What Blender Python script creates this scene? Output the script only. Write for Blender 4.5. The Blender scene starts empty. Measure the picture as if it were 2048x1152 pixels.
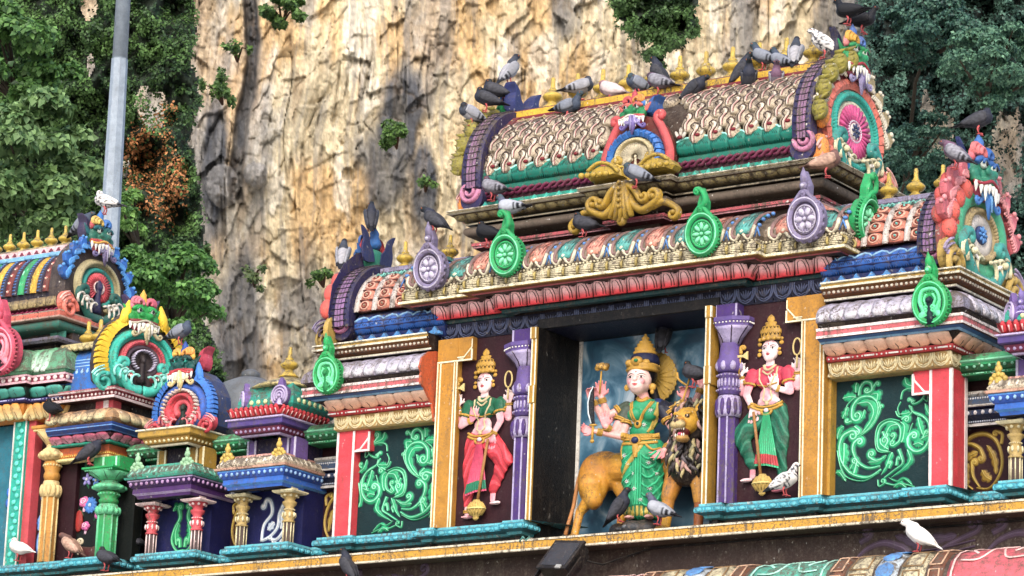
import bpy, bmesh, math, random
import numpy as np
from mathutils import Vector, Matrix, Euler
random.seed(7); rng = np.random.default_rng(11)
scn = bpy.context.scene; COL = scn.collection
PI = math.pi
# ------------------------------------------------------------------ camera
YAW, PITCH, ROLL, FPX = math.radians(-34.734), math.radians(14.367), math.radians(2.302), 6785.6
FW = Vector((math.sin(YAW)*math.cos(PITCH), math.cos(YAW)*math.cos(PITCH), math.sin(PITCH)))
_r = Vector((math.cos(YAW), -math.sin(YAW), 0)); _u = _r.cross(FW)
RT = _r*math.cos(ROLL) + _u*math.sin(ROLL); UP = _u*math.cos(ROLL) - _r*math.sin(ROLL)
CAM = Vector((17.81725, -26.0807, -5.6535))
cd = bpy.data.cameras.new('camera'); cam = bpy.data.objects.new('camera', cd); COL.objects.link(cam)
cd.sensor_width = 36; cd.lens = 36*FPX/2048; cd.clip_end = 2000; cd.clip_start = .5
cam.matrix_world = Matrix(((RT.x, UP.x, -FW.x, CAM.x), (RT.y, UP.y, -FW.y, CAM.y), (RT.z, UP.z, -FW.z, CAM.z), (0, 0, 0, 1)))
scn.camera = cam
# ------------------------------------------------------------------ world, sun, exposure
w = bpy.data.worlds.new('World'); scn.world = w; w.use_nodes = True
nt = w.node_tree; bgn = nt.nodes['Background']; sky = nt.nodes.new('ShaderNodeTexSky')
sky.sky_type = 'NISHITA'; sky.sun_disc = False
SUN_EL, SUN_AZ = 38, 152          # azimuth measured clockwise from +Y
sky.sun_elevation = math.radians(SUN_EL); sky.sun_rotation = math.radians(SUN_AZ); sky.dust_density = 3; sky.ozone_density = 1.5
nt.links.new(sky.outputs[0], bgn.inputs[0]); bgn.inputs[1].default_value = .15
sl = bpy.data.lights.new('sun', 'SUN'); sl.energy = 1.1; sl.angle = math.radians(30); sl.color = (1, .97, .92)
so = bpy.data.objects.new('sun', sl); COL.objects.link(so)
sd = Vector((math.sin(math.radians(SUN_AZ))*math.cos(math.radians(SUN_EL)), math.cos(math.radians(SUN_AZ))*math.cos(math.radians(SUN_EL)), math.sin(math.radians(SUN_EL))))
so.rotation_euler = sd.to_track_quat('Z', 'Y').to_euler(); so.location = (20, -30, 40)
vs = scn.view_settings; vs.view_transform = 'Standard'; vs.look = 'None'; vs.gamma = 1; vs.exposure = 1.24; vs.use_curve_mapping = False
# ------------------------------------------------------------------ measuring helpers
def ray(px, py): return FW + RT*((px-1024)/FPX) - UP*((py-576)/FPX)
def U(px, py, Y): d = ray(px, py); return CAM + d*((Y-CAM.y)/d.y)
def UX(px, py, X): d = ray(px, py); return CAM + d*((X-CAM.x)/d.x)
def UZ(px, py, Z): d = ray(px, py); return CAM + d*((Z-CAM.z)/d.z)
def prof(px, L): return [(Y, U(px, py, Y).z) for py, Y in L]
XC = .9                                             # axis of symmetry of the shrine
def mx(x): return 2*XC - x
# ------------------------------------------------------------------ colours and materials
def lin(h):
    if not isinstance(h, str): return tuple(h)
    h = h.lstrip('#'); c = [int(h[i:i+2], 16)/255 for i in (0, 2, 4)]
    return tuple((x/12.92 if x <= .04045 else ((x+.055)/1.055)**2.4) for x in c)
HEX = dict(white='#e9e4dc', cream='#dccfa8', gold='#c08a1e', ochre='#c78c2a', yellow='#efc414', red='#c8303c', pink='#e0607c', hotpink='#d84c8c',
 salmon='#e8795c', coral='#dd5548', rose='#a04a50', maroon='#3c1018', wine='#5e1a36', teal='#0fa08c', aqua='#35b3b8', turq='#2f9fb4', green='#17a05a', mint='#5ecf9c',
 dgreen='#07463c', deepgreen='#04262a', navy='#141a50', dnavy='#0c0f30', blue='#2060b8', sky='#4f9fe0', lav='#a794c8', purple='#5a3a9a', dpurple='#3a3266', plum='#2c1a38',
 black='#0c0c0e', brown='#4a2e20', dbrown='#241a18', wood='#7a4a22', stone='#8c8478', olive='#8e8430', peach='#e8a884', skin='#f0b8ac', tan='#c2a66a', grey='#7c8086', dgrey='#3a3c42', orange='#e88a28',
 lavw='#b9b2cc', brass='#b89a3c', lightgold='#d8b850', steel='#9aa4ae')
def C3(c): return lin(HEX.get(c, c))
def N(t, typ, **k):
    n = t.nodes.new(typ)
    for a, b in k.items(): setattr(n, a, b)
    return n
def build_group():
    g = bpy.data.node_groups.new('weathered_paint', 'ShaderNodeTree')
    for nm, ty, dv in (('Color', 'NodeSocketColor', (.8, .8, .8, 1)), ('Dirt', 'NodeSocketFloat', .4)):
        s = g.interface.new_socket(nm, in_out='INPUT', socket_type=ty); s.default_value = dv
    g.interface.new_socket('Color', in_out='OUTPUT', socket_type='NodeSocketColor'); g.interface.new_socket('Normal', in_out='OUTPUT', socket_type='NodeSocketVector')
    gi = N(g, 'NodeGroupInput'); go = N(g, 'NodeGroupOutput'); L = g.links.new
    geo = N(g, 'ShaderNodeNewGeometry'); mp = N(g, 'ShaderNodeMapping'); L(geo.outputs['Position'], mp.inputs[0]); mp.inputs['Scale'].default_value = (9, 9, 1.3)
    def noise(src, sc, det, rough=.6):
        n = N(g, 'ShaderNodeTexNoise'); n.inputs['Scale'].default_value = sc; n.inputs['Detail'].default_value = det; n.inputs['Roughness'].default_value = rough; L(src, n.inputs['Vector']); return n.outputs['Fac']
    def ramp(src, a, b, lo=0., hi=1.):
        n = N(g, 'ShaderNodeMapRange'); n.inputs[1].default_value = a; n.inputs[2].default_value = b; n.inputs[3].default_value = lo; n.inputs[4].default_value = hi; L(src, n.inputs[0]); return n.outputs[0]
    def mth(op, a, b):
        n = N(g, 'ShaderNodeMath', operation=op)
        for i, x in enumerate((a, b)):
            if isinstance(x, (int, float)): n.inputs[i].default_value = x
            else: L(x, n.inputs[i])
        return n.outputs[0]
    P = geo.outputs['Position']
    big = ramp(noise(P, 1.5, 5, .6), .44, .58); spk = ramp(noise(P, 42, 4, .75), .5, .6); stk = ramp(noise(mp.outputs[0], 1.6, 5, .7), .5, .62); fin = ramp(noise(P, 90, 2, .6), .56, .64)
    sx = N(g, 'ShaderNodeSeparateXYZ'); L(geo.outputs['Normal'], sx.inputs[0]); top = ramp(sx.outputs['Z'], .15, .8)
    mid = ramp(noise(P, 11, 6, .75), .42, .58)
    g1 = mth('MULTIPLY', big, mth('ADD', mth('MULTIPLY', spk, .75), mth('MULTIPLY', stk, .7)))
    g2 = mth('MULTIPLY', top, mth('ADD', mth('MULTIPLY', mid, .9), .15))
    g3 = mth('ADD', mth('ADD', mth('MULTIPLY', mth('MULTIPLY', spk, mid), .8), mth('MULTIPLY', stk, .22)), mth('MULTIPLY', fin, .35))
    gr = mth('MULTIPLY', mth('ADD', mth('ADD', g1, g2), g3), mth('MULTIPLY', gi.outputs['Dirt'], 1.25))
    gc = N(g, 'ShaderNodeMath', operation='MINIMUM'); L(gr, gc.inputs[0]); gc.inputs[1].default_value = .93
    hsv = N(g, 'ShaderNodeHueSaturation'); L(gi.outputs['Color'], hsv.inputs['Color']); L(ramp(noise(P, 6, 6, .7), .3, .7, .62, 1.05), hsv.inputs['Value']); hsv.inputs['Saturation'].default_value = .95
    mix = N(g, 'ShaderNodeMix', data_type='RGBA'); L(gc.outputs[0], mix.inputs['Factor']); L(hsv.outputs[0], mix.inputs[6])
    gcol = N(g, 'ShaderNodeMix', data_type='RGBA'); L(noise(P, 14, 3), gcol.inputs['Factor']); gcol.inputs[6].default_value = (.035, .028, .022, 1); gcol.inputs[7].default_value = (.13, .1, .075, 1)
    L(gcol.outputs[2], mix.inputs[7])
    drop = mth('MULTIPLY', mth('MULTIPLY', ramp(noise(P, 21, 3, .5), .66, .7), ramp(noise(mp.outputs[0], 4, 3, .5), .5, .6)), mth('MULTIPLY', gi.outputs['Dirt'], 1.1)); dm = N(g, 'ShaderNodeMix', data_type='RGBA'); dc = N(g, 'ShaderNodeMath', operation='MINIMUM'); L(drop, dc.inputs[0]); dc.inputs[1].default_value = .9
    L(dc.outputs[0], dm.inputs['Factor']); L(mix.outputs[2], dm.inputs[6]); dm.inputs[7].default_value = (.62, .6, .55, 1); L(dm.outputs[2], go.inputs['Color'])
    b = N(g, 'ShaderNodeBump'); b.inputs['Strength'].default_value = .6; b.inputs['Distance'].default_value = .01; L(noise(P, 48, 6, .75), b.inputs['Height']); L(b.outputs[0], go.inputs['Normal'])
    return g
GRP = build_group(); _mats = {}
def M(c, dirt=.45, rough=.5, metal=0., spec=.22):
    k = (c, dirt, rough, metal)
    if k in _mats: return _mats[k]
    m = bpy.data.materials.new('paint_'+str(c).strip('#')); m.use_nodes = True; t = m.node_tree; p = t.nodes['Principled BSDF']
    g = N(t, 'ShaderNodeGroup'); g.node_tree = GRP; g.inputs['Dirt'].default_value = dirt
    if c == 'ATTR':
        a = N(t, 'ShaderNodeAttribute'); a.attribute_name = 'Col'; t.links.new(a.outputs['Color'], g.inputs['Color'])
    else: g.inputs['Color'].default_value = C3(c)+(1,)
    t.links.new(g.outputs['Color'], p.inputs['Base Color']); t.links.new(g.outputs['Normal'], p.inputs['Normal'])
    p.inputs['Roughness'].default_value = rough; p.inputs['Metallic'].default_value = metal; p.inputs['Specular IOR Level'].default_value = spec
    _mats[k] = m; return m
# ------------------------------------------------------------------ object helpers
def tag(o, label=None, cat=None, group=None, kind=None):
    for k, v in (('label', label), ('category', cat), ('group', group), ('kind', kind)):
        if v: o[k] = v
    return o
def thing(name, loc, label, cat, group=None, rz=0, scale=None):
    o = bpy.data.objects.new(name, None); COL.objects.link(o); o.location = loc; o.rotation_euler = (0, 0, rz); o.empty_display_size = .2
    if scale: o.scale = scale
    return tag(o, label, cat, group)
def link(name, me, parent=None, mat=None, loc=None, rot=None, scale=None):
    o = bpy.data.objects.new(name, me); COL.objects.link(o)
    if parent is not None: o.parent = parent
    if mat is not None: o.matrix_local = mat
    if loc is not None: o.location = loc
    if rot is not None: o.rotation_euler = rot
    if scale is not None: o.scale = scale
    return o
def TR(x, y, z, rz=0, s=1):
    S = Matrix.Diagonal((s, s, s, 1)) if not isinstance(s, tuple) else Matrix.Diagonal(s+(1,))
    return Matrix.Translation((x, y, z)) @ Matrix.Rotation(rz, 4, 'Z') @ S
class MB:
    def __init__(s, mat=None, M_=None): s.v = []; s.f = []; s.fm = []; s.mats = []; s.cur = 0; s.X = M_; s.sm = []; s.smooth = True; (mat and s.use(mat))
    def use(s, m):
        if not isinstance(m, bpy.types.Material): m = M(m)
        if m not in s.mats: s.mats.append(m)
        s.cur = s.mats.index(m); return s
    def add(s, vs_, fs, smooth=None):
        b = len(s.v); X = s.X
        s.v += [tuple(X @ Vector(p)) for p in vs_] if X is not None else [tuple(p) for p in vs_]
        s.f += [tuple(b+i for i in f) for f in fs]; s.fm += [s.cur]*len(fs); s.sm += [s.smooth if smooth is None else smooth]*len(fs); return s
    def box(s, x0, x1, y0, y1, z0, z1):
        v = [(x, y, z) for z in (z0, z1) for y in (y0, y1) for x in (x0, x1)]
        return s.add(v, [(0, 2, 3, 1), (4, 5, 7, 6), (0, 1, 5, 4), (2, 6, 7, 3), (0, 4, 6, 2), (1, 3, 7, 5)], False)
    def lathe(s, pr, n=16, c=(0, 0, 0), sy=1., a0=0., smooth=True):
        vv = []; m = len(pr)
        for i in range(n):
            a = 2*PI*i/n+a0
            for r, z in pr: vv.append((c[0]+r*math.cos(a), c[1]+r*math.sin(a)*sy, c[2]+z))
        ff = [(i*m+j, ((i+1) % n)*m+j, ((i+1) % n)*m+j+1, i*m+j+1) for i in range(n) for j in range(m-1)]
        ff += [tuple(i*m+m-1 for i in range(n)), tuple(i*m for i in reversed(range(n)))]
        return s.add(vv, ff, smooth)
    def sq(s, pr, c=(0, 0, 0), rx=1., ry=1.):            # square-plan lathe: profile (half width, z)
        vv = []; m = len(pr)
        for sx_, sy_ in ((-1, -1), (1, -1), (1, 1), (-1, 1)):
            for r, z in pr: vv.append((c[0]+r*rx*sx_, c[1]+r*ry*sy_, c[2]+z))
        ff = [(i*m+j, ((i+1) % 4)*m+j, ((i+1) % 4)*m+j+1, i*m+j+1) for i in range(4) for j in range(m-1)]
        ff += [tuple(i*m+m-1 for i in range(4)), tuple(i*m for i in reversed(range(4)))]
        return s.add(vv, ff, False)
    def ell(s, c, r, n=10, m=6, rot=None):
        if not isinstance(r, tuple): r = (r, r, r)
        vv = []; R = Euler(rot).to_matrix() if rot else None
        for j in range(1, m):
            t = PI*j/m
            for i in range(n):
                a = 2*PI*i/n; p = Vector((r[0]*math.sin(t)*math.cos(a), r[1]*math.sin(t)*math.sin(a), r[2]*math.cos(t)))
                vv.append(p)
        vv += [Vector((0, 0, r[2])), Vector((0, 0, -r[2]))]
        if R: vv = [R @ p for p in vv]
        vv = [p+Vector(c) for p in vv]; k = n*(m-1)
        ff = [(j*n+i, (j+1)*n+i, (j+1)*n+(i+1) % n, j*n+(i+1) % n) for j in range(m-2) for i in range(n)]
        ff += [(k, i, (i+1) % n) for i in range(n)] + [(k+1, (m-2)*n+(i+1) % n, (m-2)*n+i) for i in range(n)]
        return s.add(vv, ff)
    def tube(s, pts, rad, n=8, cap=True):
        pts = [Vector(p) for p in pts]; K = len(pts); vv = []
        if not hasattr(rad, '__len__'): rad = [rad]*K
        t0 = (pts[1]-pts[0]).normalized(); ref = Vector((0, 0, 1)) if abs(t0.z) < .9 else Vector((1, 0, 0)); a = t0.cross(ref).normalized()
        for i in range(K):
            t = (pts[min(i+1, K-1)]-pts[max(i-1, 0)]).normalized(); a = (a-t*a.dot(t)).normalized(); b = t.cross(a)
            for j in range(n):
                q = 2*PI*j/n; vv.append(pts[i]+(a*math.cos(q)+b*math.sin(q))*max(rad[i], 1e-4))
        ff = [(i*n+j, i*n+(j+1) % n, (i+1)*n+(j+1) % n, (i+1)*n+j) for i in range(K-1) for j in range(n)]
        if cap: ff += [tuple(reversed(range(n))), tuple((K-1)*n+j for j in range(n))]
        return s.add(vv, ff)
    def strip(s, P2, W, h, y0=0., closed=False, sec=((-1, 0), (-.72, .75), (0, 1), (.72, .75), (1, 0))):
        """raised ribbon in the x-z plane, bulging towards -y"""
        K = len(P2); vv = []; m = len(sec)
        if not hasattr(W, '__len__'): W = [W]*K
        for i in range(K):
            if closed: a, b = P2[i-1], P2[(i+1) % K]
            else: a, b = P2[max(i-1, 0)], P2[min(i+1, K-1)]
            tx, tz = b[0]-a[0], b[1]-a[1]; L = math.hypot(tx, tz) or 1; nx, nz = -tz/L, tx/L
            hh = h*min(1, W[i]/(max(W)*.5+1e-6))
            for u, o in sec: vv.append((P2[i][0]+nx*u*W[i], y0-o*hh, P2[i][1]+nz*u*W[i]))
        R = K if closed else K-1
        ff = [(i*m+j, ((i+1) % K)*m+j, ((i+1) % K)*m+j+1, i*m+j+1) for i in range(R) for j in range(m-1)]
        if not closed: ff += [tuple(range(m)), tuple((K-1)*m+j for j in reversed(range(m)))]
        return s.add(vv, ff)
    def plate(s, O, y0, y1, inset=0.):
        """closed outline in x-z, from back y1 to front y0 (front = smaller y)"""
        K = len(O); cx = sum(p[0] for p in O)/K; cz = sum(p[1] for p in O)/K; k = 1-inset
        area = sum(O[i-1][0]*O[i][1]-O[i][0]*O[i-1][1] for i in range(K))
        if area < 0: O = O[::-1]
        vv = [(x, y1, z) for x, z in O] + [(x, y0+(y1-y0)*.3*(inset > 0), z) for x, z in O] + [(cx+(x-cx)*k, y0, cz+(z-cz)*k) for x, z in O]
        ff = [(i, (i+1) % K, K+(i+1) % K, K+i) for i in range(K)] + [(K+i, K+(i+1) % K, 2*K+(i+1) % K, 2*K+i) for i in range(K)]
        ff += [tuple(2*K+i for i in range(K)), tuple(reversed(range(K)))]
        return s.add(vv, ff, False)
    def mesh(s, name='m'):
        me = bpy.data.meshes.new(name); me.from_pydata(s.v, [], s.f)
        for m in s.mats: me.materials.append(m)
        me.polygons.foreach_set('material_index', s.fm); me.polygons.foreach_set('use_smooth', s.sm)
        bm = bmesh.new(); bm.from_mesh(me); bmesh.ops.recalc_face_normals(bm, faces=bm.faces); bm.to_mesh(me); bm.free(); me.update()
        return me
    def build(s, name, parent=None, mat=None, **k): return link(name, s.mesh(name), parent, mat, **k)
def arc(cx, cz, rx, rz, a0, a1, n): return [(cx+rx*math.cos(math.radians(a0+(a1-a0)*i/n)), cz+rz*math.sin(math.radians(a0+(a1-a0)*i/n))) for i in range(n+1)]
def catmull(P, n=6):
    out = []; K = len(P)
    for i in range(K-1):
        p0, p1, p2, p3 = P[max(i-1, 0)], P[i], P[i+1], P[min(i+2, K-1)]
        for j in range(n):
            t = j/n; out.append(tuple(.5*((2*b)+(-a+c)*t+(2*a-5*b+4*c-d)*t*t+(-a+3*b-3*c+d)*t**3) for a, b, c, d in zip(p0, p1, p2, p3)))
    out.append(tuple(P[-1])); return out
def curl(p, h, R, d, turns=1.3, n=18):
    """spiral that starts at p with heading h (radians), radius R shrinking, d = +1 left / -1 right"""
    x, z = p; out = [(x, z)]; tot = turns*2*PI
    for i in range(n):
        r = R*(1-.8*i/n); dh = d*tot/n; h += dh/2; x += r*abs(dh)*math.cos(h); z += r*abs(dh)*math.sin(h); h += dh/2; out.append((x, z))
    return out
def scroll(mb, P, w0, w1, R=0, d=1, h=.02, y0=0., turns=1.2, lobes=0, n=6):
    """tapering scroll: control points P, widths from w0 to w1 ending in a curl of radius R"""
    Q = catmull(P, n) if len(P) > 1 else list(P); K0 = len(Q)
    if R: hd = math.atan2(Q[-1][1]-Q[-2][1], Q[-1][0]-Q[-2][0]) if K0 > 1 else 0; Q = Q + curl(Q[-1], hd, R, d, turns)[1:]
    K = len(Q); W = []
    for i in range(K):
        t = i/(K-1); w = w0+(w1-w0)*min(1, t*K/max(K0, 1))
        if i >= K0: w = w1*(1-.45*(i-K0)/(K-K0))
        if lobes: w = w*(math.sin(PI*min(max(t, .02), .98))**.6)*(.72+.38*abs(math.sin(lobes*PI*t)))
        W.append(w)
    mb.strip(Q, W, h, y0)
    if R and not lobes: e = Q[-1]; mb.ell((e[0], y0-h*.4, e[1]), (w1*.95, h*.9, w1*.95), 8, 4)
    return Q
LASTBED = [None]
def sweep(name, path, pr, mat, parent, smooth=True, close=True, cols=None, Yref=None):
    """moulding: plan path (x,y) left to right, outward is the right-hand normal; pr = [(Y,Z)] with Y measured on the front line of height Yref"""
    mb = MB(); mb.smooth = smooth; mats = cols or [mat]*(len(pr)-1)
    offs = [((Yref if Yref is not None else 0)-y, z) for y, z in pr]
    P = [Vector(p) for p in path]; K = len(P); rings = []
    for i in range(K):
        ns = []
        if i > 0: d = (P[i]-P[i-1]).normalized(); ns.append(Vector((d.y, -d.x)))
        if i < K-1: d = (P[i+1]-P[i]).normalized(); ns.append(Vector((d.y, -d.x)))
        m = ns[0] if len(ns) == 1 else (ns[0]+ns[1])/(1+ns[0].dot(ns[1]))
        rings.append([(P[i].x+m.x*o, P[i].y+m.y*o, z) for o, z in offs])
    m = len(offs)
    for j in range(m-1):
        mb.use(mats[j])
        vv = []; ff = []
        for i in range(K-1):                       # separate quads per segment give crisp mitres
            b = len(vv); vv += [rings[i][j], rings[i+1][j], rings[i+1][j+1], rings[i][j+1]]; ff.append((b, b+1, b+2, b+3))
        mb.add(vv, ff, False)
    if close:
        mb.use(mats[0])
        for e in (0, K-1): mb.add(rings[e], [tuple(range(m))], False)
    me = bpy.data.meshes.new(name); me.from_pydata(mb.v, [], mb.f)
    for q in mb.mats: me.materials.append(q)
    me.polygons.foreach_set('material_index', mb.fm); bm = bmesh.new(); bm.from_mesh(me); bmesh.ops.remove_doubles(bm, verts=bm.verts, dist=1e-5)
    bmesh.ops.recalc_face_normals(bm, faces=bm.faces)
    if smooth:
        for f in bm.faces: f.smooth = True
        for e in bm.edges:
            if len(e.link_faces) == 2 and e.calc_face_angle(0) > math.radians(34): e.smooth = False
    bm.to_mesh(me); bm.free()
    LASTBED[0] = link(name, me, parent); return LASTBED[0]
def rnd(cy, cz, r, a0, a1, n=6, sy=1., sz=1.):       # rounded profile piece (Y,Z); angle 0 = outward (-Y), 90 = up
    return [(cy-r*sy*math.cos(math.radians(a0+(a1-a0)*i/n)), cz+r*sz*math.sin(math.radians(a0+(a1-a0)*i/n))) for i in range(n+1)]
def stations(path, out, sp, skip=()):
    """evenly spaced stations along an offset path: (x, y, rz, segment length share)"""
    P = [Vector(p) for p in path]; res = []; K = len(P); Q = []
    for i in range(K):
        ns = []
        if i > 0: d = (P[i]-P[i-1]).normalized(); ns.append(Vector((d.y, -d.x)))
        if i < K-1: d = (P[i+1]-P[i]).normalized(); ns.append(Vector((d.y, -d.x)))
        m = ns[0] if len(ns) == 1 else (ns[0]+ns[1])/(1+ns[0].dot(ns[1])); Q.append(P[i]+m*out)
    for i in range(K-1):
        if i in skip: continue
        d = Q[i+1]-Q[i]; L = d.length; n = int(round(L/sp))
        if n < 1: continue
        a = math.atan2(d.y, d.x)
        for k in range(n): p = Q[i]+d*((k+.5)/n); res.append((p.x, p.y, a, L/n))
    return res
def row(name, me, path, out, z, sp, parent, w0, skip=(), jit=.0, inner=None):
    """copies of one piece mesh (built w0 wide) along a path, stretched to fit"""
    if LASTBED[0] is not None and LASTBED[0].parent == parent: parent = LASTBED[0]          # pieces belong to the band that carries them
    ST = stations(path, inner if inner is not None else out, sp, skip)
    if inner is not None: ST = [(x+math.sin(a)*(out-inner), y-math.cos(a)*(out-inner), a, L) for x, y, a, L in ST]
    for x, y, a, L in ST:
        link(name, me, parent, TR(x, y, z+random.uniform(-jit, jit), a+random.uniform(-jit, jit)*2, (L/w0, 1, 1)))
def U2(xl, xr, yf, yb): return [(xl, yb), (xl, yf), (xr, yf), (xr, yb)]
# ------------------------------------------------------------------ sculpting helper: union of solids, one continuous skin
def sculpt_mesh(name, prims, voxel, disp=None, smooth=4, mat=None, squash=None):
    """prims: ('c',p0,p1,r0,r1,col) tapered limb, ('e',centre,(rx,ry,rz),col[,euler]) ellipsoid"""
    mb = MB(M('ATTR')); cols = []
    for p in prims:
        if p[0] == 'c':
            a, b = Vector(p[1]), Vector(p[2]); L = (b-a).length; k = max(2, int(L/.03)+2)
            mb.tube([a.lerp(b, i/(k-1)) for i in range(k)], [p[3]+(p[4]-p[3])*i/(k-1) for i in range(k)], 14)
            mb.ell(a, p[3]*.999, 14, 8); mb.ell(b, p[4]*.999, 14, 8)
        else: mb.ell(p[1], p[2], 18, 12, p[4] if len(p) > 4 else None)
    me = mb.mesh('tmp'); ob = bpy.data.objects.new('tmp', me); COL.objects.link(ob)
    md = ob.modifiers.new('r', 'REMESH'); md.mode = 'VOXEL'; md.voxel_size = voxel; md.use_smooth_shade = True
    if smooth: sm = ob.modifiers.new('s', 'SMOOTH'); sm.factor = .5; sm.iterations = smooth
    dg = bpy.context.evaluated_depsgraph_get(); out = bpy.data.meshes.new_from_object(ob.evaluated_get(dg)); out.name = name
    bpy.data.objects.remove(ob); bpy.data.meshes.remove(me)
    n = len(out.vertices); co = np.empty(n*3); out.vertices.foreach_get('co', co); co = co.reshape(-1, 3)
    best = np.full(n, 9.); colr = np.ones((n, 4)); idx = np.zeros(n, int)
    for k, p in enumerate(prims):
        if p[0] == 'c':
            a = np.array(p[1], float); b = np.array(p[2], float); d = b-a; t = np.clip(((co-a) @ d)/max(d @ d, 1e-9), 0, 1)
            dist = np.linalg.norm(co-a-t[:, None]*d, axis=1)-(p[3]+(p[4]-p[3])*t); c = p[5]
        else:
            q = co-np.array(p[1], float); r = np.array(p[2], float)
            if len(p) > 4 and p[4]: q = q @ np.array(Euler(p[4]).to_matrix())
            dist = (np.linalg.norm(q/r, axis=1)-1)*r.min(); c = p[3]
        m = dist < best; best[m] = dist[m]; colr[m, :3] = C3(c); idx[m] = k
    if disp is not None:
        no = np.empty(n*3); out.vertices.foreach_get('normal', no); no = no.reshape(-1, 3)
        co, colr = disp(co, no, colr, idx); out.vertices.foreach_set('co', co.ravel())
    if squash: co = co*np.array(squash); out.vertices.foreach_set('co', co.ravel())
    at = out.color_attributes.new('Col', 'FLOAT_COLOR', 'POINT'); at.data.foreach_set('color', colr.ravel())
    out.materials.clear(); out.materials.append(mat or M('ATTR', .15, .35)); out.update()
    return out
# ------------------------------------------------------------------ numpy noise
def vnoise(x, y, seed):
    xi = np.floor(x).astype(np.int64); yi = np.floor(y).astype(np.int64); fx = x-xi; fy = y-yi; fx = fx*fx*fx*(fx*(fx*6-15)+10); fy = fy*fy*fy*(fy*(fy*6-15)+10)
    def h(a, b):
        k = (a*374761393+b*668265263+seed*1442695041) & 0xffffffff; k = ((k ^ (k >> 13))*1274126177) & 0xffffffff; return ((k ^ (k >> 16)) & 0xffff)/65535.
    return (h(xi, yi)*(1-fx)+h(xi+1, yi)*fx)*(1-fy)+(h(xi, yi+1)*(1-fx)+h(xi+1, yi+1)*fx)*fy
def fbm(x, y, seed, o=5, g=.5):
    s = 0; a = 1; t = 0
    for i in range(o): s = s+a*vnoise(x*2**i+i*17.3, y*2**i+i*9.1, seed+i); t += a; a *= g
    return s/t
def sst(a, b, x): t = np.clip((x-a)/(b-a), 0, 1); return t*t*(3-2*t)
# ------------------------------------------------------------------ ground, cliff
HX = Vector((math.cos(YAW), -math.sin(YAW), 0)); HY = Vector((math.sin(YAW), math.cos(YAW), 0))      # right / away, level
def bgpt(px, py, D):
    d = ray(px, py); h = d.x*HY.x+d.y*HY.y; return CAM+d*(D/h)
def grid_mesh(name, V, nu, nv, cols=None, mat=None, keep=None):
    me = bpy.data.meshes.new(name); n = nu*nv
    i = np.arange((nu-1)*(nv-1)); a = (i//(nv-1))*nv+i % (nv-1); F = np.stack([a, a+1, a+nv+1, a+nv], 1)
    if keep is not None: F = F[keep.reshape(-1)[F].max(1)]
    me.vertices.add(n); me.vertices.foreach_set('co', V.reshape(-1)); me.loops.add(F.size); me.loops.foreach_set('vertex_index', F.ravel())
    me.polygons.add(len(F)); me.polygons.foreach_set('loop_start', np.arange(len(F))*4); me.polygons.foreach_set('use_smooth', np.ones(len(F), bool)); me.update(calc_edges=True)
    if cols is not None: at = me.color_attributes.new('Col', 'FLOAT_COLOR', 'POINT'); at.data.foreach_set('color', cols.ravel())
    if mat: me.materials.append(mat)
    return me
def rock_mat():
    m = bpy.data.materials.new('limestone'); m.use_nodes = True; t = m.node_tree; p = t.nodes['Principled BSDF']; L = t.links.new
    a = N(t, 'ShaderNodeAttribute'); a.attribute_name = 'Col'; g = N(t, 'ShaderNodeNewGeometry')
    mp = N(t, 'ShaderNodeMapping'); L(g.outputs['Position'], mp.inputs[0]); mp.inputs['Scale'].default_value = (1, 1, .35)
    n1 = N(t, 'ShaderNodeTexNoise'); n1.inputs['Scale'].default_value = 4.5; n1.inputs['Detail'].default_value = 9; n1.inputs['Roughness'].default_value = .72; L(mp.outputs[0], n1.inputs['Vector'])
    mr = N(t, 'ShaderNodeMapRange'); mr.inputs[1].default_value = .3; mr.inputs[2].default_value = .7; mr.inputs[3].default_value = .7; mr.inputs[4].default_value = 1.16; L(n1.outputs['Fac'], mr.inputs[0])
    v = N(t, 'ShaderNodeTexVoronoi', feature='DISTANCE_TO_EDGE'); v.inputs['Scale'].default_value = 1.1; L(mp.outputs[0], v.inputs['Vector'])
    n2 = N(t, 'ShaderNodeTexNoise'); n2.inputs['Scale'].default_value = 1.3; n2.inputs['Detail'].default_value = 4; L(g.outputs['Position'], n2.inputs['Vector'])
    hs = N(t, 'ShaderNodeHueSaturation'); L(a.outputs['Color'], hs.inputs['Color']); L(mr.outputs[0], hs.inputs['Value']); L(hs.outputs[0], p.inputs['Base Color'])
    b = N(t, 'ShaderNodeBump'); b.inputs['Strength'].default_value = 1.; b.inputs['Distance'].default_value = .14; L(n1.outputs['Fac'], b.inputs['Height'])
    L(b.outputs[0], p.inputs['Normal']); p.inputs['Roughness'].default_value = .9
    return m
ROCK = rock_mat()
def pxgrid(x0, x1, y0, y1, nu, nv):
    """grid in angular (photo) units used only to lay out a wall standing at distance D"""
    u = np.linspace(x0, x1, nu)[:, None]*np.ones((1, nv)); v = np.linspace(y0, y1, nv)[None, :]*np.ones((nu, 1)); return u, v
def wall_points(u, v, D0, disp):
    """points of a wall facing the viewer at distance D0, pushed forward by disp metres"""
    k = D0/FPX
    dx = FW.x+RT.x*(u-1024)/FPX-UP.x*(v-576)/FPX; dy = FW.y+RT.y*(u-1024)/FPX-UP.y*(v-576)/FPX; dz = FW.z+RT.z*(u-1024)/FPX-UP.z*(v-576)/FPX
    h = dx*HY.x+dy*HY.y; s = (D0-disp)/h
    P = np.stack([CAM.x+dx*s, CAM.y+dy*s, CAM.z+dz*s], -1)
    return P
def blob(u, v, cx, cy, rx, ry, seed, rough=.5, soft=.35):
    q = np.sqrt(((u-cx)/rx)**2+((v-cy)/ry)**2)+(fbm(u/45, v/90, seed, 4)-.5)*rough*2; return 1-sst(1-soft, 1+soft, q)
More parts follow.
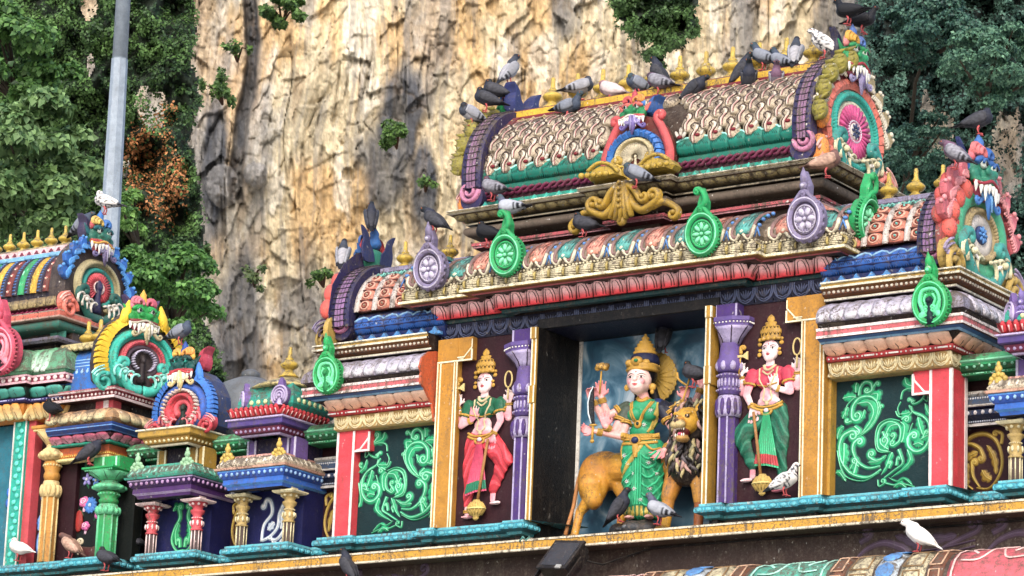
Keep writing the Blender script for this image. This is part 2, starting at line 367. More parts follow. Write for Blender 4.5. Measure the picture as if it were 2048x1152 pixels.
def make_cliff():
    nu, nv = 1300, 620; u, v = pxgrid(-500, 2500, -420, 1500, nu, nv)
    wu = u+60*(fbm(u/160, v/400, 3, 3)-.5)+.02*v
    rg = lambda x, y, k, o=4: 1-np.abs(2*fbm(x, y, k, o)-1)
    rib = rg(wu/95, v/800, 5); rib2 = rg(wu/34, v/300, 9)
    def ln(x, y, k, w_, o=5): return np.clip(1-np.abs(fbm(x, y, k, o)-.5)*w_, 0, 1)
    crk = ln(wu/46, v/700, 21, 40, 3)*sst(.4, .55, fbm(u/120, v/160, 27, 3)); crk2 = ln(u/60+v/120, v/70, 22, 44, 3)*sst(.5, .6, fbm(u/80, v/80, 28, 3)); crk3 = ln(wu/17, v/190, 23, 20, 3)*sst(.47, .6, fbm(u/70, v/110, 24, 3)); crk4 = ln(u/24-v/50, v/34, 25, 30, 3)*sst(.55, .64, fbm(u/60, v/60, 26, 3)); fib = fbm(wu/5.5, v/85, 29, 4)
    def facet(sx, sy, k, sk=.5):      # flat, differently tilted faces like broken limestone
        X_, Y_ = (u+sk*v)/sx+1.5*fbm(u/60, v/60, k, 3), (v-.3*u)/sy; best = np.full(u.shape, 9.); out = np.zeros(u.shape); r = np.random.default_rng(k); hs = r.random((64, 64, 5)); xi, yi = np.floor(X_).astype(int), np.floor(Y_).astype(int)
        for a_ in (-1, 0, 1):
            for b_ in (-1, 0, 1):
                q = hs[(xi+a_) % 64, (yi+b_) % 64]; dx, dy = X_-(xi+a_+q[..., 0]), Y_-(yi+b_+q[..., 1]); d2 = dx*dx+dy*dy; m_ = d2 < best; best = np.where(m_, d2, best); out = np.where(m_, q[..., 2]+(q[..., 3]-.5)*dx*1.2+(q[..., 4]-.5)*dy*1.2, out)
        return out
    f1, f2 = facet(46, 95, 3), facet(17, 34, 4, .2)
    d = 3.4*(fbm(u/420, v/700, 2, 3)-.5)+1.2*(fbm(wu/150, v/260, 14, 4)-.5)+.5*rib+.08*rib2+.42*f1+.14*f2-.35*crk-.1*crk2-.09*crk3-.06*crk4+.07*fib+.1*fbm(u/6, v/9, 8, 3)
    low = sst(420, 700, v+.15*(u-600)); d = d+low*.3*(1-np.abs(2*fbm(u/60, v/120, 41, 4)-1))
    cream, oran, grey, dark, pale, brn = (np.array(C3(c)) for c in ('#cdbd9c', '#c8a470', '#8c8883', '#505155', '#dcd4c4', '#94785a'))
    def mixc(c, k, m): return c*(1-m[..., None])+k*m[..., None]
    c = np.ones(u.shape+(3,))*cream
    c = mixc(c, oran, sst(.42, .62, fbm(wu/90, v/200, 51, 6))*.8); c = mixc(c, pale, sst(.56, .68, fbm(wu/50, v/130, 52, 5))*.6)
    c = mixc(c, brn, sst(.54, .7, fbm(wu/30, v/180, 53, 5))*.45)
    c = mixc(c, grey, sst(.55, .7, fbm(wu/38, v/420, 54, 5))*.6)
    c = mixc(c, grey, low*sst(.42, .62, fbm(wu/45, v/120, 55, 6))*.75); c = mixc(c, grey, (1-sst(380, 520, u))*.55)
    dk = blob(u, v, 800, 215, 45, 75, 61)+blob(u, v, 775, 330, 60, 110, 62)*.9+blob(u, v, 850, 380, 22, 90, 64)
    cx = 500-.05*np.maximum(v, 0)+10*np.sin(v/70); dk2 = (1-sst(8, 17, np.abs(u-cx)+14*(fbm(u/30, v/60, 66, 3)-.5)))*(1-sst(380, 430, v))
    dk3 = blob(u, v, 425, 330, 25, 130, 67)+blob(u, v, 480, 700, 45, 190, 68)*.9+blob(u, v, 600, 650, 40, 110, 69)*.5+blob(u, v, 1130, 30, 30, 60, 72)*.8+blob(u, v, 1680, 80, 60, 200, 75)*.8+blob(u, v, 1500, 60, 18, 150, 76)*.5
    dkk = np.clip(dk+dk2+dk3, 0, 1); d = d-1.1*np.clip(dk2, 0, 1)+.5*np.clip(dk, 0, 1)
    c = mixc(c, dark*.9, np.clip(dkk*(.75+.4*fbm(u/12, v/90, 71, 4)), 0, 1))
    for (bx, by, rx, ry, s) in ((445, 372, 34, 42, 81), (512, 350, 24, 26, 82)):
        q = ((u-bx)/rx)**2+((v-by)/ry)**2; q = q*(.7+.6*fbm(u/14, v/14, s, 3)); m = np.clip(1-q, 0, 1)**.35; d = d+m*(1.+.5*fbm(u/12, v/10, s, 3)); c = mixc(c, grey*(.6+.8*fbm(u/8, v/8, s+3, 3))[..., None], (m > 0)*.75)
    c = mixc(c, dark, crk*.4); c = mixc(c, brn*.7, crk2*.28); c = mixc(c, brn*.6, crk3*.25); c = mixc(c, dark, crk4*.18); c = c*(.86+.24*sst(.3, .7, fib))[..., None]*(.84+.3*sst(.3, .7, fbm(u/5, v/7, 88, 3)))[..., None]; c = mixc(c, grey*.8, sst(.58, .66, fbm(wu/12, v/260, 58, 4))*.45); c = c*(.9+.2*f2)[..., None]*(.94+.12*f1)[..., None]
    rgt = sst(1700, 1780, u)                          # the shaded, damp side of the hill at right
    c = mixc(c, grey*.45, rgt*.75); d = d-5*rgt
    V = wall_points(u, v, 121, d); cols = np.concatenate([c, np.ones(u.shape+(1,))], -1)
    tag(link('cliff', grid_mesh('cliff', V, nu, nv, cols, ROCK)), 'sheer cream and orange limestone cliff streaked with grey behind the temple roofs', 'cliff', kind='structure')
make_cliff()
# ------------------------------------------------------------------ foliage
def leaf_mat(name, rough=.55, trans=.25):
    m = bpy.data.materials.new(name); m.use_nodes = True; t = m.node_tree; p = t.nodes['Principled BSDF']
    a = N(t, 'ShaderNodeAttribute'); a.attribute_name = 'Col'; t.links.new(a.outputs['Color'], p.inputs['Base Color']); p.inputs['Roughness'].default_value = rough
    p.inputs['Specular IOR Level'].default_value = .35
    tr = N(t, 'ShaderNodeBsdfTranslucent'); t.links.new(a.outputs['Color'], tr.inputs['Color']); mx_ = N(t, 'ShaderNodeMixShader'); mx_.inputs[0].default_value = trans
    t.links.new(p.outputs[0], mx_.inputs[1]); t.links.new(tr.outputs[0], mx_.inputs[2]); t.links.new(mx_.outputs[0], t.nodes['Material Output'].inputs[0])
    return m
LEAF = leaf_mat('leaves')
def leaves(P, Nn, size, col, seed=1, droop=.5, fold=.25):
    """P points, Nn facing normals, size per leaf, col per leaf -> mesh of small folded 4-vertex leaves"""
    r = np.random.default_rng(seed); n = len(P); Nn = Nn+r.normal(0, .55, (n, 3)); Nn /= np.linalg.norm(Nn, axis=1)[:, None]
    dn = np.array([0, 0, -1.])*droop+r.normal(0, .5, (n, 3)); L = dn-(dn*Nn).sum(1)[:, None]*Nn; L /= np.linalg.norm(L, axis=1)[:, None]+1e-9
    S = np.cross(Nn, L); s = size[:, None]
    v0 = P; v1 = P+(L*.45+S*.36)*s+Nn*s*fold*.5; v2 = P+L*s; v3 = P+(L*.45-S*.36)*s+Nn*s*fold*.5
    V = np.stack([v0, v1, v2, v3], 1).reshape(-1, 3); me = bpy.data.meshes.new('leaves')
    i = np.arange(n)*4; F = np.stack([i, i+1, i+2, i, i+2, i+3], 1).reshape(-1, 3)
    me.vertices.add(len(V)); me.vertices.foreach_set('co', V.ravel()); me.loops.add(F.size); me.loops.foreach_set('vertex_index', F.ravel())
    me.polygons.add(len(F)); me.polygons.foreach_set('loop_start', np.arange(len(F))*3); me.update(calc_edges=True)
    at = me.color_attributes.new('Col', 'FLOAT_COLOR', 'POINT'); c4 = np.ones((n, 4)); c4[:, :3] = col; at.data.foreach_set('color', np.repeat(c4, 4, 0).ravel())
    me.materials.append(LEAF); return me
def leafcol(n, r, a='#39592c', b='#6d8c45', spread=.35, t=None):
    A, B = np.array(C3(a)), np.array(C3(b)); t = np.clip((r.random(n) if t is None else t)+r.normal(0, spread*.5, n), 0, 1)[:, None]
    return (A*(1-t)+B*t)*r.uniform(.75, 1.25, (n, 1))
def veg_wall(name, label, poly_mask, box, D0, seed, relief, n, lsz, ca, cb, under='#1c2a1a', scl=(90, 110), lay=.5, droop=.6, kind='stuff', cat='vines', extra=None, bumps=1.0):
    """creeper-covered rock: an undulating wall with leaves growing over it"""
    r = np.random.default_rng(seed); x0, x1, y0, y1 = box
    def D(u, v):
        b = 1-np.abs(2*fbm(u/scl[0], v/scl[1], seed+5, 4)-1); b2 = fbm(u/22, v/24, seed+9, 3)
        return relief*b*bumps+relief*.45*b2
    nu, nv = 300, 300; u, v = pxgrid(x0, x1, y0, y1, nu, nv); m = poly_mask(u, v)
    V = wall_points(u, v, D0, D(u, v)*np.clip(m*2, 0, 1)-(1-np.clip(m*2, 0, 1))*2.5)
    c = np.ones((nu, nv, 4)); c[..., :3] = C3(under); c[..., :3] *= (.6+.8*fbm(u/14, v/20, seed, 3))[..., None]
    root = link(name, grid_mesh(name, V, nu, nv, c, ROCK, keep=(m > .6))); tag(root, label, cat, kind=kind)
    uu = r.uniform(x0, x1, n); vv = r.uniform(y0, y1, n); keep = poly_mask(uu, vv) > r.uniform(.05, .7, n)
    cl = fbm(uu/24, vv/20, seed+30, 3); keep &= cl > r.uniform(.22, .5, n); uu, vv, cl = uu[keep], vv[keep], cl[keep]; k = len(uu)
    h = D(uu, vv); e = 3.; gx = (D(uu+e, vv)-D(uu-e, vv))/(2*e*D0/FPX); gz = -(D(uu, vv+e)-D(uu, vv-e))/(2*e*D0/FPX)
    nn = -np.array(HY)[None]*1.-np.array(HX)[None]*gx[:, None]*.5; nn[:, 2] -= gz*.5; nn[:, 2] += .5; nn /= np.linalg.norm(nn, axis=1)[:, None]
    P = wall_points(uu, vv, D0, h+r.uniform(0, lay, k)+lay*1.3*(cl-.4))
    col = leafcol(k, r, ca, cb, .4, t=sst(.3, .75, .5*fbm(uu/60, vv/50, seed+40, 3)+.5*cl))
    if extra is not None: col = extra(uu, vv, col, r)
    o = link('foliage', leaves(P, nn, r.uniform(.7, 1.35, k)*lsz, col, seed, droop), root); o['kind'] = 'stuff'
    return root
def lerpx(v, pts):
    ys, xs = zip(*pts); return np.interp(v, ys, xs)
# left: ivy wall in front of the cliff
def mask_left(u, v):
    e = lerpx(v, [(-300, 400), (0, 385), (60, 395), (120, 380), (180, 398), (230, 385), (290, 378), (340, 392), (390, 402), (440, 408), (500, 405), (560, 402), (640, 400), (700, 430), (760, 452), (830, 468), (900, 478), (1400, 520)])
    m = 1-sst(-10, 12, u-e+26*(fbm(u/20, v/22, 77, 3)-.5)); hole = blob(u, v, 310, 215, 40, 45, 91, .8)*.45+blob(u, v, 178, 10, 18, 30, 92)*.9+blob(u, v, 250, 330, 12, 30, 93)*.6+blob(u, v, 180, 130, 10, 30, 94)*.8
    return np.clip(m-hole, 0, 1)
def brownvine(uu, vv, col, r):
    m = blob(uu, vv, 308, 350, 48, 100, 95, .9)*.9+blob(uu, vv, 330, 250, 30, 40, 96, .9)*.5; k = r.random(len(uu)) < m*.8; col = col.copy()
    A = np.array(C3('#8a5a36')); B = np.array(C3('#c98a58')); t = r.random((k.sum(), 1)); col[k] = A*(1-t)+B*t; return col
veg_wall('ivy_wall', 'rock wall on the left smothered in dark green ivy with a patch of brown dead vine', mask_left, (-420, 520, -420, 1350), 104, 100, 2.6, 260000, .105, '#1e3520', '#58783f', cat='ivy wall', extra=brownvine)
# right: steep jungle slope
def mask_right(u, v):
    e = lerpx(v, [(-300, 1760), (0, 1722), (60, 1728), (120, 1745), (200, 1760), (1300, 1780)])
    m = sst(-14, 14, u-e+30*(fbm(u/26, v/26, 177, 3)-.5)); bare = blob(u, v, 1880, 265, 30, 60, 191, 1.)*.75+blob(u, v, 1990, 330, 60, 90, 192, 1.)*.7+blob(u, v, 1850, 200, 8, 30, 193)*.6
    return np.clip(m-bare, 0, 1)
veg_wall('jungle_slope', 'steep dark jungle slope rising on the right behind the roofs', mask_right, (1650, 2600, -420, 1300), 112, 200, 4.5, 240000, .12, '#1c3633', '#527262', under='#16211c', scl=(75, 60), lay=.9, droop=.35, cat='jungle')
# scrub high on the cliff
def scrub(cx, cy, rx, ry, n, label, D0=116, seed=300, ca='#263f20', cb='#5f7f3e', lsz=.15, depth=1.2, name='cliff_shrub'):
    r = np.random.default_rng(seed); root = thing(name, bgpt(cx, cy+ry*.6, D0), label, 'shrub')
    c0 = root.location; k = D0/FPX; parts_ = []
    nb = 6+int(rx*ry/500); cen = [(r.normal(0, .55)*rx*k, r.uniform(-depth, depth)*.5, (r.normal(0, .4)+.35)*ry*k) for _ in range(nb)]
    Q = []
    for (a, b, c) in cen: q = r.normal(0, 1, (n//nb, 3)); q /= np.linalg.norm(q, axis=1)[:, None]; q *= r.uniform(.5, 1, (len(q), 1))**.5*np.array([rx*k*.3, depth*.4, ry*k*.26])*r.uniform(.6, 1.4); Q.append(q+np.array([a, b, c]))
    Q = np.concatenate(Q); P = Q[:, :1]*np.array(HX)[None]+Q[:, 1:2]*np.array(HY)[None]; P[:, 2] += Q[:, 2]
    nn = P/np.linalg.norm(P, axis=1)[:, None]*.6-np.array(HY)*.6; nn[:, 2] += .4; nn /= np.linalg.norm(nn, axis=1)[:, None]
    o = link('foliage', leaves(P, nn, r.uniform(.7, 1.3, len(P))*lsz, leafcol(len(P), r, ca, cb), seed, .3), root); o['kind'] = 'stuff'
    mb = MB(M('brown', .2, .9))
    for i in range(7): a, b, c = cen[i % nb]; e = Vector(HX)*a+Vector(HY)*b+Vector((0, 0, c)); mb.tube([Vector(HY)*1.2, e*.5+Vector((0, 0, .1)), e], [.05, .03, .012], 5)
    mb.build('stem', root); return root
def mask_bush(u, v): return 1-sst(.8, 1.08, np.sqrt(((u-1308-.15*v)/88)**2+((v+20)/140)**2)+(fbm(u/22, v/22, 277, 3)-.5)*.6)
hb = veg_wall('hanging_bush', 'largest dark bush hanging from the top of the cliff between pale rock faces', mask_bush, (1180, 1440, -260, 170), 114.5, 300, 2.2, 26000, .12, '#22381f', '#54723f', scl=(50, 50), lay=.8, cat='bush', kind=None)
scrub(560, 12, 50, 26, 1800, 'leafy bush at the top edge of the cliff above the dark cleft', seed=302)
scrub(792, 262, 36, 26, 1500, 'round green bush growing from the dark grey stain in the middle of the cliff', seed=303)
scrub(440, 165, 26, 40, 700, 'sparse shrub clinging to the cliff edge next to the ivy', seed=304)
scrub(470, 95, 30, 12, 260, 'thin branching twig of leaves reaching over the cliff from the ivy', seed=305)
scrub(644, 550, 22, 12, 420, 'small green tuft on the cliff just left of the pink roof bumps', seed=306)
scrub(505, 545, 24, 20, 320, 'faint tuft of weeds on the grey lower cliff right of the ivy', seed=307, cb='#7a8a5a')
scrub(850, 360, 26, 7, 160, 'tiny fern on the cliff left of the upper barrel roof', seed=308)
scrub(415, 500, 14, 12, 260, 'small round leafy tuft sticking out of the ivy edge at mid height', seed=309)
# nearer trees
def tree(px, py, D0, rx, ry, n, lsz, label, seed, ca, cb, name='tree', trunk=True, nb=26, depth=2.5):
    r = np.random.default_rng(seed); k = D0/FPX; c0 = Vector((-HY.x*5, -HY.y*5, ry*k*.8)); root = thing(name, bgpt(px, py, D0)-c0, label, 'tree'); Q = []; cc = []; Wt = []
    for i in range(nb):
        a = r.uniform(0, 2*PI); q = math.sqrt(r.random())*.85; c = np.array([math.cos(a)*q*rx*k, r.uniform(-1, 1)*depth*(1-q*.6), math.sin(a)*q*ry*k]); s = r.uniform(.2, .4)*min(rx, ry)*k; cc.append((c, s))
        m = n//nb; d = r.normal(0, 1, (m, 3)); d /= np.linalg.norm(d, axis=1)[:, None]; d[:, 2] = np.abs(d[:, 2])*.8-.15; Q.append(c+d*s*r.uniform(.75, 1.08, (m, 1))); Wt.append(d)
    Q = np.concatenate(Q); Dn = np.concatenate(Wt)
    def tow(A): B = A[:, :1]*np.array(HX)[None]+A[:, 1:2]*np.array(HY)[None]; B[:, 2] += A[:, 2]; return B
    P = tow(Q)+np.array(c0); nn = tow(Dn)-np.array(HY)*.3; nn[:, 2] += .4; nn /= np.linalg.norm(nn, axis=1)[:, None]
    o = link('crown', leaves(P, nn, r.uniform(.7, 1.35, len(P))*lsz, leafcol(len(P), r, ca, cb, .4), seed, .5), root); o['kind'] = 'stuff'
    mb = MB(M('#3a3226', .2, .9)); mb.tube([(0, 0, -1), c0*.3+Vector((0, 0, .2)), c0*.6, c0*.9], [.07, .06, .05, .03], 6)
    for c, s in cc[:12]: e = Vector(HX)*c[0]+Vector(HY)*c[1]+c0+Vector((0, 0, c[2])); mb.tube([c0*.55, c0*.75+(e-c0)*.3, e], [.1, .07, .02], 5)
    mb.build('trunk', root); return root
tree(45, 320, 86, 135, 190, 10000, .24, 'pale leaved tree standing in front of the ivy at the left edge', 401, '#38542f', '#73905a', depth=2)
tree(20, 120, 92, 150, 120, 7000, .2, 'bright green bushy tree in the top left corner above the pale leaved one', 402, '#2a4824', '#5f8644')
tree(330, 600, 90, 115, 110, 9000, .16, 'bushy green tree between the two gable masks and the grey tank at left', 403, '#294a22', '#5f8a45')
tree(262, 440, 92, 40, 60, 1800, .17, 'small light green tree just behind the lamp pole', 404, '#35592a', '#7ba353', nb=12)
tree(1860, 60, 98, 110, 95, 9000, .12, 'dark crowned forest tree on the upper right slope beside the black pigeons', 405, '#1b3833', '#486b58')
tree(1990, 140, 96, 100, 110, 9000, .12, 'lighter green forest tree at the top right corner', 406, '#264639', '#5f8468')
tree(1830, 300, 100, 70, 70, 6000, .11, 'low forest tree just right of the big pink medallion gable', 407, '#203d36', '#4f7360')
# ground
mb = MB(M('#d4cec4', .05, .9)); mb.add([(-300, -300, -7.3), (300, -300, -7.3), (300, 600, -7.3), (-300, 600, -7.3)], [(0, 1, 2, 3)]); tag(mb.build('ground'), 'pale paved forecourt far below the roofs', 'ground', kind='structure')
# octagonal lamp pole behind the left shrine
def make_pole():
    a = bgpt(222, 420, 48); b = bgpt(250, -60, 48); ax = (b-a).normalized(); r0, r1 = 20*48/FPX, 15.5*48/FPX
    root = thing('lamp_pole', a-ax*9, 'tall tapering pale grey steel pole rising behind the left gable mask', 'pole'); mb = MB(M('#8e99a4', .12, .4)); mb.smooth = False
    L = (b-a).length; o = ax*9; s = bgpt(240, 119, 48)-root.location; ts = (s.length-9)/L
    def rr(t): return r0+(r1-r0)*t
    mb.tube([Vector((0, 0, 0)), o, o+ax*L*ts], [rr(-1), rr(0), rr(ts)], 8); mb.build('lower_section', root)
    mb = MB(M('#88939e', .12, .4)); mb.tube([o+ax*L*ts, o+ax*(L*ts+.006)], rr(ts)*1.03, 8); mb.tube([o+ax*(L*ts+.006), o+ax*(L*ts+6)], [rr(ts)*.93, rr(ts)*.72], 8); mb.build('upper_section', root)
make_pole()
# ------------------------------------------------------------------ ornament drawn on a curved band
class Surf:
    """band surface given by a (y,z) curve from bottom to top; u along x, t = metres up the curve, o = offset outwards"""
    def __init__(s, curve, n=24):
        s.c = [Vector((0, y, z)) for y, z in curve]; s.l = [0]
        for a, b in zip(s.c, s.c[1:]): s.l.append(s.l[-1]+(b-a).length)
        s.H = s.l[-1]
    def P(s, u, t, o=0.):
        t = t*s.H; i = 0
        while i < len(s.l)-2 and t > s.l[i+1]: i += 1
        a, b = s.c[i], s.c[i+1]; k = (t-s.l[i])/(s.l[i+1]-s.l[i]); p = a.lerp(b, k)
        def nr(j): j = max(0, min(len(s.c)-2, j)); d = (s.c[j+1]-s.c[j]).normalized(); return Vector((0, -d.z, d.y))
        n = nr(i)
        if k > .5: n = n.lerp(nr(i+1), (k-.5)).normalized()
        else: n = nr(i-1).lerp(n, k+.5).normalized()
        return Vector((u, p.y, p.z))+n*o
    def patch(s, mb, w, shape, bulge, nx=6, nt=7, t0=0., t1=1., base=0., u0=0.):
        V = []
        for j in range(nt+1):
            t = t0+(t1-t0)*j/nt; k = shape(j/nt)
            for i in range(nx+1): q = -1+2*i/nx; V.append(s.P(u0+q*k*w/2, t, base+bulge*(1-q*q)*min(1, k*1.5)))
        m = nx+1; F = [(j*m+i, j*m+i+1, (j+1)*m+i+1, (j+1)*m+i) for j in range(nt) for i in range(nx)]
        # rim going back to the wall
        for side in (0, nx):
            b = len(V); V += [s.P(u0+(-1 if side == 0 else 1)*shape(j/nt)*w/2, t0+(t1-t0)*j/nt, base-.02) for j in range(nt+1)]
            F += [(j*m+side, (j+1)*m+side, b+j+1, b+j) for j in range(nt)]
        for row_ in (0, nt):
            b = len(V); V += [s.P(u0+(-1+2*i/nx)*shape(row_/nt)*w/2, t0+(t1-t0)*row_/nt, base-.02) for i in range(nx+1)]
            F += [(row_*m+i, row_*m+i+1, b+i+1, b+i) for i in range(nx)]
        return mb.add(V, F)
    def line(s, mb, P2, W, h=.006, base=.0, closed=False):
        K = len(P2); V = []; H = s.H
        if not hasattr(W, '__len__'): W = [W]*K
        for i in range(K):
            a, b = (P2[i-1], P2[(i+1) % K]) if closed else (P2[max(i-1, 0)], P2[min(i+1, K-1)])
            tx, tz = b[0]-a[0], (b[1]-a[1])*H; L = math.hypot(tx, tz) or 1; nx, nz = -tz/L, tx/L
            for q, o in ((-1, -.002), (-.6, .8*h), (.6, .8*h), (1, -.002)): V.append(s.P(P2[i][0]+nx*q*W[i], P2[i][1]+nz*q*W[i]/H, base+o))
        R = K if closed else K-1
        F = [(i*4+j, ((i+1) % K)*4+j, ((i+1) % K)*4+j+1, i*4+j+1) for i in range(R) for j in range(3)]
        if not closed: F += [(0, 1, 2, 3), tuple((K-1)*4+j for j in (3, 2, 1, 0))]
        return mb.add(V, F)
    def dot(s, mb, u, t, r, h): p = s.P(u, t); return mb.ell(p, (r, h, r), 8, 5)
def gradcol(me, f):
    """paint a mesh whose first material slot reads the Col attribute: f(x,y,z)->rgb"""
    at = me.color_attributes.new('Col', 'FLOAT_COLOR', 'POINT')
    for i, v in enumerate(me.vertices): at.data[i].color = tuple(f(*v.co))+(1,)
    return me
def mixc(a, b, t): t = max(0, min(1, t)); return tuple(x*(1-t)+y*t for x, y in zip(C3(a), C3(b)))
def zgrad(z0, z1, c0, c1): return lambda x, y, z: mixc(c0, c1, (z-z0)/(z1-z0))
round_top = lambda t: (1 if t < .55 else math.sqrt(max(0, 1-((t-.55)/.46)**2)))*(.9+.1*min(1, t*3))
round_bot = lambda t: round_top(1-t)
both = lambda t: min(1, .72+2.6*min(t, 1-t))
flatb = lambda t: min(1, .6+5*t)
full = lambda t: 1.
def petal_red(curve, w=.19):
    S = Surf(curve); mb = MB(M('ATTR', .2, .4)); S.patch(mb, w*.97, round_top, .026)
    a = mb.mesh('petal'); z0, z1 = curve[0][1], curve[-1][1]; lines = MB(M('#2a0a0c', .2, .6))
    for sg in (-1, 1):
        S.line(lines, [(sg*.07, .03), (sg*.068, .4), (sg*.05, .75), (sg*.028, .86), (sg*.012, .8), (sg*.018, .72)], .0035, .004, .022)
        S.line(lines, [(sg*.04, .03), (sg*.04, .35), (sg*.03, .58), (sg*.008, .7)], .003, .004, .025)
    n = len(mb.v); mb.mats.append(lines.mats[0]); mb.v += lines.v; mb.f += [tuple(n+i for i in f) for f in lines.f]; mb.fm += [1]*len(lines.f); mb.sm += lines.sm
    me = mb.mesh('petal'); return gradcol(me, zgrad(z0+.02, z1-.03, '#ec2030', '#f8c4c4'))
def petal_lobe(curve, w, c0, c1, dot='#1a0c08', dirt=.3):
    """broad drooping petal with a notch line and a dot"""
    S = Surf(curve); mb = MB(M('ATTR', dirt, .45)); S.patch(mb, w*.97, both, .014)
    mb.use(M(dot)); S.line(mb, [(.0, .02), (.004, .25), (-.012, .52)], [.001, .005, .003], .003, .014); S.dot(mb, -.012, .7, .007, .02)
    return gradcol(mb.mesh('petal'), zgrad(curve[0][1], curve[-1][1], c0, c1))
def tile_piece(curve, w, c0, c1, bulge=.016, dots=None):
    S = Surf(curve); mb = MB(M('ATTR', .5, .55)); S.patch(mb, w*.95, flatb, bulge*.5, 5, 8)
    if dots: mb.use(M(dots)); [S.dot(mb, q*w*.18, .12, .008, .014) for q in (-1, 0, 1)]
    return gradcol(mb.mesh('tile'), zgrad(curve[0][1], curve[-1][1], c0, c1))
def arch_tile(curve, w, mat):
    """hanging arches with leaf ribs between, as on the friezes"""
    S = Surf(curve); mb = MB(M(mat, .3, .5)); H = S.H; r = w*.5
    for k, (q, ww) in enumerate(((1., .006), (.8, .005))):
        P = [(-r*q, .98), (-r*q*.93, .6), (-r*q*.72, .3), (-r*q*.38, .12*(1+k)), (0, .03+.12*k), (r*q*.38, .12*(1+k)), (r*q*.72, .3), (r*q*.93, .6), (r*q, .98)]
        S.line(mb, catmull(P, 3), ww, .014)
    for a in (-2, -1, 0, 1, 2):
        S.line(mb, [(a*.012, .3+abs(a)*.04), (a*.022, .6), (a*.03, .86-abs(a)*.05)], [.002, .007, .003], .014)
    S.line(mb, [(-r, .04), (-r, .26)], [.014, .002], .01); S.line(mb, [(r, .04), (r, .26)], [.014, .002], .01)
    return mb.mesh('arch_leaf')
def egg(w, z0, z1, y, mat):
    mb = MB(mat); mb.ell((0, y, (z0+z1)/2), (w*.36, .016, (z1-z0)*.42), 8, 6); mb.ell((w*.5, y, (z0+z1)/2), (w*.05, .01, (z1-z0)*.4), 5, 4); return mb.mesh('bead')
def beads(name, path, Yref, Y, z, r, sp, mat, parent, sx=1., dash=False, skip=()):
    """a string of beads too small to pick apart: one mesh"""
    mb = MB(mat)
    for k, (x, y, a, L) in enumerate(stations(path, Yref-Y, sp, skip)):
        mb.X = TR(x, y, z, a)
        if dash:
            if k % 5 < 3: mb.ell((0, 0, 0), (r*.8, r*.8, r*.8), 6, 4)
            else: mb.box(-L*.5, L*.5, -r*.7, r*.3, -r*.55, r*.55)
        else: mb.ell((0, 0, 0), (r*sx, r*.8, r), 6, 4)
    o = mb.build(name, parent); o['kind'] = 'stuff'; return o
# ================================================================== CENTRAL SHRINE
shrine = thing('central_shrine', (XC, 1, 0), 'large central shrine bay with red lotus cornice, dark niche and purple pillars', 'shrine')
SH = bpy.data.objects.new('tmp', None)
def CH(o, parent):      # children keep world coordinates although the thing's empty sits at its base
    return o
shrine_off = Matrix.Translation((-XC, -1, 0))
class Frame:
    """lets the builders work in world coordinates while parenting to a thing placed at its base"""
    pass
def worldchild(parent, before):
    inv = parent.matrix_basis.inverted()
    for o in COL.objects:
        if o.name not in before and o.parent == parent: o.matrix_basis = inv @ o.matrix_basis
def names(): return set(o.name for o in COL.objects)
bpy.data.objects.remove(SH)
before = names()
XL, XR = -1.564, 3.364
path = [(XL, .5), (XL, 0), (-.74, 0), (-.74, -.13), (2.54, -.13), (2.54, 0), (XR, 0), (XR, .5)]
zt = lambda py, Y=0.: U(1560, py, Y).z
# lower cornice: leaf roll, reed bundles, fascia, soffit, lotus row, teal band, blue frieze
rollP = [(y, z) for y, z in [(.02, zt(480, .02)), (.0, zt(470, .0)), (.015, zt(458, .015)), (.07, zt(446, .07)), (.16, zt(438, .16)), (.3, zt(434, .3)), (.42, zt(436, .42))]]
z_re0, z_re1 = zt(506), zt(484)
ROLLBED = sweep('cornice_roll', path, [(.03, z_re1+.005)]+rollP, M('#8a7a68', .9, .8), shrine, Yref=0)
REEDBED = sweep('reed_bed', path, [(.05, z_re0-.0), (.035, z_re0), (.02, (z_re0+z_re1)/2), (.035, z_re1), (.05, z_re1+.012)], M('brown', .8, .8), shrine, Yref=0)
z_f0 = zt(511, -.03)
sweep('cornice_fascia', path, [(.3, z_f0), (-.02, z_f0), (-.035, z_f0+.005), (-.035, z_re0-.002), (.3, z_re0-.002)], None, shrine, Yref=0, cols=[M('wood', .4), M('lightgold', .4), M('#e8dcb8', .5), M('brown')])
z_p1, z_p0 = zt(519, .05), zt(556, .24)
sweep('cornice_soffit', path, [(.3, z_p1-.0), (.06, z_p1), (.05, z_p1+.012), (.05, z_f0-.002), (.3, z_f0-.002)], None, shrine, Yref=0, cols=[M('dbrown'), M('rose', .3), M('rose', .3), M('brown')])
pc = [(.215, z_p0), (.21, z_p0+.05), (.175, z_p0+.1), (.145, z_p0+.15), (.13, z_p1-.008)]
sweep('lotus_bed', path, [(.3, z_p0-.0)]+[(y+.025, z) for y, z in pc], M('#22080a', .1), shrine, Yref=0)
me = petal_red([(y-.215, z) for y, z in pc]); row('lotus_petal', me, path, -.215, 0, .19, shrine, .19, skip=(0, 6) if False else ())
z_t0 = zt(565, .27); z_b0 = zt(603, .3)
path2 = [(XL, .5), (XL, 0), (XR, 0), (XR, .5)]
sweep('teal_band', path, [(.34, z_t0), (.27, z_t0), (.265, z_p0-.002), (.34, z_p0-.002)], M('#0a3a3c', .5), shrine, Yref=0)
sweep('blue_frieze', path2, [(.8, z_b0), (.29, z_b0), (.285, z_b0+.02), (.285, z_t0-.002), (.4, z_t0-.002)], M('#080c26', .1, .5), shrine, Yref=0)
me = arch_tile([(.0, z_b0+.012), (.0, z_t0-.008)], .2, '#4e5878'); row('arch_leaf', me, path2, -.285, 0, .2, shrine, .2)
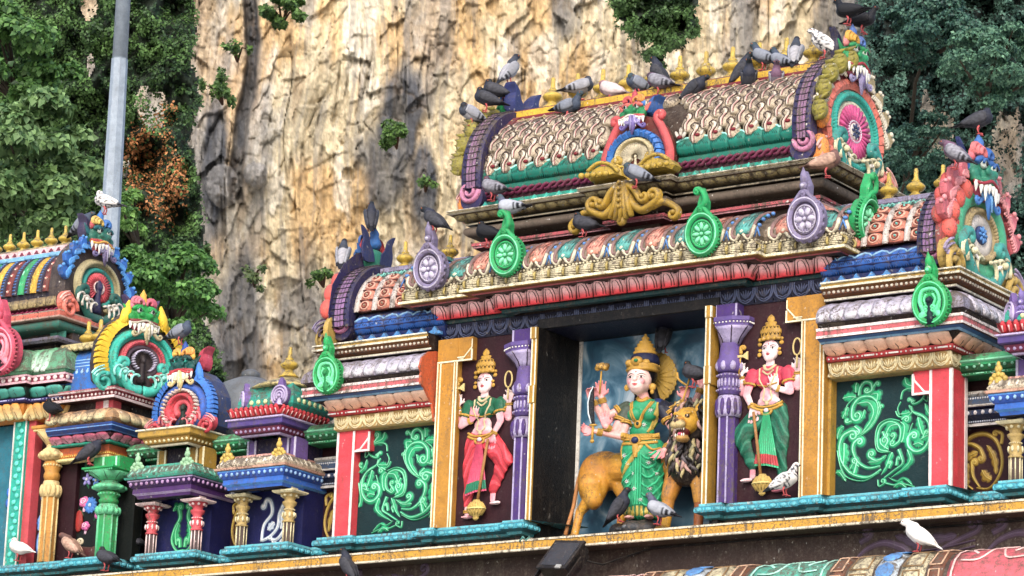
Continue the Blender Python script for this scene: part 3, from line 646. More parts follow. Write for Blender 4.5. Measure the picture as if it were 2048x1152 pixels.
# leaf roll ornament and reed bundles
def leaf_panel(ci):
    S = Surf(rollP); mb = MB(M(['#4fa39a', '#d98e78'][ci], .55)); w = .34
    S.patch(mb, w*.62, lambda t: .55+.45*math.sin(PI*min(1, t*1.1+.1)), .03, 6, 7, .1, .92)
    mb.use(M(['#1f5f5c', '#8a4038'][ci], .4))
    for k in range(5): S.line(mb, [(-.07+k*.036, .2), (-.05+k*.032, .45), (-.03+k*.024, .78)], [.002, .005, .002], .004, .03)
    mb.use(M('#8a6a66', .4)); S.line(mb, catmull([(-.05, .06), (-.11, .1), (-.115, .4), (-.13, .75), (-.11, .95)], 4), .016, .02, .01); S.line(mb, catmull([(.05, .06), (.11, .1), (.115, .4), (.1, .75), (.12, .95)], 4), .014, .02, .01)
    mb.use(M('#d8cdb0', .4))
    for sg in (-1, 1): S.line(mb, catmull([(sg*.02, .1), (sg*.07, .02), (sg*.12, .08), (sg*.13, .22)], 4)+[(q[0], q[1]/S.H*1.0) for q in []], [.014]*13, .024, .012)
    S.dot(mb, 0, .14, .03, .035); S.line(mb, [(-.03, .05), (0, .3), (.03, .05)], [.004, .012, .004], .02, .02)
    mb.use(M('#4f86c8', .3))
    for k in range(4): S.dot(mb, w*.5, .25+k*.17, .02, .026)
    S.line(mb, [(w*.5-.03, .04), (w*.5, .17), (w*.5+.03, .04)], [.004, .014, .004], .02, .01)
    return mb.mesh('leaf_panel')
LP = [leaf_panel(0), leaf_panel(1)]
for k, (x, y, a, L) in enumerate(stations(path, 0, .34)): link('leaf_panel', LP[k % 2], ROLLBED, TR(x, y, 0, a, (L/.34, 1, 1)))
def reed():
    mb = MB(M('#cfc3a0', .75)); zc = (z_re0+z_re1)/2; h = (z_re1-z_re0)/2
    for k in range(5): q = (k-2)/2; mb.tube([(-.07, -.005, zc+q*h*.55), (0, -.02+abs(q)*.01, zc+q*h*.7), (.075, -.012+abs(q)*.02, zc+q*h*.98)], [.009, .013, .014], 5)
    mb.use(M('#b09c58', .6)); mb.tube([(-.078, .02, zc+h*.9), (-.07, -.022, zc+h*.5), (-.066, -.032, zc), (-.07, -.022, zc-h*.5), (-.078, .02, zc-h*.9)], .014, 6)
    return mb.mesh('reed_bundle')
LASTBED[0] = REEDBED; row('reed_bundle', reed(), path, 0, 0, .165, shrine, .165)
beads('bead_string', path, 0, .0, z_re1+.012, .014, .04, M('#cfc3a0', .7), shrine, 1.2)
# recessed attic wall behind the roll
zt2 = lambda py, Y: U(1600, py, Y).z
AX0, AX1 = -1.3, 3.04
pathT = [(AX0, 2.15), (AX0, .3), (.33, .3), (.33, .18), (1.4, .18), (1.4, .3), (AX1, .3), (AX1, 2.15)]
zc0, zc1 = zt2(327, .3), zt2(318, .3)
sweep('attic_wall', pathT, [(.62, 2.6), (.62, zt2(407, .6))], M('#4a3a34', .8, .8), shrine, Yref=.3)
sweep('pink_band', pathT, [(.62, zt2(407, .5)), (.5, zt2(406, .5)), (.5, zt2(402, .5)), (.485, zt2(401, .485)), (.485, zt2(395, .485)), (.6, zt2(393, .5))], None, shrine, Yref=.3, cols=[M('#6a2a30', .6), M('#c08088', .9), M('#c08088', .9), M('#b8505a', 1.1, .8), M('#7a6a60', 1)])
sweep('attic_neck', pathT, [(.6, zt2(393, .5)), (.57, zt2(390, .57)), (.57, zt2(384, .57)), (.5, zt2(383, .5)), (.5, zt2(379, .5)), (.57, zt2(378, .57))], None, shrine, Yref=.3, cols=[M('dbrown', .8)]*2+[M('#a89c90', 1)]*2+[M('dbrown', .8)])
rc = zt2(369.5, .45); sweep('torus_roll', pathT, [(.57, rc-.06)]+rnd(.47, rc, .048, -100, 100, 8)+[(.57, rc+.06)], M('#6a5c50', 1.1, .75), shrine, Yref=.3)
sweep('upper_neck', pathT, [(.57, rc+.05), (.5, rc+.075), (.44, zt2(355, .44)), (.44, zt2(352, .44)), (.5, zt2(350, .5))], None, shrine, Yref=.3, cols=[M('dbrown', .8), M('dbrown', .8), M('#b8ac90', .9), M('dbrown')])
sweep('ribbed_cove', pathT, [(.5, zt2(350, .5)), (.46, zt2(346, .46)), (.38, zt2(340, .4)), (.345, zt2(332, .345)), (.345, zc0+.0)], M('#7a6a4a', 1.0, .7), shrine, Yref=.3)
zA, zB = zt2(343, .42), zt2(330, .345)
S_ = Surf([(.07, zA), (.02, zB-.03), (.0, zB)]); mb = MB(M('#9a8a5c', 1.0)); S_.patch(mb, .13, lambda t: 1, .016, 4, 3); row('cove_panel', mb.mesh('cove_panel'), pathT, -.05, 0, .135, shrine, .135)
sweep('crown_fascia', pathT, [(.5, zc0), (.315, zc0), (.29, zc0+.012), (.31, zc0+.02), (.31, zc1-.02), (.29, zc1-.012), (.3, zc1), (.62, zc1+.01)], None, shrine, Yref=.3, cols=[M('brown'), M('#e0d6bc', .5), M('#e0d6bc', .5), M('#9a8248', .8), M('#e0d6bc', .6), M('#e0d6bc', .7), M('#8c7c60', 1.)])
mb = MB(M('#7a6a58', .9)); mb.box(AX0+.2, AX1-.2, .6, 2.1, zc1-.05, zc1); mb.build('roof_bed', shrine)
mb = MB(M('#4a3a34', .8)); mb.box(AX0+.35, AX1-.35, .7, 2.0, 2.3, zc1-.06); mb.build('attic_core', shrine)
# niche, wall panels, pillars
zf = .2; zc = z_b0
def framed(mb, x0, x1, y, z0, z1): mb.box(x0, x1, y, y+.08, z0, z1)
for x0, x1 in ((-1.03, -.04), (1.84, 2.83)): wl = MB(M('#2c0a14', .07, .6)); wl.box(x0, x1, .3, .5, zf, zc+.02); wl.build('maroon_panel', shrine)
mb = MB(M('#090708', .12, .5)); mb.box(-.12, -.04, .3, .95, 0, zc+.1); mb.box(1.84, 1.92, .3, .95, 0, zc+.1); mb.box(-.12, 1.92, .25, .98, zc+.004, zc+.1); mb.box(-.12, 1.92, .9, .98, 0, zc); mb.box(-.12, 1.92, .02, .98, -.05, .0); mb.build('niche_wall', shrine)
def stormy():
    m = bpy.data.materials.new('storm_sky_painting'); m.use_nodes = True; t = m.node_tree; p = t.nodes['Principled BSDF']; g = N(t, 'ShaderNodeNewGeometry')
    n = N(t, 'ShaderNodeTexNoise'); n.inputs['Scale'].default_value = 2.6; n.inputs['Detail'].default_value = 6; n.inputs['Distortion'].default_value = 1.2; t.links.new(g.outputs['Position'], n.inputs['Vector'])
    r = N(t, 'ShaderNodeValToRGB'); e = r.color_ramp.elements; e[0].position = .34; e[0].color = C3('#1f3f56')+(1,); e[1].position = .7; e[1].color = C3('#b4bfc6')+(1,)
    for ps, c in ((.46, '#2c566e'), (.55, '#5a7c90')): q = e.new(ps); q.color = C3(c)+(1,)
    t.links.new(n.outputs['Fac'], r.inputs[0]); t.links.new(r.outputs[0], p.inputs['Base Color']); p.inputs['Roughness'].default_value = .45; return m
mb = MB(stormy()); mb.box(.0, 1.82, .885, .897, .02, 2.18); mb.build('sky_painting', shrine)
mb = MB(M('#dcd8d0', .3)); mb.box(-.038, .0, .87, .899, .0, 2.2); mb.box(.0, 1.84, .87, .899, 2.18, 2.215); mb.build('painting_frame', shrine)
def jamb(sg):
    m = lambda x: XC+sg*x
    mb = MB(M('#a87e22', .3)); X = sorted
    for z0, z1, e in ((zf, 1.35, 0), (1.35, 1.52, .012), (1.52, zc-.12, 0), (zc-.12, zc-.005, .012)):
        a, b = sorted((m(.945), m(1.0+e))); mb.use(M('#a87e22', .3)); mb.box(a, b, .14-e, .3, z0, z1)
        mb.use(M('#ebe4c8', .25))
        for q in (.947, .99+e): a2, b2 = sorted((m(q), m(q+.012))); mb.box(a2, b2, .134-e, .145, z0+.004, z1-.004)
        mb.use(M('#090708', .12, .5)); a3, b3 = sorted((m(.938), m(.9435))); mb.box(a3, b3, .16, .9, z0, z1)
    return mb.build('gold_jamb', shrine)
jamb(-1); jamb(1)
def purple_pillar(cx):
    def lim(mb):
        mb.v = [((min(x, -.135) if cx < XC else max(x, 1.935)), y, z) for x, y, z in mb.v]; return mb
    P_ = M('#43286c', .4, .5); Lv = M('#a89cc0', .35, .4); Mv = M('#5c4888', .3)
    mb = MB(P_); w = .1; zb = .2
    oc = lambda r: [(r, 0), (r, .001)]
    mb.lathe([(.0, zb), (.098, zb), (.098, zb+.86), (.0, zb+.86)], 8, (cx, .27, 0), a0=PI/8, smooth=False)
    sh = mb.build('pillar_shaft', shrine)
    mb = MB(Lv)
    for a in (-.041, .041): mb.box(cx+a-.008, cx+a+.008, .172, .18, zb, zb+.86)
    mb.build('edge_stripe', shrine)
    mb = MB(Lv); z = zb+.84
    mb.lathe([(.0, z), (.115, z), (.13, z+.05), (.12, z+.16), (.1, z+.2), (.0, z+.2)], 16, (cx, .27, 0)); mb.use(P_)
    for k in range(12): a = 2*PI*k/12; mb.ell((cx+.116*math.cos(a), .27+.116*math.sin(a), z+.09), (.026, .026, .085), 6, 5)
    lim(mb).build('drum', shrine)
    mb = MB(Mv); z = zb+1.05; mb.lathe([(0, z), (.1, z), (.1, z+.02), (.115, z+.03), (.115, z+.05), (.1, z+.06), (.1, z+.16), (.115, z+.17), (.115, z+.19), (.1, z+.2), (0, z+.2)], 16, (cx, .27, 0)); mb.use(Lv)
    for k in range(18): a = 2*PI*k/18; mb.ell((cx+.104*math.cos(a), .27+.104*math.sin(a), z+.11), (.012, .012, .045), 5, 4); mb.ell((cx+.117*math.cos(a), .27+.117*math.sin(a), z+.04), .01, 5, 4); mb.ell((cx+.117*math.cos(a), .27+.117*math.sin(a), z+.18), .01, 5, 4)
    lim(mb).build('fluted_ring', shrine)
    mb = MB(Mv); z = zb+1.26; mb.lathe([(0, z), (.1, z), (.12, z+.02), (.132, z+.07), (.12, z+.12), (.105, z+.14), (.09, z+.28), (0, z+.28)], 16, (cx, .27, 0)); mb.use(Lv)
    for k in range(8): a = 2*PI*k/8; mb.ell((cx+.105*math.cos(a), .27+.105*math.sin(a), z+.06), (.036, .036, .05), 7, 5)
    lim(mb).build('cushion', shrine)
    mb = MB(Lv); z = zb+1.53; mb.lathe([(0, z), (.1, z), (.13, z+.06), (.2, z+.13), (.235, z+.16), (0, z+.16)], 8, (cx, .27, 0), sy=.62, a0=PI/8)
    mb.use(M('plum'))
    for k in range(8):
        a = 2*PI*(k+.5)/8
        mb.tube([(cx+r*math.cos(a), .27+r*math.sin(a)*.62, z+h) for r, h in ((.104, .0), (.134, .06), (.205, .13), (.236, .155))], .006, 4)
    lim(mb).build('lotus_bell', shrine)
    mb = MB(Mv); z = zb+1.69; mb.lathe([(0, z), (.235, z), (.24, z+.02), (.24, z+.035), (.255, z+.05), (.255, z+.085), (0, z+.085)], 8, (cx, .27, 0), sy=.62, a0=PI/8, smooth=False); mb.use(M('white', .3))
    for k in range(40): a = 2*PI*k/40; q = .247/max(abs(math.cos((a-PI/8) % (PI/4)-PI/8)), .9)*.95; mb.ell((cx+q*math.cos(a), .27+q*math.sin(a)*.62, z+.03), .009, 5, 4)
    lim(mb).build('abacus', shrine)
    mb = MB(P_); mb.box(cx-.12, cx+.12, .18, .3, z+.085, zc+.003); mb.use(Lv); mb.box(cx-.12, cx-.1, .174, .182, z+.085, zc); mb.box(cx+.1, cx+.12, .174, .182, z+.085, zc); lim(mb).build('top_block', shrine)
purple_pillar(XC-1.14); purple_pillar(XC+1.14)
def gold_pilaster(sg):
    m = lambda x: XC+sg*x
    def bx(mb, x0, x1, y0, y1, z0, z1): a, b = sorted((m(x0), m(x1))); mb.box(a, b, y0, y1, z0, z1)
    mb = MB(M('#b07a1c', .3)); bx(mb, 1.93, 2.17, .22, .5, zf, zc+.004); bx(mb, 1.76, 1.93, .225, .31, zc-.22, zc+.004); mb.build('gold_pilaster', shrine)
    mb = MB(M('#efe6c0', .25))
    for x in (1.925, 1.955, 2.12, 2.155): bx(mb, x, x+.012, .212, .222, zf, zc-.23)
    bx(mb, 1.755, 1.77, .215, .228, zc-.22, zc-.12); bx(mb, 1.755, 2.17, .212, .222, zc-.235, zc-.22); bx(mb, 1.84, 1.93, .211, .22, zc-.2, zc-.19)
    mb.strip([(m(1.765), zc-.02), (m(1.765), zc-.1), (m(1.87), zc-.21), (m(1.92), zc-.21)], .007, .006, .222)
    mb.build('edge_stripe', shrine)
gold_pilaster(-1); gold_pilaster(1)
worldchild(shrine, before)
# ------------------------------------------------------------------ gable masks (horseshoe gable with a fanged lion face on top)
def face_mesh(c_head, c_brow, c_jaw, c_in):
    pr = [('e', (0, -.08, .26), (.40, .3, .27), c_head), ('e', (0, -.36, .2), (.21, .2, .13), c_head), ('e', (.13, -.5, .23), (.09, .09, .08), c_head), ('e', (-.13, -.5, .23), (.09, .09, .08), c_head),
          ('e', (.25, -.3, .44), (.17, .13, .07), c_brow, (0, .35, 0)), ('e', (-.25, -.3, .44), (.17, .13, .07), c_brow, (0, -.35, 0)), ('e', (.34, -.2, .16), (.15, .16, .12), c_head), ('e', (-.34, -.2, .16), (.15, .16, .12), c_head),
          ('e', (0, -.22, .04), (.46, .33, .07), c_jaw), ('e', (0, -.1, -.1), (.34, .2, .16), c_in), ('e', (0, .1, .2), (.42, .2, .3), c_head),
          ('c', (.42, 0, .3), (.58, .02, .5), .09, .03, c_brow), ('c', (-.42, 0, .3), (-.58, .02, .5), .09, .03, c_brow), ('e', (0, -.22, .54), (.1, .12, .1), c_brow)]
    return sculpt_mesh('face', pr, .03, smooth=2)
def prism_ring(mb, cx, cz, a, b, w, h, y0, a0=0, a1=360, n=48):
    cl = (a1-a0) >= 360; P = arc(cx, cz, a, b, a0, a1, n); P = P[:-1] if cl else P; mb.strip(P, w, h, y0, closed=cl)
def pendant(mb, w, h, z, y0, mats):
    for k, (q, m) in enumerate(((1, 0), (.62, 1))):
        for sg in (-1, 1):
            mb.use(mats[m]); scroll(mb, [(sg*w*.08, z), (sg*w*.2*q, z-h*.35), (sg*w*.42*q, z-h*.62*q)], w*.09, w*.05, w*.1*q, sg, h=.022, y0=y0-.01*k, turns=.9)
    mb.use(mats[0]); mb.strip([(0, z), (0, z-h*.5), (0, z-h)], [w*.1, w*.15, w*.03], .035, y0-.01); mb.use(mats[1]); mb.strip([(0, z), (0, z-h*.8)], [w*.02, w*.03], .012, y0-.045)
    mb.ell((0, y0-.03, z-h*.35), (w*.06, .02, w*.06))
def curl_leaf(col, tip, n=5):
    """one ruffled leaf of the gable rim, growing towards +x, about 1 unit long"""
    mb = MB(M(col, .45)); mb.plate([(0, -.32), (.55, -.42), (.95, -.2), (1.0, .1), (.8, .38), (.4, .4), (0, .3)], -.1, .2, .2)
    mb.use(M(tip, .4))
    for k in range(n): a = -.35+.75*k/(n-1); mb.strip(curl((0.02, a*.7), a*.5, .36, 1, .62, 8), [.07, .07, .065, .06, .055, .05, .045, .04, .03], .09, -.08)
    mb.ell((.9, -.1, .22), (.14, .1, .14), 8, 5); mb.ell((1.0, -.06, -.08), (.11, .09, .11), 8, 5)
    return mb.mesh('rim_leaf')
def bulb_leaf(col):
    mb = MB(M(col, .5)); mb.ell((.35, .1, 0), (.42, .3, .45), 12, 8)
    for k in range(4 if col == 'olive' else 0): a = -.45+k*.3; mb.strip([(.2, a*.9), (.5, a*.85+.05), (.74, a*.8+.14)], [.1, .09, .02], .07, -.14+abs(a)*.2)
    return mb.mesh('rim_bulb')
def gable_mask(name, loc, rz, label, W, p, group=None, tilt=0, depth=.3):
    """p: palette dict; built W wide, facing local -y, standing on its local origin"""
    root = thing(name, loc, label, 'gable ornament', group, rz); root.rotation_euler = (tilt, 0, rz) ; s = W/1.45; cz = p.get('cz', .46)*s; rk = p.get('ratio', .86)
    ez = p.get('ez', 1.)
    O = [(-.56, 0), (-.7, .12), (-.74, .36), (-.7, .66), (-.52, .93), (-.3, 1.1), (0, 1.2), (.3, 1.1), (.52, .93), (.7, .66), (.74, .36), (.7, .12), (.56, 0)]
    ow = p.get('ow', .9); O = [(x*s*ow, z*s*ez) for x, z in O]
    mb = MB(M(p['back'], .5)); mb.plate(O, .02, depth, .06); mb.build('backing', root)
    y = 0.02
    for (a, w_, h, col, st) in p['rings']:
        a *= s; w_ *= s; b = a*rk*ez; a0, a1 = p.get('span', (0, 360)); mb = MB(M(col, .35))
        if st == 'tile':
            n = max(10, int((a+b)*PI*(a1-a0)/360/(.1*max(s, .6)))); P = arc(0, cz, a, b, a0, a1, n); k = 0
            t = MB(M(col, .35)); L = (a+b)/2*math.radians(a1-a0)/n
            t.add([(-L*.46, -h, -w_*.9), (L*.5, -h*.9, -w_*.75), (L*.42, -h*1.3, 0), (L*.5, -h*.8, w_*.85), (-L*.46, -h, w_), (-L*.3, -h*1.5, 0), (-L*.48, .02, -w_), (L*.48, .02, -w_), (L*.48, .02, w_), (-L*.48, .02, w_)],
                  [(0, 1, 2, 5), (5, 2, 3, 4), (0, 5, 4), (6, 7, 1, 0), (7, 8, 3, 2, 1), (8, 9, 4, 3), (9, 6, 0, 4)], False); me = t.mesh('ring_tile')
            for i in range(n):
                if a1-a0 < 360 or True:
                    q0, q1 = P[i], P[i+1]; an = math.atan2(q1[1]-q0[1], q1[0]-q0[0]); link('ring_tile', me, root, Matrix.Translation(((q0[0]+q1[0])/2, y, (q0[1]+q1[1])/2)) @ Matrix.Rotation(-an, 4, 'Y'))
        elif st == 'rope':
            prism_ring(mb, 0, cz, a, b, w_, h, y, a0, a1); n = int((a+b)*PI*(a1-a0)/360/(.035*max(s, .5)))
            for i in range(n): an = math.radians(a0+(a1-a0)*(i+.5)/n); mb.ell((a*math.cos(an), y-h*.7, cz+b*math.sin(an)), (w_*.55, h*.9, w_*.75), 6, 4, (0, -an+.7, 0))
            mb.build('rope_ring', root)
        elif st == 'bead':
            n = int((a+b)*PI*(a1-a0)/360/(w_*2.4))
            for i in range(n): an = math.radians(a0+(a1-a0)*(i+.5)/n); mb.ell((a*math.cos(an), y-h, cz+b*math.sin(an)), (w_, h, w_), 6, 4)
            o = mb.build('bead_ring', root); o['kind'] = 'stuff'
        elif st == 'fan':
            n = 26
            prism_ring(mb, 0, cz, a, b, w_, h*.7, y, a0, a1)
            for i in range(n): an = math.radians(a0+(a1-a0)*(i+.5)/n); c, s_ = math.cos(an), math.sin(an); mb.strip([((a-w_)*c, cz+(b-w_*rk)*s_), (a*c, cz+b*s_), ((a+w_)*c, cz+(b+w_*rk)*s_)], [w_*.1, w_*.2, w_*.26], h*.6, y-h*.55)
            mb.build('fluted_ring', root)
        else: prism_ring(mb, 0, cz, a, b, w_, h, y, a0, a1); mb.build('ring', root)
    # centre
    if p.get('centre') == 'flower':
        a = .095*s; mb = MB(M(p['cc'][0], .3)); mb.plate(arc(0, cz, a, a*.95*ez, 0, 345, 23), -.03, .02, .15)
        mb.use(M(p['cc'][1], .2))
        for k in range(8): an = 2*PI*k/8; mb.ell((a*.55*math.cos(an), -.03, cz+a*.55*math.sin(an)), (a*.32, .015, a*.16), 8, 5, (0, -an, 0))
        mb.ell((0, -.035, cz), a*.2, 8, 5); mb.build('centre_boss', root)
    else:
        mb = MB(M(p.get('key', 'dpurple'), .25)); k = p.get('keysize', 1.)*s
        mb.strip([(0, cz-.5*k), (0, cz-.4*k), (0, cz-.2*k), (0, cz), (0, cz+.1*k), (0, cz+.17*k)], [.13*k, .1*k, .055*k, .075*k, .09*k, .03*k], .1*k, -.0); mb.ell((0, -.05*k, cz+.02*k), (.08*k, .07*k, .1*k)); mb.ell((0, -.1*k, cz-.0*k), (.035*k, .03*k, .05*k)); mb.build('keyhole_figure', root)
    # outer rim
    rim = p.get('rim'); a_o, b_o = .66*s*ow, .66*s*ow*rk*ez*1.12
    if rim == 'leaf':
        me = curl_leaf(*p['rimc']); me2 = bulb_leaf(p['bulb']) if 'bulb' in p else None; me3 = curl_leaf(*p['rimc'])
        for sg in (-1, 1):
            for k in range(5):
                an = math.radians(4+k*17.5) if sg > 0 else math.radians(176-k*17.5); x, z = a_o*math.cos(an), cz+b_o*math.sin(an); sc = .2*s*(1-.04*k)
                Mx = Matrix.Translation((x, .0, z)) @ Matrix.Rotation(-(an+(.45 if sg > 0 else -.45)), 4, 'Y') @ Matrix.Diagonal((sc, sc*1.1, sc*(1 if sg > 0 else -1), 1)); link('rim_leaf', me, root, Mx)
                if me2: link('rim_bulb', me2, root, Matrix.Translation((x*.97, depth*.62, z)) @ Matrix.Rotation(-(an), 4, 'Y') @ Matrix.Diagonal((sc*1.05, sc*.9, sc*(1 if sg > 0 else -1), 1)))
    elif rim == 'tile':
        mb0 = MB(M(p['rimc'][0], .25)); mb0.add([(-.5, -.04, 0), (.47, -.07, 0), (.47, -.05, .74), (-.5, -.02, .8), (-.5, .16, 0), (.47, .16, 0), (.47, .12, .74), (-.5, .12, .8)], [(0, 1, 2, 3), (4, 5, 6, 7), (0, 3, 7, 4), (1, 2, 6, 5), (3, 2, 6, 7)], False); me = mb0.mesh('rim_tile')
        n = 13
        for sg in (-1, 1):
            for k in range(n):
                an = math.radians(-22+k*(92/n)); t = k/n; x, z = sg*a_o*.93*math.cos(an), cz+b_o*.95*math.sin(an); x2, z2 = sg*a_o*.93*math.cos(an+.11), cz+b_o*.95*math.sin(an+.11); L = math.hypot(x2-x, z2-z); ta = math.atan2(z2-z, x2-x)
                sc = .2*s*(1.-.25*t)
                link('rim_tile', me, root, Matrix.Translation((x, 0, z)) @ Matrix.Rotation(-ta, 4, 'Y') @ Matrix.Diagonal((L*1.05, .8*s, sc*(-1 if sg > 0 else 1), 1)))
        for sg in (-1, 1): mb = MB(M(p['rimc'][0], .2)); an = math.radians(70); mb.strip([(sg*a_o*.55, cz+b_o*.85), (sg*a_o*.46, cz+b_o*1.15), (sg*a_o*.42, cz+b_o*1.45)], [.07*s, .08*s, .01], .08*s, .02); mb.build('rim_tip', root)
    elif rim == 'plain':
        for sg in (-1, 1):
            mb = MB(M(p['rimc'][0], .35)); scroll(mb, [(sg*a_o*.95, cz-b_o*.7), (sg*a_o*1.05, cz), (sg*a_o*.86, cz+b_o*.6), (sg*a_o*.62, cz+b_o*1.05)], .09*s, .07*s, .09*s, -sg, h=.07*s, y0=.03, turns=.8)
            mb.build('rim_scroll', root)
    # pendant, face
    fz = p.get('fz', 1.07)*s*ez; fs = p.get('fs', .5)*s
    mb = MB(M('lav')); pendant(mb, fs*.8, fs*.62, fz+.02*s, -.07, [M(p['tongue'][0], .3), M(p['tongue'][1], .3)]); mb.build('tongue_leaf', root)
    fy = .0; FD = .55; fxo = p.get('fx', -.05)*s
    link('lion_face', face_mesh(*p['face']), root, Matrix.Translation((fxo, fy, fz)) @ Matrix.Diagonal((fs, fs*FD, fs, 1)))
    T = lambda q: (fxo+q[0]*fs, fy+q[1]*fs*FD, fz+q[2]*fs)
    for sg in (-1, 1):
        mb = MB(M(p.get('eye', '#cfd8cf'), .2, .3)); e = T((sg*.2, -.4, .35)); mb.ell(e, .078*fs, 10, 7); mb.use(M('black', .1, .3)); mb.ell((e[0], e[1]-.055*fs, e[2]), (.046*fs, .035*fs, .05*fs), 8, 6); mb.use(M(p['face'][1], .2)); mb.tube([(e[0]+.09*fs*math.cos(a), e[1]-.045*fs, e[2]+.085*fs*math.sin(a)) for a in (0, .6, 1.2, 1.6, 2, 2.6, 3.14)], .03*fs, 6); mb.build('eye', root)
        mb = MB(M(p['horn'][0], .35)); mb.strip(curl((fxo+sg*fs*.3, fz+fs*.42), PI/2-sg*.6, fs*.16, sg, 1.1, 14), [fs*.09*(1-.5*i/14) for i in range(15)], .09*fs, fy-.02*fs); mb.use(M(p['horn'][1], .3))
        O2 = [(sg*fs*x, fz+fs*z) for x, z in ((.08, .2), (.4, .15), (.5, .4), (.46, .62), (.56, .85), (.34, .72), (.26, .52), (.15, .4))]; mb.plate(catmull(O2+[O2[0]], 3)[:-1], .06, .06+max(.03, depth*.5), .25); mb.build('horn', root)
        mb = MB(M(p['crest'][sg > 0], .3))
        for k in range(3): mb.strip(curl((fxo+sg*fs*.05, fz+fs*(.48+.02*k)), PI/2+sg*.3, fs*(.22-.05*k), -sg, .75, 9), fs*.045, fs*.09, fy-fs*(.05+.04*k))
        mb.build('crest_curl', root)
    mb = MB(M(p['crest'][2], .3)); mb.lathe([(0, 0), (.12, .03), (.16, .12), (.09, .28), (.1, .34), (.04, .44), (0, .52)], 10, (0, 0, 0)); o = mb.build('crest_bud', root, Matrix.Translation(T((0, -.02, .5))) @ Matrix.Diagonal((fs, fs, fs, 1)))
    mb = MB(M(p['lip'], .2)); mb.tube([T((x, -.22-.3*math.sqrt(max(0, 1-(x/.48)**2)), .02+.05*math.cos(x*9))) for x in np.linspace(-.47, .47, 17)], .035*fs, 6); mb.build('lip', root)
    tm = MB(M('#efeade', .25, .3)); tm.lathe([(0, .01), (.5, 0), (.46, -.35), (.25, -.8), (.04, -1.1), (0, -1.12)], 9, sy=.75); tme = tm.mesh('tooth')
    for x, L in ((-.42, .17), (-.31, .2), (-.19, .28), (-.07, .15), (.07, .15), (.19, .28), (.31, .2), (.42, .17)):
        yy = -.2-.28*math.sqrt(max(0, 1-(x/.48)**2)); link('tooth', tme, root, Matrix.Translation(T((x, yy, .0))) @ Matrix.Rotation(-x*.3, 4, 'Y') @ Matrix.Diagonal((.125*fs, .1*fs, L*fs*1.05, 1)))
    # creatures at the foot of the arch
    for sg in (-1, 1):
        c1, c2, c3 = p['foot']; k = s
        mb = MB(M(c1, .35)); scroll(mb, [(sg*.02*k, .02), (sg*.16*k, .03), (sg*.3*k, .16*k), (sg*.42*k, .3*k), (sg*.36*k, .4*k)], .075*k, .05*k, .07*k, sg, h=.06*k, y0=-.03, turns=.8); mb.use(M(c2, .3))
        for q in range(4): mb.strip(curl((sg*(.18+.09*q)*k, (.08+.03*q)*k), PI/2-sg*.5, .12*k, sg, .5, 7), .018*k, .03*k, -.06)
        mb.ell((sg*.3*k, -.1*k, .24*k), .035*k, 8, 6); mb.use(M('#e8e0d4', .2)); [mb.ell((sg*(.2+.03*q)*k, -.08*k, (.2+.012*q)*k), (.012*k, .012*k, .024*k), 6, 4) for q in range(4)]; mb.build('sea_beast', root)
        mb = MB(M(c3, .35)); R = .13*k; cx = sg*.62*k*ow; mb.plate(arc(cx, .15*k, .15*k, .16*k, 0, 345, 23), -.02, .06, .2); mb.strip(curl((cx-sg*.12*k, .04*k), PI/2 if sg > 0 else PI/2, R*1.15, -sg, 1.5, 20), .032*k, .045*k, -.045); mb.ell((cx, -.06, .17*k), .04*k); mb.use(M(p['foot2'], .3))
        for q in range(4): mb.strip(arc(cx-sg*.05*k, .06*k, (.2+.035*q)*k, (.1+.045*q)*k, 20 if sg > 0 else 110, 75 if sg > 0 else 160, 6), .012*k, .02*k, -.05); mb.build
        mb.build('foot_scroll', root)
    return root
FIN = None
def finial_mesh():
    mb = MB(M('#c9a93e', .5, .35)); mb.lathe([(0, 0), (.095, 0), (.1, .012), (.078, .035), (.045, .062), (.04, .075), (.052, .085), (.078, .1), (.09, .118), (.092, .13), (.08, .15), (.05, .172), (.036, .182), (.044, .19), (.03, .2), (.022, .22), (.02, .3), (.013, .312), (0, .315)], 18); return mb.mesh('finial')
FIN = finial_mesh()
def finial(x, y, z, label, group, s=1.):
    o = link('roof_finial', FIN, None, TR(x, y, z, random.uniform(0, 6), s)); tag(o, label, 'finial', group); return o
ORD = ['leftmost', 'second from the left', 'third from the left', 'fourth from the left', 'fifth from the left', 'sixth from the left', 'seventh from the left', 'eighth from the left', 'ninth from the left', 'tenth from the left', 'eleventh from the left', 'twelfth from the left']
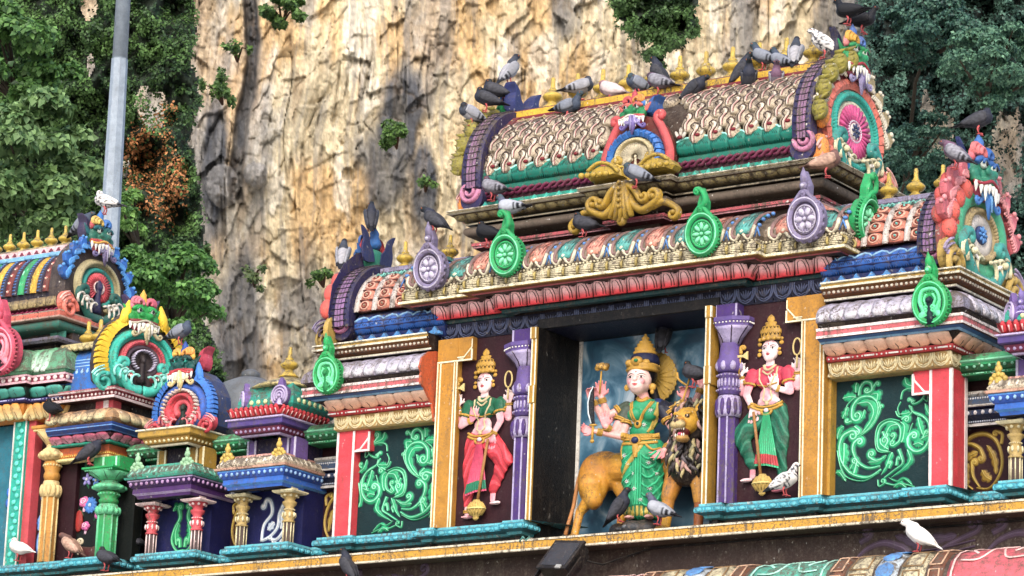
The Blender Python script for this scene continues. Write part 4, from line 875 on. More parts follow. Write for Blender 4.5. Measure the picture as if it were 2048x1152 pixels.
# ------------------------------------------------------------------ barrel vaulted roofs
def ybarrel(cy, cz, ry, rz, a0, a1, n=16): return [(cy-ry*math.cos(math.radians(a0+(a1-a0)*i/n)), cz+rz*math.sin(math.radians(a0+(a1-a0)*i/n))) for i in range(n+1)]
def rib(root, x0, x1, cy, cz, ry, rz, cols, zc, yc, rc, side, bulbs=None):
    """arched rib wrapping the end of the vault, its foot rolled into a curl; side -1/+1 tells where the outside is"""
    A = ybarrel(cy, cz, ry, rz, -12, 168, 30); mb = MB(M(cols[0], .6)); w = (x1-x0)
    S = Surf(A); n = 40
    def band(u0, u1, off, m):
        mb.use(m); V = [S.P(u, i/n, off+.02*math.sin(PI*(u-x0)/w)) for i in range(n+1) for u in (u0, u1)]; mb.add(V, [(2*i, 2*i+1, 2*i+3, 2*i+2) for i in range(n)])
    a, b = x0+w*.3, x1-w*.22
    band(x0, a, 0, M(cols[0], .6)); band(a, b, .003, M(cols[1], .6)); band(b, x1, 0, M(cols[0], .6))
    mb.use(M(cols[0], .5))
    for x in (x0, x1): V = [S.P(x, i/n, o) for i in range(n+1) for o in (0, -.12)]; mb.add(V, [(2*i, 2*i+1, 2*i+3, 2*i+2) for i in range(n)])
    mb.build('arch_rib', root)
    mb = MB(M('#140f22', .4))
    for i in range(34): S.line(mb, [(x0+w*.12, i/34+.004), (x0+w*.5, i/34), (x1-w*.1, i/34+.004)], .004, .006, .02)
    for u in (.3, .45, .6, .78): S.line(mb, [(x0+w*u, i/30) for i in range(31)], .003, .005, .016)
    mb.build('rib_grooves', root)
    mb = MB(M(cols[0], .5)); mb.plate(arc((x0+x1)/2, zc, rc*1.05, rc*1.05, 0, 345, 23), yc-.0, yc+.25, .08); mb.use(M(cols[2], .4)); P = curl(((x0+x1)/2-side*rc*.62, zc+rc*.55), -PI/2, rc*.8, side, 1.6, 26); mb.strip(P, [rc*.2*(1-.4*i/26) for i in range(27)], .035, yc-.0); mb.build('rib_curl', root)
    if bulbs:
        me = bulb_leaf(bulbs)
        for k in range(5):
            an = math.radians(8+k*17); p = Vector(((x0 if side < 0 else x1), cy-(ry-.02)*math.cos(an), cz+(rz-.02)*math.sin(an)))
            link('rim_bulb', me, root, Matrix.Translation(p) @ Matrix.Rotation(PI/2*0, 4, 'Z') @ Matrix.Diagonal((.2*side, .25, .24, 1)))
        mb = MB(M('orange' if bulbs == 'olive' else bulbs, .4)); xx = x0 if side < 0 else x1
        mb.ell((xx+side*.02, yc+.12, zc-.02), (.1, .1, .17)); mb.ell((xx+side*.05, yc+.12, zc+.28), (.06, .06, .09), rot=(0, side*.4, 0)); mb.build('foot_bulb', root)
before = names()
roof = thing('barrel_roof', (.75, 1.2, 3.45), 'largest barrel vaulted roof covered with white shell scales above the central shrine', 'roof')
RX0, RX1 = -1.02, 2.6; CY, CZ, RY, RZ = 1.2, 3.86, .69, .62
A = ybarrel(CY, CZ, RY, RZ, 0, 180, 30)
sweep_path = [(RX0, 0), (RX1, 0)]
sweep('vault', sweep_path, [(y, z) for y, z in A], M('#33241c', .5, .8), roof, Yref=0)
Zr = lambda py, Y=.5: U(1500, py, Y).z
# band of teal scallops, braid and fringe
tb = [(.5, 3.72), (.455, 3.78), (.46, 3.84), (.5, 3.9)]
for xa, xb in ((RX0, .44), (1.27, RX1)):
    pth = [(xa, 0), (xb, 0)]
    sweep('scallop_bed', pth, [(.6, 3.5), (.53, 3.5), (.52, 3.56), (.52, 3.6), (.5, 3.66)]+[(y+.01, z) for y, z in tb], None, roof, Yref=0, cols=[M('dgreen', .5), M('#1c9a86', .6), M('#3a1222', .3), M('#3a1222', .3)]+[M('#0c6a58', .3)]*4)
    S = Surf(tb); mb = MB(M('#0a7866', .3, .3)); S.patch(mb, .19, full, .003); mb.use(M('#a4ece0', .15)); S.line(mb, [(-.095, .72), (-.06, .88), (0, .97), (.06, .88), (.095, .72)], .008, .012, .004); mb.use(M('#04302a', .2))
    for q in (.35, .65, .95): S.line(mb, [(-.09*q, .05), (-.07*q, .5), (0, .55+.3*q), (.07*q, .5), (.09*q, .05)], .003, .004, .004)
    row('scallop', mb.mesh('scallop'), pth, 0, 0, .19, roof, .19)
    mb = MB(M('#6a1c40', .3))
    for x, y, a, L in stations(pth, 0, .085):
        mb.X = TR(x, .5, 3.63, 0); mb.strip([(-.05, -.03), (-.015, -.018), (.015, .018), (.05, .03)], .017, .022); mb.strip([(-.05, .03), (-.02, .022)], .014, .015); mb.strip([(.02, -.022), (.05, -.03)], .014, .015)
    o = mb.build('braid', roof); o['kind'] = 'stuff'
    mb = MB(M('#3ab8a4', .5)); mb.plate([(-.075, 0), (.075, 0), (.07, .03), (.03, .045), (0, .085), (-.03, .045), (-.07, .03)], -.02, .03, .12); me = mb.mesh('fringe_leaf')
    for x, y, a, L in stations(pth, 0, .145): link('fringe_leaf', me, roof, TR(x, .47, 3.465, 0, (L/.15, 1, 1)))
# shell scales
def scale_mesh():
    mb = MB(M('#bcaa90', .95, .45)); S = Surf([(0, -.13), (-.02, -.04), (-.022, .04), (0, .13)])
    S.patch(mb, .15, lambda t: math.sin(PI*min(1, .12+.85*t)**.8)**.75*.98+.02, .045, 6, 8)
    mb.use(M('#3a241c', .4)); S.line(mb, catmull([(-.02, .03), (-.035, .3), (-.01, .5), (-.045, .68), (-.01, .83)], 3), .005, .006, .042); S.line(mb, catmull([(.0, .05), (.0, .3), (.03, .5), (.035, .68), (.0, .78), (-.02, .68)], 3), .004, .006, .044)
    mb.use(M('#dccdb6', .5)); S.line(mb, catmull([(-.01, .02), (-.018, .3), (.01, .5), (.012, .66), (-.012, .72)], 3), .011, .012, .04); mb.use(M('#c08a84', .3)); S.line(mb, catmull([(-.002, .05), (-.006, .3), (.022, .5)], 3), .004, .004, .052)
    return mb.mesh('scale')
SC = scale_mesh(); SV = Surf(A); rows_ = 8; arcl = SV.H
for r_ in range(rows_):
    t = (.04+r_*.058); y_, z_ = SV.P(0, t).y, SV.P(0, t).z; n1, n2 = SV.P(0, t-.01), SV.P(0, t+.01); tang = (n2-n1).normalized(); nr = Vector((0, -tang.z, tang.y)); xs = RX0+.1+(.1 if r_ % 2 else 0); k = 0
    while xs < RX1-.06:
        if not (.4 < xs < 1.3 and r_ < 5) or abs(xs-.85) > .42-.02*r_ and r_ >= 3:
            R = Matrix(((1, 0, 0, xs), (0, -nr.y, tang.y, y_+nr.y*.01), (0, -nr.z, tang.z, z_+nr.z*.01), (0, 0, 0, 1))) @ Matrix.Rotation(random.uniform(-.06, .06), 4, 'Y')
            link('scale', SC, roof, R @ Matrix.Diagonal((1.17*random.uniform(.94, 1.06), random.uniform(.85, 1.15), random.uniform(.92, 1.02), 1)))
        xs += .2
mb = MB(M('#c9bfae', .6))
for x, y, a, L in stations([(RX0+.05, 0), (RX1, 0)], 0, .2):
    if .4 < x < 1.3: continue
    mb.X = TR(x, .47, 3.9); mb.use(M('#d8cfc0', .5))
    for q in (-1, 0, 1): mb.ell((q*.04, .0, .03+.03*(q == 0)), (.02, .02, .05), 6, 5, (0, q*.5, 0))
    mb.use(M('#7a1424', .3)); mb.ell((0, -.02, .0), (.03, .02, .02), 7, 5)
o = mb.build('bud_row', roof); o['kind'] = 'stuff'
# ridge
rp = [(RX0-.02, 0), (RX1+.02, 0)]
sweep('lavender_strip', rp, [(.9, 4.4), (.86, 4.41), (.87, 4.46), (.93, 4.48)], M('#a9a2be', .5), roof, Yref=0)
sweep('wavy_trim', rp, [(.92, 4.46), (.92, 4.52), (1.0, 4.55)], M('#b09a72', .8), roof, Yref=0)
mb = MB(M('#c0a878', .5)); mb.strip([(-.06, 0), (-.03, .02), (0, .045), (.03, .02), (.06, 0)], .01, .015); mb.ell((0, -.01, .012), (.02, .012, .016), 6, 5)
tm = mb.mesh('trim_leaf')
for x, y, a, L in stations(rp, 0, .13): link('trim_leaf', tm, roof, TR(x, .91, 4.475))
sweep('ridge_band', rp, [(.98, 4.54), (.965, 4.54), (.965, 4.565), (1.0, 4.57), (1.0, 4.64), (1.03, 4.66), (1.2, 4.68), (1.37, 4.66), (1.4, 4.54)], None, roof, Yref=0, cols=[M('#7a1c28', .4)]*3+[M('#d4a81e', .7), M('#7a1c28', .4), M('#d4a81e', 1.), M('#8c7a58', 1.), M('#8c7a58', 1.)])
mb = MB(M('#8a84a0', .5))
for x in np.linspace(RX0+.1, RX1-.1, 12): mb.ell((x, .86, 4.435), (.05, .02, .03), 8, 5)
o = mb.build('strip_boss', roof); o['kind'] = 'stuff'
rib(roof, RX0-.2, RX0+.03, CY, CZ, .79, .8, ['#2a2450', '#8a6484', '#c07a9a'], 3.6, .44, .14, -1, 'olive')
rib(roof, RX1-.03, RX1+.17, CY, CZ, .79, .8, ['#2a2450', '#8a6484', '#c07a9a'], 3.62, .44, .14, 1, 'olive')
worldchild(roof, before)
N_F = 11; xa, xb = U(1105, 200, 1.2).x, U(1627, 120, 1.2).x
for k in range(N_F): finial(xa+(xb-xa)*k/(N_F-1), 1.2, 4.67, 'gold pot finial on the top ridge, %s of eleven' % ORD[k], 'gold finials on the highest ridge', 1.12)
P_MAIN = dict(back='#7a2a34', rings=[(.2, .1, .045, '#cf4a86', 'fan'), (.12, .02, .05, '#d8c8d0', 's'), (.315, .03, .04, '#ddd2b4', 's'), (.41, .06, .05, '#27a595', 'rope'), (.53, .055, .05, '#d9705c', 'tile')], centre='flower', cc=('#d8cfc4', '#303a5c'), rim='leaf', rimc=('#a89468', '#ded4bc'), bulb='olive',
   tongue=('#9a90b8', '#6a5f90'), face=('#1f8a50', '#178048', '#2a8a50', '#d0607a'), horn=('#d07a7a', '#232444'), crest=('#d8a030', '#4a72b8', '#3a64a8'), lip='#a82030', foot=('#2e8f86', '#d8cfa8', '#e07a68'), foot2='#e8b0a4', cz=.5, fz=1.12, fs=.45)
gable_mask('gable_mask', (2.78, 1.22, 3.46), PI/2, 'biggest fanged gable mask with pink medallion at the right end of the top roof', 1.45, P_MAIN, depth=.16)
P_B = dict(P_MAIN); P_B.update(horn=('#e07a60', '#2c3466'), rim=None)
gable_mask('gable_mask', (RX0-.2, 1.22, 3.46), -PI/2, 'back of the fanged gable mask crowning the left end of the top roof', 1.45, P_B)
P_N = dict(back='#6a2a24', rings=[(.17, .1, .05, '#c9bda0', 'fan'), (.33, .06, .06, '#c8b88c', 'rope'), (.47, .07, .07, '#2b74c4', 'tile')], span=(-35, 215), keysize=.3, key='#c9bda0', rim='plain', rimc=('#c0484a',), tongue=('#6c5c9c', '#9c90c0'), face=('#1a7a48', '#c05a50', '#a83038', '#c04858'), horn=('#3c7ac0', '#2a5a9c'), crest=('#c24a4a', '#d08a3a', '#b83a48'), lip='#e0d8c8', foot=('#b09030', '#c8a840', '#b09030'), foot2='#c8a840', fs=.52, cz=.42)
gable_mask('gable_mask', (.85, .4, 3.5), 0, 'small front facing lion mask over a shell fan in the middle of the top roof', .86, P_N, depth=.35)
# gold leaf console under the small mask
def console():
    root = thing('gold_console', (.9, .25, 3.1), 'gilded acanthus console of curling leaves hanging below the small lion mask', 'ornament'); G = M('#a98624', .55, .32)
    for sg in (-1, 1):
        mb = MB(G); scroll(mb, [(sg*.03, .22), (sg*.1, .1), (sg*.22, .02), (sg*.36, .08)], .05, .035, .07, sg, h=.07, y0=-.1, turns=1.1); mb.build('scroll_leaf', root)
        mb = MB(G); scroll(mb, [(sg*.3, .05), (sg*.44, .08), (sg*.58, .0)], .04, .03, .06, sg*-1, h=.06, y0=-.08, turns=1.1); mb.build('scroll_leaf', root)
        mb = MB(G); scroll(mb, [(sg*.02, .3), (sg*.12, .24), (sg*.2, .12)], .045, .03, .05, sg, h=.07, y0=-.12, turns=1.); mb.build('scroll_leaf', root)
        mb = MB(M('#b8982e', .4, .35)); O = [(sg*x, z) for x, z in ((.1, .43), (.3, .42), (.46, .42), (.5, .46), (.45, .52), (.34, .56), (.2, .55), (.12, .5))]; mb.plate(O, -.06, .12, .3); mb.strip(catmull([(sg*.1, .45), (sg*.2, .54), (sg*.34, .57), (sg*.46, .5)], 4), .02, .03, -.06)
        for q in range(5): mb.ell((sg*(.2+.07*q), -.14, .43+.003*q), (.035, .03, .03), 7, 5)
        mb.build('wing_leaf', root)
    mb = MB(G)
    for a in (-2, -1, 0, 1, 2): mb.strip([(a*.02, .3), (a*.035, .1), (a*.06, -.08+abs(a)*.02)], [.025, .035, .02], .06, -.14)
    for k in range(5): mb.ell((0, -.21, .3-.06*k), .022, 7, 5)
    mb.ell((0, -.14, -.07), (.06, .04, .05)); mb.build('acanthus_drop', root)
console()
# ------------------------------------------------------------------ round medallions standing on the cornices
def medallion(px, py, Y, label, kind, col, rz=0, s=1., X=None):
    pos = U(px, py, Y) if X is None else UX(px, py, X); root = thing('cornice_medallion', pos, label, 'medallion', None, rz, (s, s, s)); root.rotation_euler = (.12, 0, rz)
    c, c2, c3 = col; dk = M(c3, .3); r = .19; R = .21
    mb = MB(M(c, .3, .4)); mb.plate(arc(0, 0, .17, .2, 0, 352, 44), -.02, .09, .1)
    mb.plate([(-.07, .12), (.07, .12), (.04, .22), (.05, .3), (.0, .44), (-.05, .3), (-.04, .22)], -.01, .08, .2); mb.build('body', root)
    mb = MB(M(c, .3, .4)); prism_ring(mb, 0, 0, .155, .18, .03, .03, -.02)
    n = 36 if kind != 'purple' else 18
    for k in range(n): a = 2*PI*k/n; mb.ell((.178*math.cos(a), .0, .205*math.sin(a)), (.02, .025, .011 if n > 20 else .028), 5, 4, (0, -a, 0))
    mb.build('rim', root)
    mb = MB(dk)
    prism_ring(mb, 0, 0, .122, .145, .008, .006, -.022)
    mb.build('groove', root)
    mb = MB(M(c2, .3)); prism_ring(mb, 0, 0, .16, .186, .007, .008, -.046); prism_ring(mb, 0, 0, .105, .122, .006, .012, -.02)
    for k in range(20): a = 2*PI*k/20; mb.ell((.086*math.cos(a)*1.05, -.022, .1*math.sin(a)*1.05), (.007, .006, .007), 5, 3)
    mb.build('light_rings', root)['kind'] = 'stuff'
    if kind == 'key':
        mb = MB(M(c2, .2))
        for sg in (-1, 1): scroll(mb, [(0, .13), (sg*.07, .11), (sg*.1, .02), (sg*.07, -.06)], .02, .018, .035, -sg, h=.03, y0=-.02); scroll(mb, [(sg*.03, .08), (sg*.055, .03), (sg*.03, -.03)], .012, .012, 0, 1, h=.02, y0=-.02); mb.strip([(sg*.05, -.08), (sg*.1, -.12), (sg*.09, -.18)], [.03, .04, .01], .03, -.02)
        mb.build('scrolls', root); mb = MB(M(c3, .1)); mb.strip([(0, -.2), (0, -.12), (0, -.03), (0, .02), (0, .06)], [.05, .03, .022, .04, .01], .04, -.02); mb.ell((0, -.05, .02), .03); mb.build('keyhole', root)
    else:
        mb = MB(M(c2, .2)); n = 8 if kind == 'green' else 6
        for k in range(n): a = 2*PI*k/n; mb.ell((.065*math.cos(a), -.02, .072*math.sin(a)), (.042, .022, .02 if n == 8 else .028), 8, 5, (0, -a, 0))
        mb.ell((0, -.03, 0), .018, 8, 5); mb.build('flower', root)
        if kind == 'green':
            mb = MB(M(c, .2))
            for k in range(30): a = 2*PI*k/30; mb.box(-.004, .004, -.03, -.02, -.003, .003); 
            prism_ring(mb, 0, 0, .11, .125, .012, .014, -.02); mb.build('fluted_ring', root)
    for sg in (-1, 1): mb = MB(M(c, .3)); scroll(mb, [(sg*.13, .12), (sg*.07, .19), (sg*.03, .24)], .025, .018, .028, sg, h=.03, y0=-.02); mb.build('collar_curl', root)
    mb = MB(M(c, .3)); 
    if kind == 'green': scroll(mb, [(-.02, .24), (.05, .29), (.035, .38), (-.005, .42)], .03, .022, .03, 1, h=.035, y0=-.02)
    else: mb.ell((0, -.02, .3), (.04, .03, .045)); mb.strip([(0, .3), (0, .4), (0, .47)], [.04, .03, .004], .03, -.01); mb.use(M(c2, .2)); mb.ell((0, -.045, .3), .018); mb.ell((0, -.03, .24), .02)
    mb.build('flame_tip', root); return root
PUR = ('#7c7292', '#c4bcd0', '#352a44'); GRN = ('#139a56', '#7fe0ac', '#04402c'); GRK = ('#0fa052', '#5fe09c', '#06262c')
medallion(1612, 438, -.12, 'grey purple rosette medallion above the right end of the red lotus cornice', 'purple', PUR, s=1.02)
medallion(1406, 468, -.2, 'bright green rosette medallion standing right of the gilded console', 'green', GRN)
medallion(1013, 510, -.2, 'green rosette medallion on the cornice below a pale grey pigeon', 'green', GRN)
medallion(860, 538, -.12, 'lavender grey rosette medallion at the left corner of the cornice', 'purple', PUR, s=1.)
medallion(1733, 440, 0, 'green medallion seen edge on at the right hand return of the cornice', 'green', GRN, rz=PI/2, X=3.44)
# ================================================================== wings
ORNW = {}
TQ = M('#2b8fa2', .5, .4)
def wing(sg):
    right = sg > 0; X = lambda h: XC+sg*h
    root = thing('shrine_wing', (X(2.9), .8, 0), 'lower %s wing of the shrine with rosette tiled vault and green bird panel' % ('right' if right else 'left'), 'shrine')
    def P(h0, h1, yb=1.6): a = [(X(h0), 0), (X(h1), 0), (X(h1), yb)]; return a if right else a[::-1]
    hi, ho = 2.2, 3.678; pth = P(hi, ho)
    before = names()
    gcol = lambda d=.3: M('#a87e22', d)
    sweep('wing_wall', P(2.165, 3.99, 1.3), [(.6, 1.3), (.6, 2.2)], M('#2a2426', .6), root, Yref=0)
    mb = MB(M('#03262a', .04, .6)); a, b = sorted((X(2.13), X(3.4))); mb.box(a, b, .4, .55, .2, 1.33); mb.build('green_panel', root)
    mb = MB(M('#a87e22', .3)); a, b = sorted((X(2.165), X(2.2))); mb.box(a, b, .3, .42, .2, 1.31); mb.build('gold_return', root)
    # frieze, red line, petals, blue, pink, ledge
    sweep('tan_frieze', pth, [(.5, 1.304), (.27, 1.304), (.25, 1.318), (.25, 1.45), (.4, 1.452)], M('#a88a52', .35, .5), root, Yref=0)
    me = arch_tile([(.0, 1.315), (.0, 1.448)], .17, '#e2d2a4'); ORNW['a'] = me; row('arch_leaf', me, pth, -.25, 0, .17, root, .17)
    sweep('red_fillet', pth, [(.3, 1.453), (.215, 1.453), (.2, 1.47), (.2, 1.5), (.3, 1.5)], M('#b02028', .3), root, Yref=0)
    beads('dash_string', pth, 0, .2, 1.472, .012, .05, M('white', .3), root, dash=True)
    pc = [(.2, 1.502), (.17, 1.53), (.12, 1.57), (.1, 1.588)]
    sweep('petal_bed', pth, [(.3, 1.5)]+[(y+.03, z) for y, z in pc]+[(.3, 1.6)], M('#1c100e', .3), root, Yref=0)
    me = petal_lobe([(y-.2, z) for y, z in pc], .2, '#e8a27c', '#f4cdb4', dirt=.15); row('petal', me, pth, -.2, 0, .2, root, .2)
    sweep('blue_band', pth, [(.2, 1.592), (.1, 1.592), (.09, 1.596), (.07, 1.605), (.03, 1.62), (.03, 1.625)], None, root, Yref=0, cols=[M('dbrown'), M('#7fb4dc', .3), M('#7fb4dc', .3), M('#225a94', .3), M('#1c3c6c', .3)])
    sweep('pink_band', pth, [(.04, 1.622), (.0, 1.622), (.0, 1.645), (.008, 1.648), (.008, 1.688), (.0, 1.691), (.0, 1.716), (.2, 1.72)], None, root, Yref=0, cols=[M('maroon'), M('#e0d2cc', .6), M('#e0d2cc', .5), M('#c85a60', .7), M('#e0d2cc', .5), M('#e0d2cc', .6), M('#d8b8b0', .9)])
    sweep('drip_fillet', pth, [(.2, 1.718), (.05, 1.72), (.02, 1.765), (.1, 1.77)], M('#2c2020', .8), root, Yref=0)
    lc = [(-.02, 1.772), (-.025, 1.8), (-.0, 1.87), (.06, 1.93), (.16, 1.975), (.22, 1.985)]
    sweep('tile_bed', pth, [(.1, 1.768)]+[(y+.015, z-.005) for y, z in lc]+[(.3, 1.98)], M('#8c8494', .9), root, Yref=0)
    me = tile_piece(lc, .15, '#d6d2d8', '#a49cb8'); row('ledge_tile', me, pth, -.0, 0, .15, root, .15, inner=-.2)
    sweep('neck', pth, [(.3, 1.975), (.3, 2.0)], M('#4a3c34', .8), root, Yref=0)
    sweep('gold_cornice', pth, [(.3, 2.0), (.15, 2.0), (.14, 2.005), (.14, 2.022), (.16, 2.024), (.13, 2.04), (.1, 2.05), (.095, 2.09), (.06, 2.1), (.055, 2.118), (.075, 2.122), (.08, 2.145), (.06, 2.15), (.06, 2.162), (.5, 2.168)], None, root, Yref=0,
          cols=[M('dbrown'), M('white', .4), M('#e4dcc4', .4), M('wood', .4), M('wood', .5), M('#6a3c20', .5), M('#6a3c20', .5), M('#8a5a24', .4), M('#e4dcc4', .5), M('#e4dcc4', .5), M('#b08a30', .5), M('#e4dcc4', .5), M('#e4dcc4', .5), M('#a8987a', 1.)])
    beads('bead_string', pth, 0, .095, 2.07, .016, .05, M('#d8ccb8', .6), root, 1.1)
    if not right:
        mb = MB(M('#c4501c', .45)); prf = [(.5, 1.3), (.25, 1.3), (.2, 1.46), (.13, 1.53), (.06, 1.6), (-.01, 1.63), (-.012, 1.71), (.0, 1.74), (-.035, 1.79), (.0, 1.89), (.1, 1.97), (.22, 2.0), (.5, 2.0)]
        n_ = len(prf); xx = X(hi); mb.add([(xx+.004, y, z) for y, z in prf]+[(xx-.02, y, z) for y, z in prf], [tuple(range(n_)), tuple(reversed(range(n_, 2*n_)))]+[(i, (i+1) % n_, n_+(i+1) % n_, n_+i) for i in range(n_)], False); mb.build('orange_end', root)
    # vault
    V0, V1 = 2.12, 3.2; vp = [(X(V0), 0), (X(V1), 0)]; vp = vp if right else vp[::-1]; cy, cz, ry, rz = .8, 2.5, .56, .5
    A = ybarrel(cy, cz, ry, rz, 0, 180, 24); sweep('vault', vp, A, M('#5a3226', .6), root, Yref=0)
    sb = [(.24, 2.26), (.19, 2.32), (.19, 2.38), (.23, 2.44)]
    sweep('scallop_bed', vp, [(.3, 2.15), (.26, 2.16), (.25, 2.2), (.24, 2.25)]+sb+[(.3, 2.5)], M('#14265c', .3, .35), root, Yref=0)
    S = Surf(sb); mb = MB(M('#1c58a8', .3, .3)); S.patch(mb, .19, full, .003); mb.use(M('#8ab8dc', .3)); S.line(mb, [(-.095, .72), (-.06, .88), (0, .97), (.06, .88), (.095, .72)], .008, .012, .004); mb.use(M('#0a1638', .2))
    for q in (.35, .65, .95): S.line(mb, [(-.09*q, .05), (-.07*q, .5), (0, .55+.3*q), (.07*q, .5), (.09*q, .05)], .003, .004, .004)
    row('scallop', mb.mesh('scallop'), vp, 0, 0, .19, root, .19)
    mb = MB(M('#3f86c4', .5)); mb.plate([(-.075, 0), (.075, 0), (.07, .03), (.03, .045), (0, .085), (-.03, .045), (-.07, .03)], -.02, .03, .12); me = mb.mesh('fringe_leaf')
    for x, y, a, L in stations(vp, 0, .145): link('fringe_leaf', me, root, TR(x, .19, 2.162, 0, (L/.15, 1, 1)))
    # rosette tiles between bands
    S = Surf(A); mb = MB(M('#d07860', .5)); T = Surf([(0, -.06), (-.012, 0), (0, .06)]); T.patch(mb, .14, both, .02, 6, 6); mb.use(M('#e0a890', .3)); prism = arc(0, .5, .045, .3, 0, 345, 15); T.line(mb, prism, .008, .014, .018, True); mb.use(M('#7a2c20', .2)); T.line(mb, arc(0, .5, .028, .2, 0, 345, 11), .004, .01, .024, True); mb.use(M('#68b8ac' if right else '#a89078', .1)); T.dot(mb, 0, .5, .014, .045); mb.use(M('#5a2018', .4)); T.line(mb, [(-.07, .04), (0, .0), (.07, .04)], .01, .02, .006)
    me = mb.mesh('rosette')
    nb = 5
    for c in range(nb):
        x = X(V0+.1+(V1-V0)*c/nb*1.02)
        for t in (.035, .105, .175, .245):
            p = S.P(x, t, .004); q = S.P(x, t+.01, .004); tg = (q-p).normalized(); n = Vector((0, -tg.z, tg.y)); link('rosette', me, root, Matrix(((1.05, 0, 0, p.x), (0, -n.y, tg.y, p.y), (0, -n.z, tg.z, p.z), (0, 0, 0, 1))))
        mb = MB(M('#c8bcb4', .6)); xx = x+.11*sg; V = []
        for k in range(20):
            for u, o in ((-.03, .0), (-.02, .03), (.02, .03), (.03, 0)): V.append(S.P(xx+u, k/19*.5, o))
        mb.add(V, [(k*4+j, k*4+j+1, k*4+j+5, k*4+j+4) for k in range(19) for j in range(3)]); mb.build('vault_band', root)
    zr = cz+rz
    sweep('teal_trim', vp, [(cy-.26, zr-.1), (cy-.29, zr-.09), (cy-.24, zr-.02), (cy-.2, zr-.01)], M('#2f9e92', .5), root, Yref=0)
    mb = MB(M('#7cc8bc', .4)); mb.strip([(-.055, -.02), (-.02, .02), (.02, -.015), (.055, .02)], .012, .015)
    for x, y, a, L in stations(vp, 0, .11): mb.X = TR(x, cy-.285, zr-.055); mb.strip([(-.055, -.02), (-.02, .02), (.02, -.015), (.055, .02)], .01, .02)
    o = mb.build('wavy_trim', root); o['kind'] = 'stuff'
    sweep('ridge_strip', vp, [(cy-.2, zr-.02), (cy-.22, zr), (cy-.22, zr+.04), (cy-.14, zr+.07), (cy+.14, zr+.07), (cy+.2, zr)], None, root, Yref=0, cols=[M('#8c84a0', .6)]*3+[M('#a89878', .9)]*2)
    a, b = (X(3.14), X(3.36)) if right else (X(3.48), X(3.24))
    rib(root, a, b, cy, cz-.02, .66, .62, ['#24204a', '#84608a', '#b87098'], 2.34, .2, .12, sg, 'coral')
    # pillar
    mb = MB(M('#cf2f3c', .2, .4)); a, b = sorted((X(3.2), X(3.42))); mb.box(a, b, .3, .6, .2, 1.303); a, b = sorted((X(3.03), X(3.2))); mb.box(a, b, .31, .42, 1.1, 1.303); mb.build('red_pillar', root)
    mb = MB(M('#e8d8d4', .2)); 
    for h in (3.2, 3.3965): a, b = sorted((X(h), X(h+.025))); mb.box(a, b, .292, .302, .2, 1.3)
    mb.build('white_stripe', root)
    if right: mb = MB(M('#e8d8d4', .2)); mb.box(X(3.412), X(3.422)+.004, .296, .32, .2, 1.3); mb.box(X(3.42)-.002, X(3.42)+.006, .55, .6, .2, 1.3); mb.build('side_stripe', root)
    mb = MB(M('#e8d8d4', .2)); a, b = sorted((X(3.02), X(3.2))); mb.box(a, b, .3, .312, 1.085, 1.105); a, b = sorted((X(3.02), X(3.04))); mb.box(a, b, .298, .312, 1.105, 1.28); mb.strip([(X(3.03), 1.27), (X(3.04), 1.22), (X(3.14), 1.11), (X(3.19), 1.105)], .01, .008, .31); mb.build('bracket_stripe', root)
    worldchild(root, before)
    for k, h in enumerate((2.5, 2.78, 3.06)):
        finial(X(h), cy, zr+.06, 'gold pot finial on the %s wing ridge, %s outwards from the top roof' % ('right' if right else 'left', ['first', 'second', 'third'][k]), 'gold finials on the wing ridges', .98)
    return root
wing(1); wing(-1)
PWR = dict(back='#9a3c3c', rings=[(.17, .07, .04, '#d8ccc0', 's'), (.27, .045, .05, '#a89468', 'rope'), (.42, .09, .06, '#4aae80', 's')], centre='flower', cc=('#1f3c74', '#4a88c8'), rim='leaf', rimc=('#c8606a', '#e08c90'), bulb='#c84a44',
   tongue=('#3a78c0', '#6aa4d8'), face=('#2a7a62', '#2a5a98', '#2a7a5c', '#c84c68'), horn=('#d0606a', '#2c3466'), crest=('#d0686a', '#2a5ca0', '#2864a8'), lip='#9a2434', foot=('#3c9a90', '#d8cfa8', '#b89848'), foot2='#a898b8', cz=.46, ez=.93, fz=.95)
gable_mask('gable_mask', (4.34, .8, 2.165), PI/2, 'fanged gable mask with blue flower medallion at the end of the right wing', 1.5, PWR, depth=.1)
PWL = dict(PWR); PWL.update(back='#2a2450', horn=('#c8404a', '#262c58'), rim=None)
gable_mask('gable_mask', (-2.6, .8, 2.165), -PI/2, 'back of the gable mask with coral bumps at the end of the left wing', 1.5, PWL, depth=.03)
medallion(1862, 606, -.08, 'green keyhole medallion with spiky rim on the right wing ledge', 'key', GRK, s=.98)
medallion(655, 750, -.08, 'green keyhole medallion on the outer corner of the left wing ledge', 'key', ('#0fa052', '#6fe8a4', '#0f7a40'), s=.9)
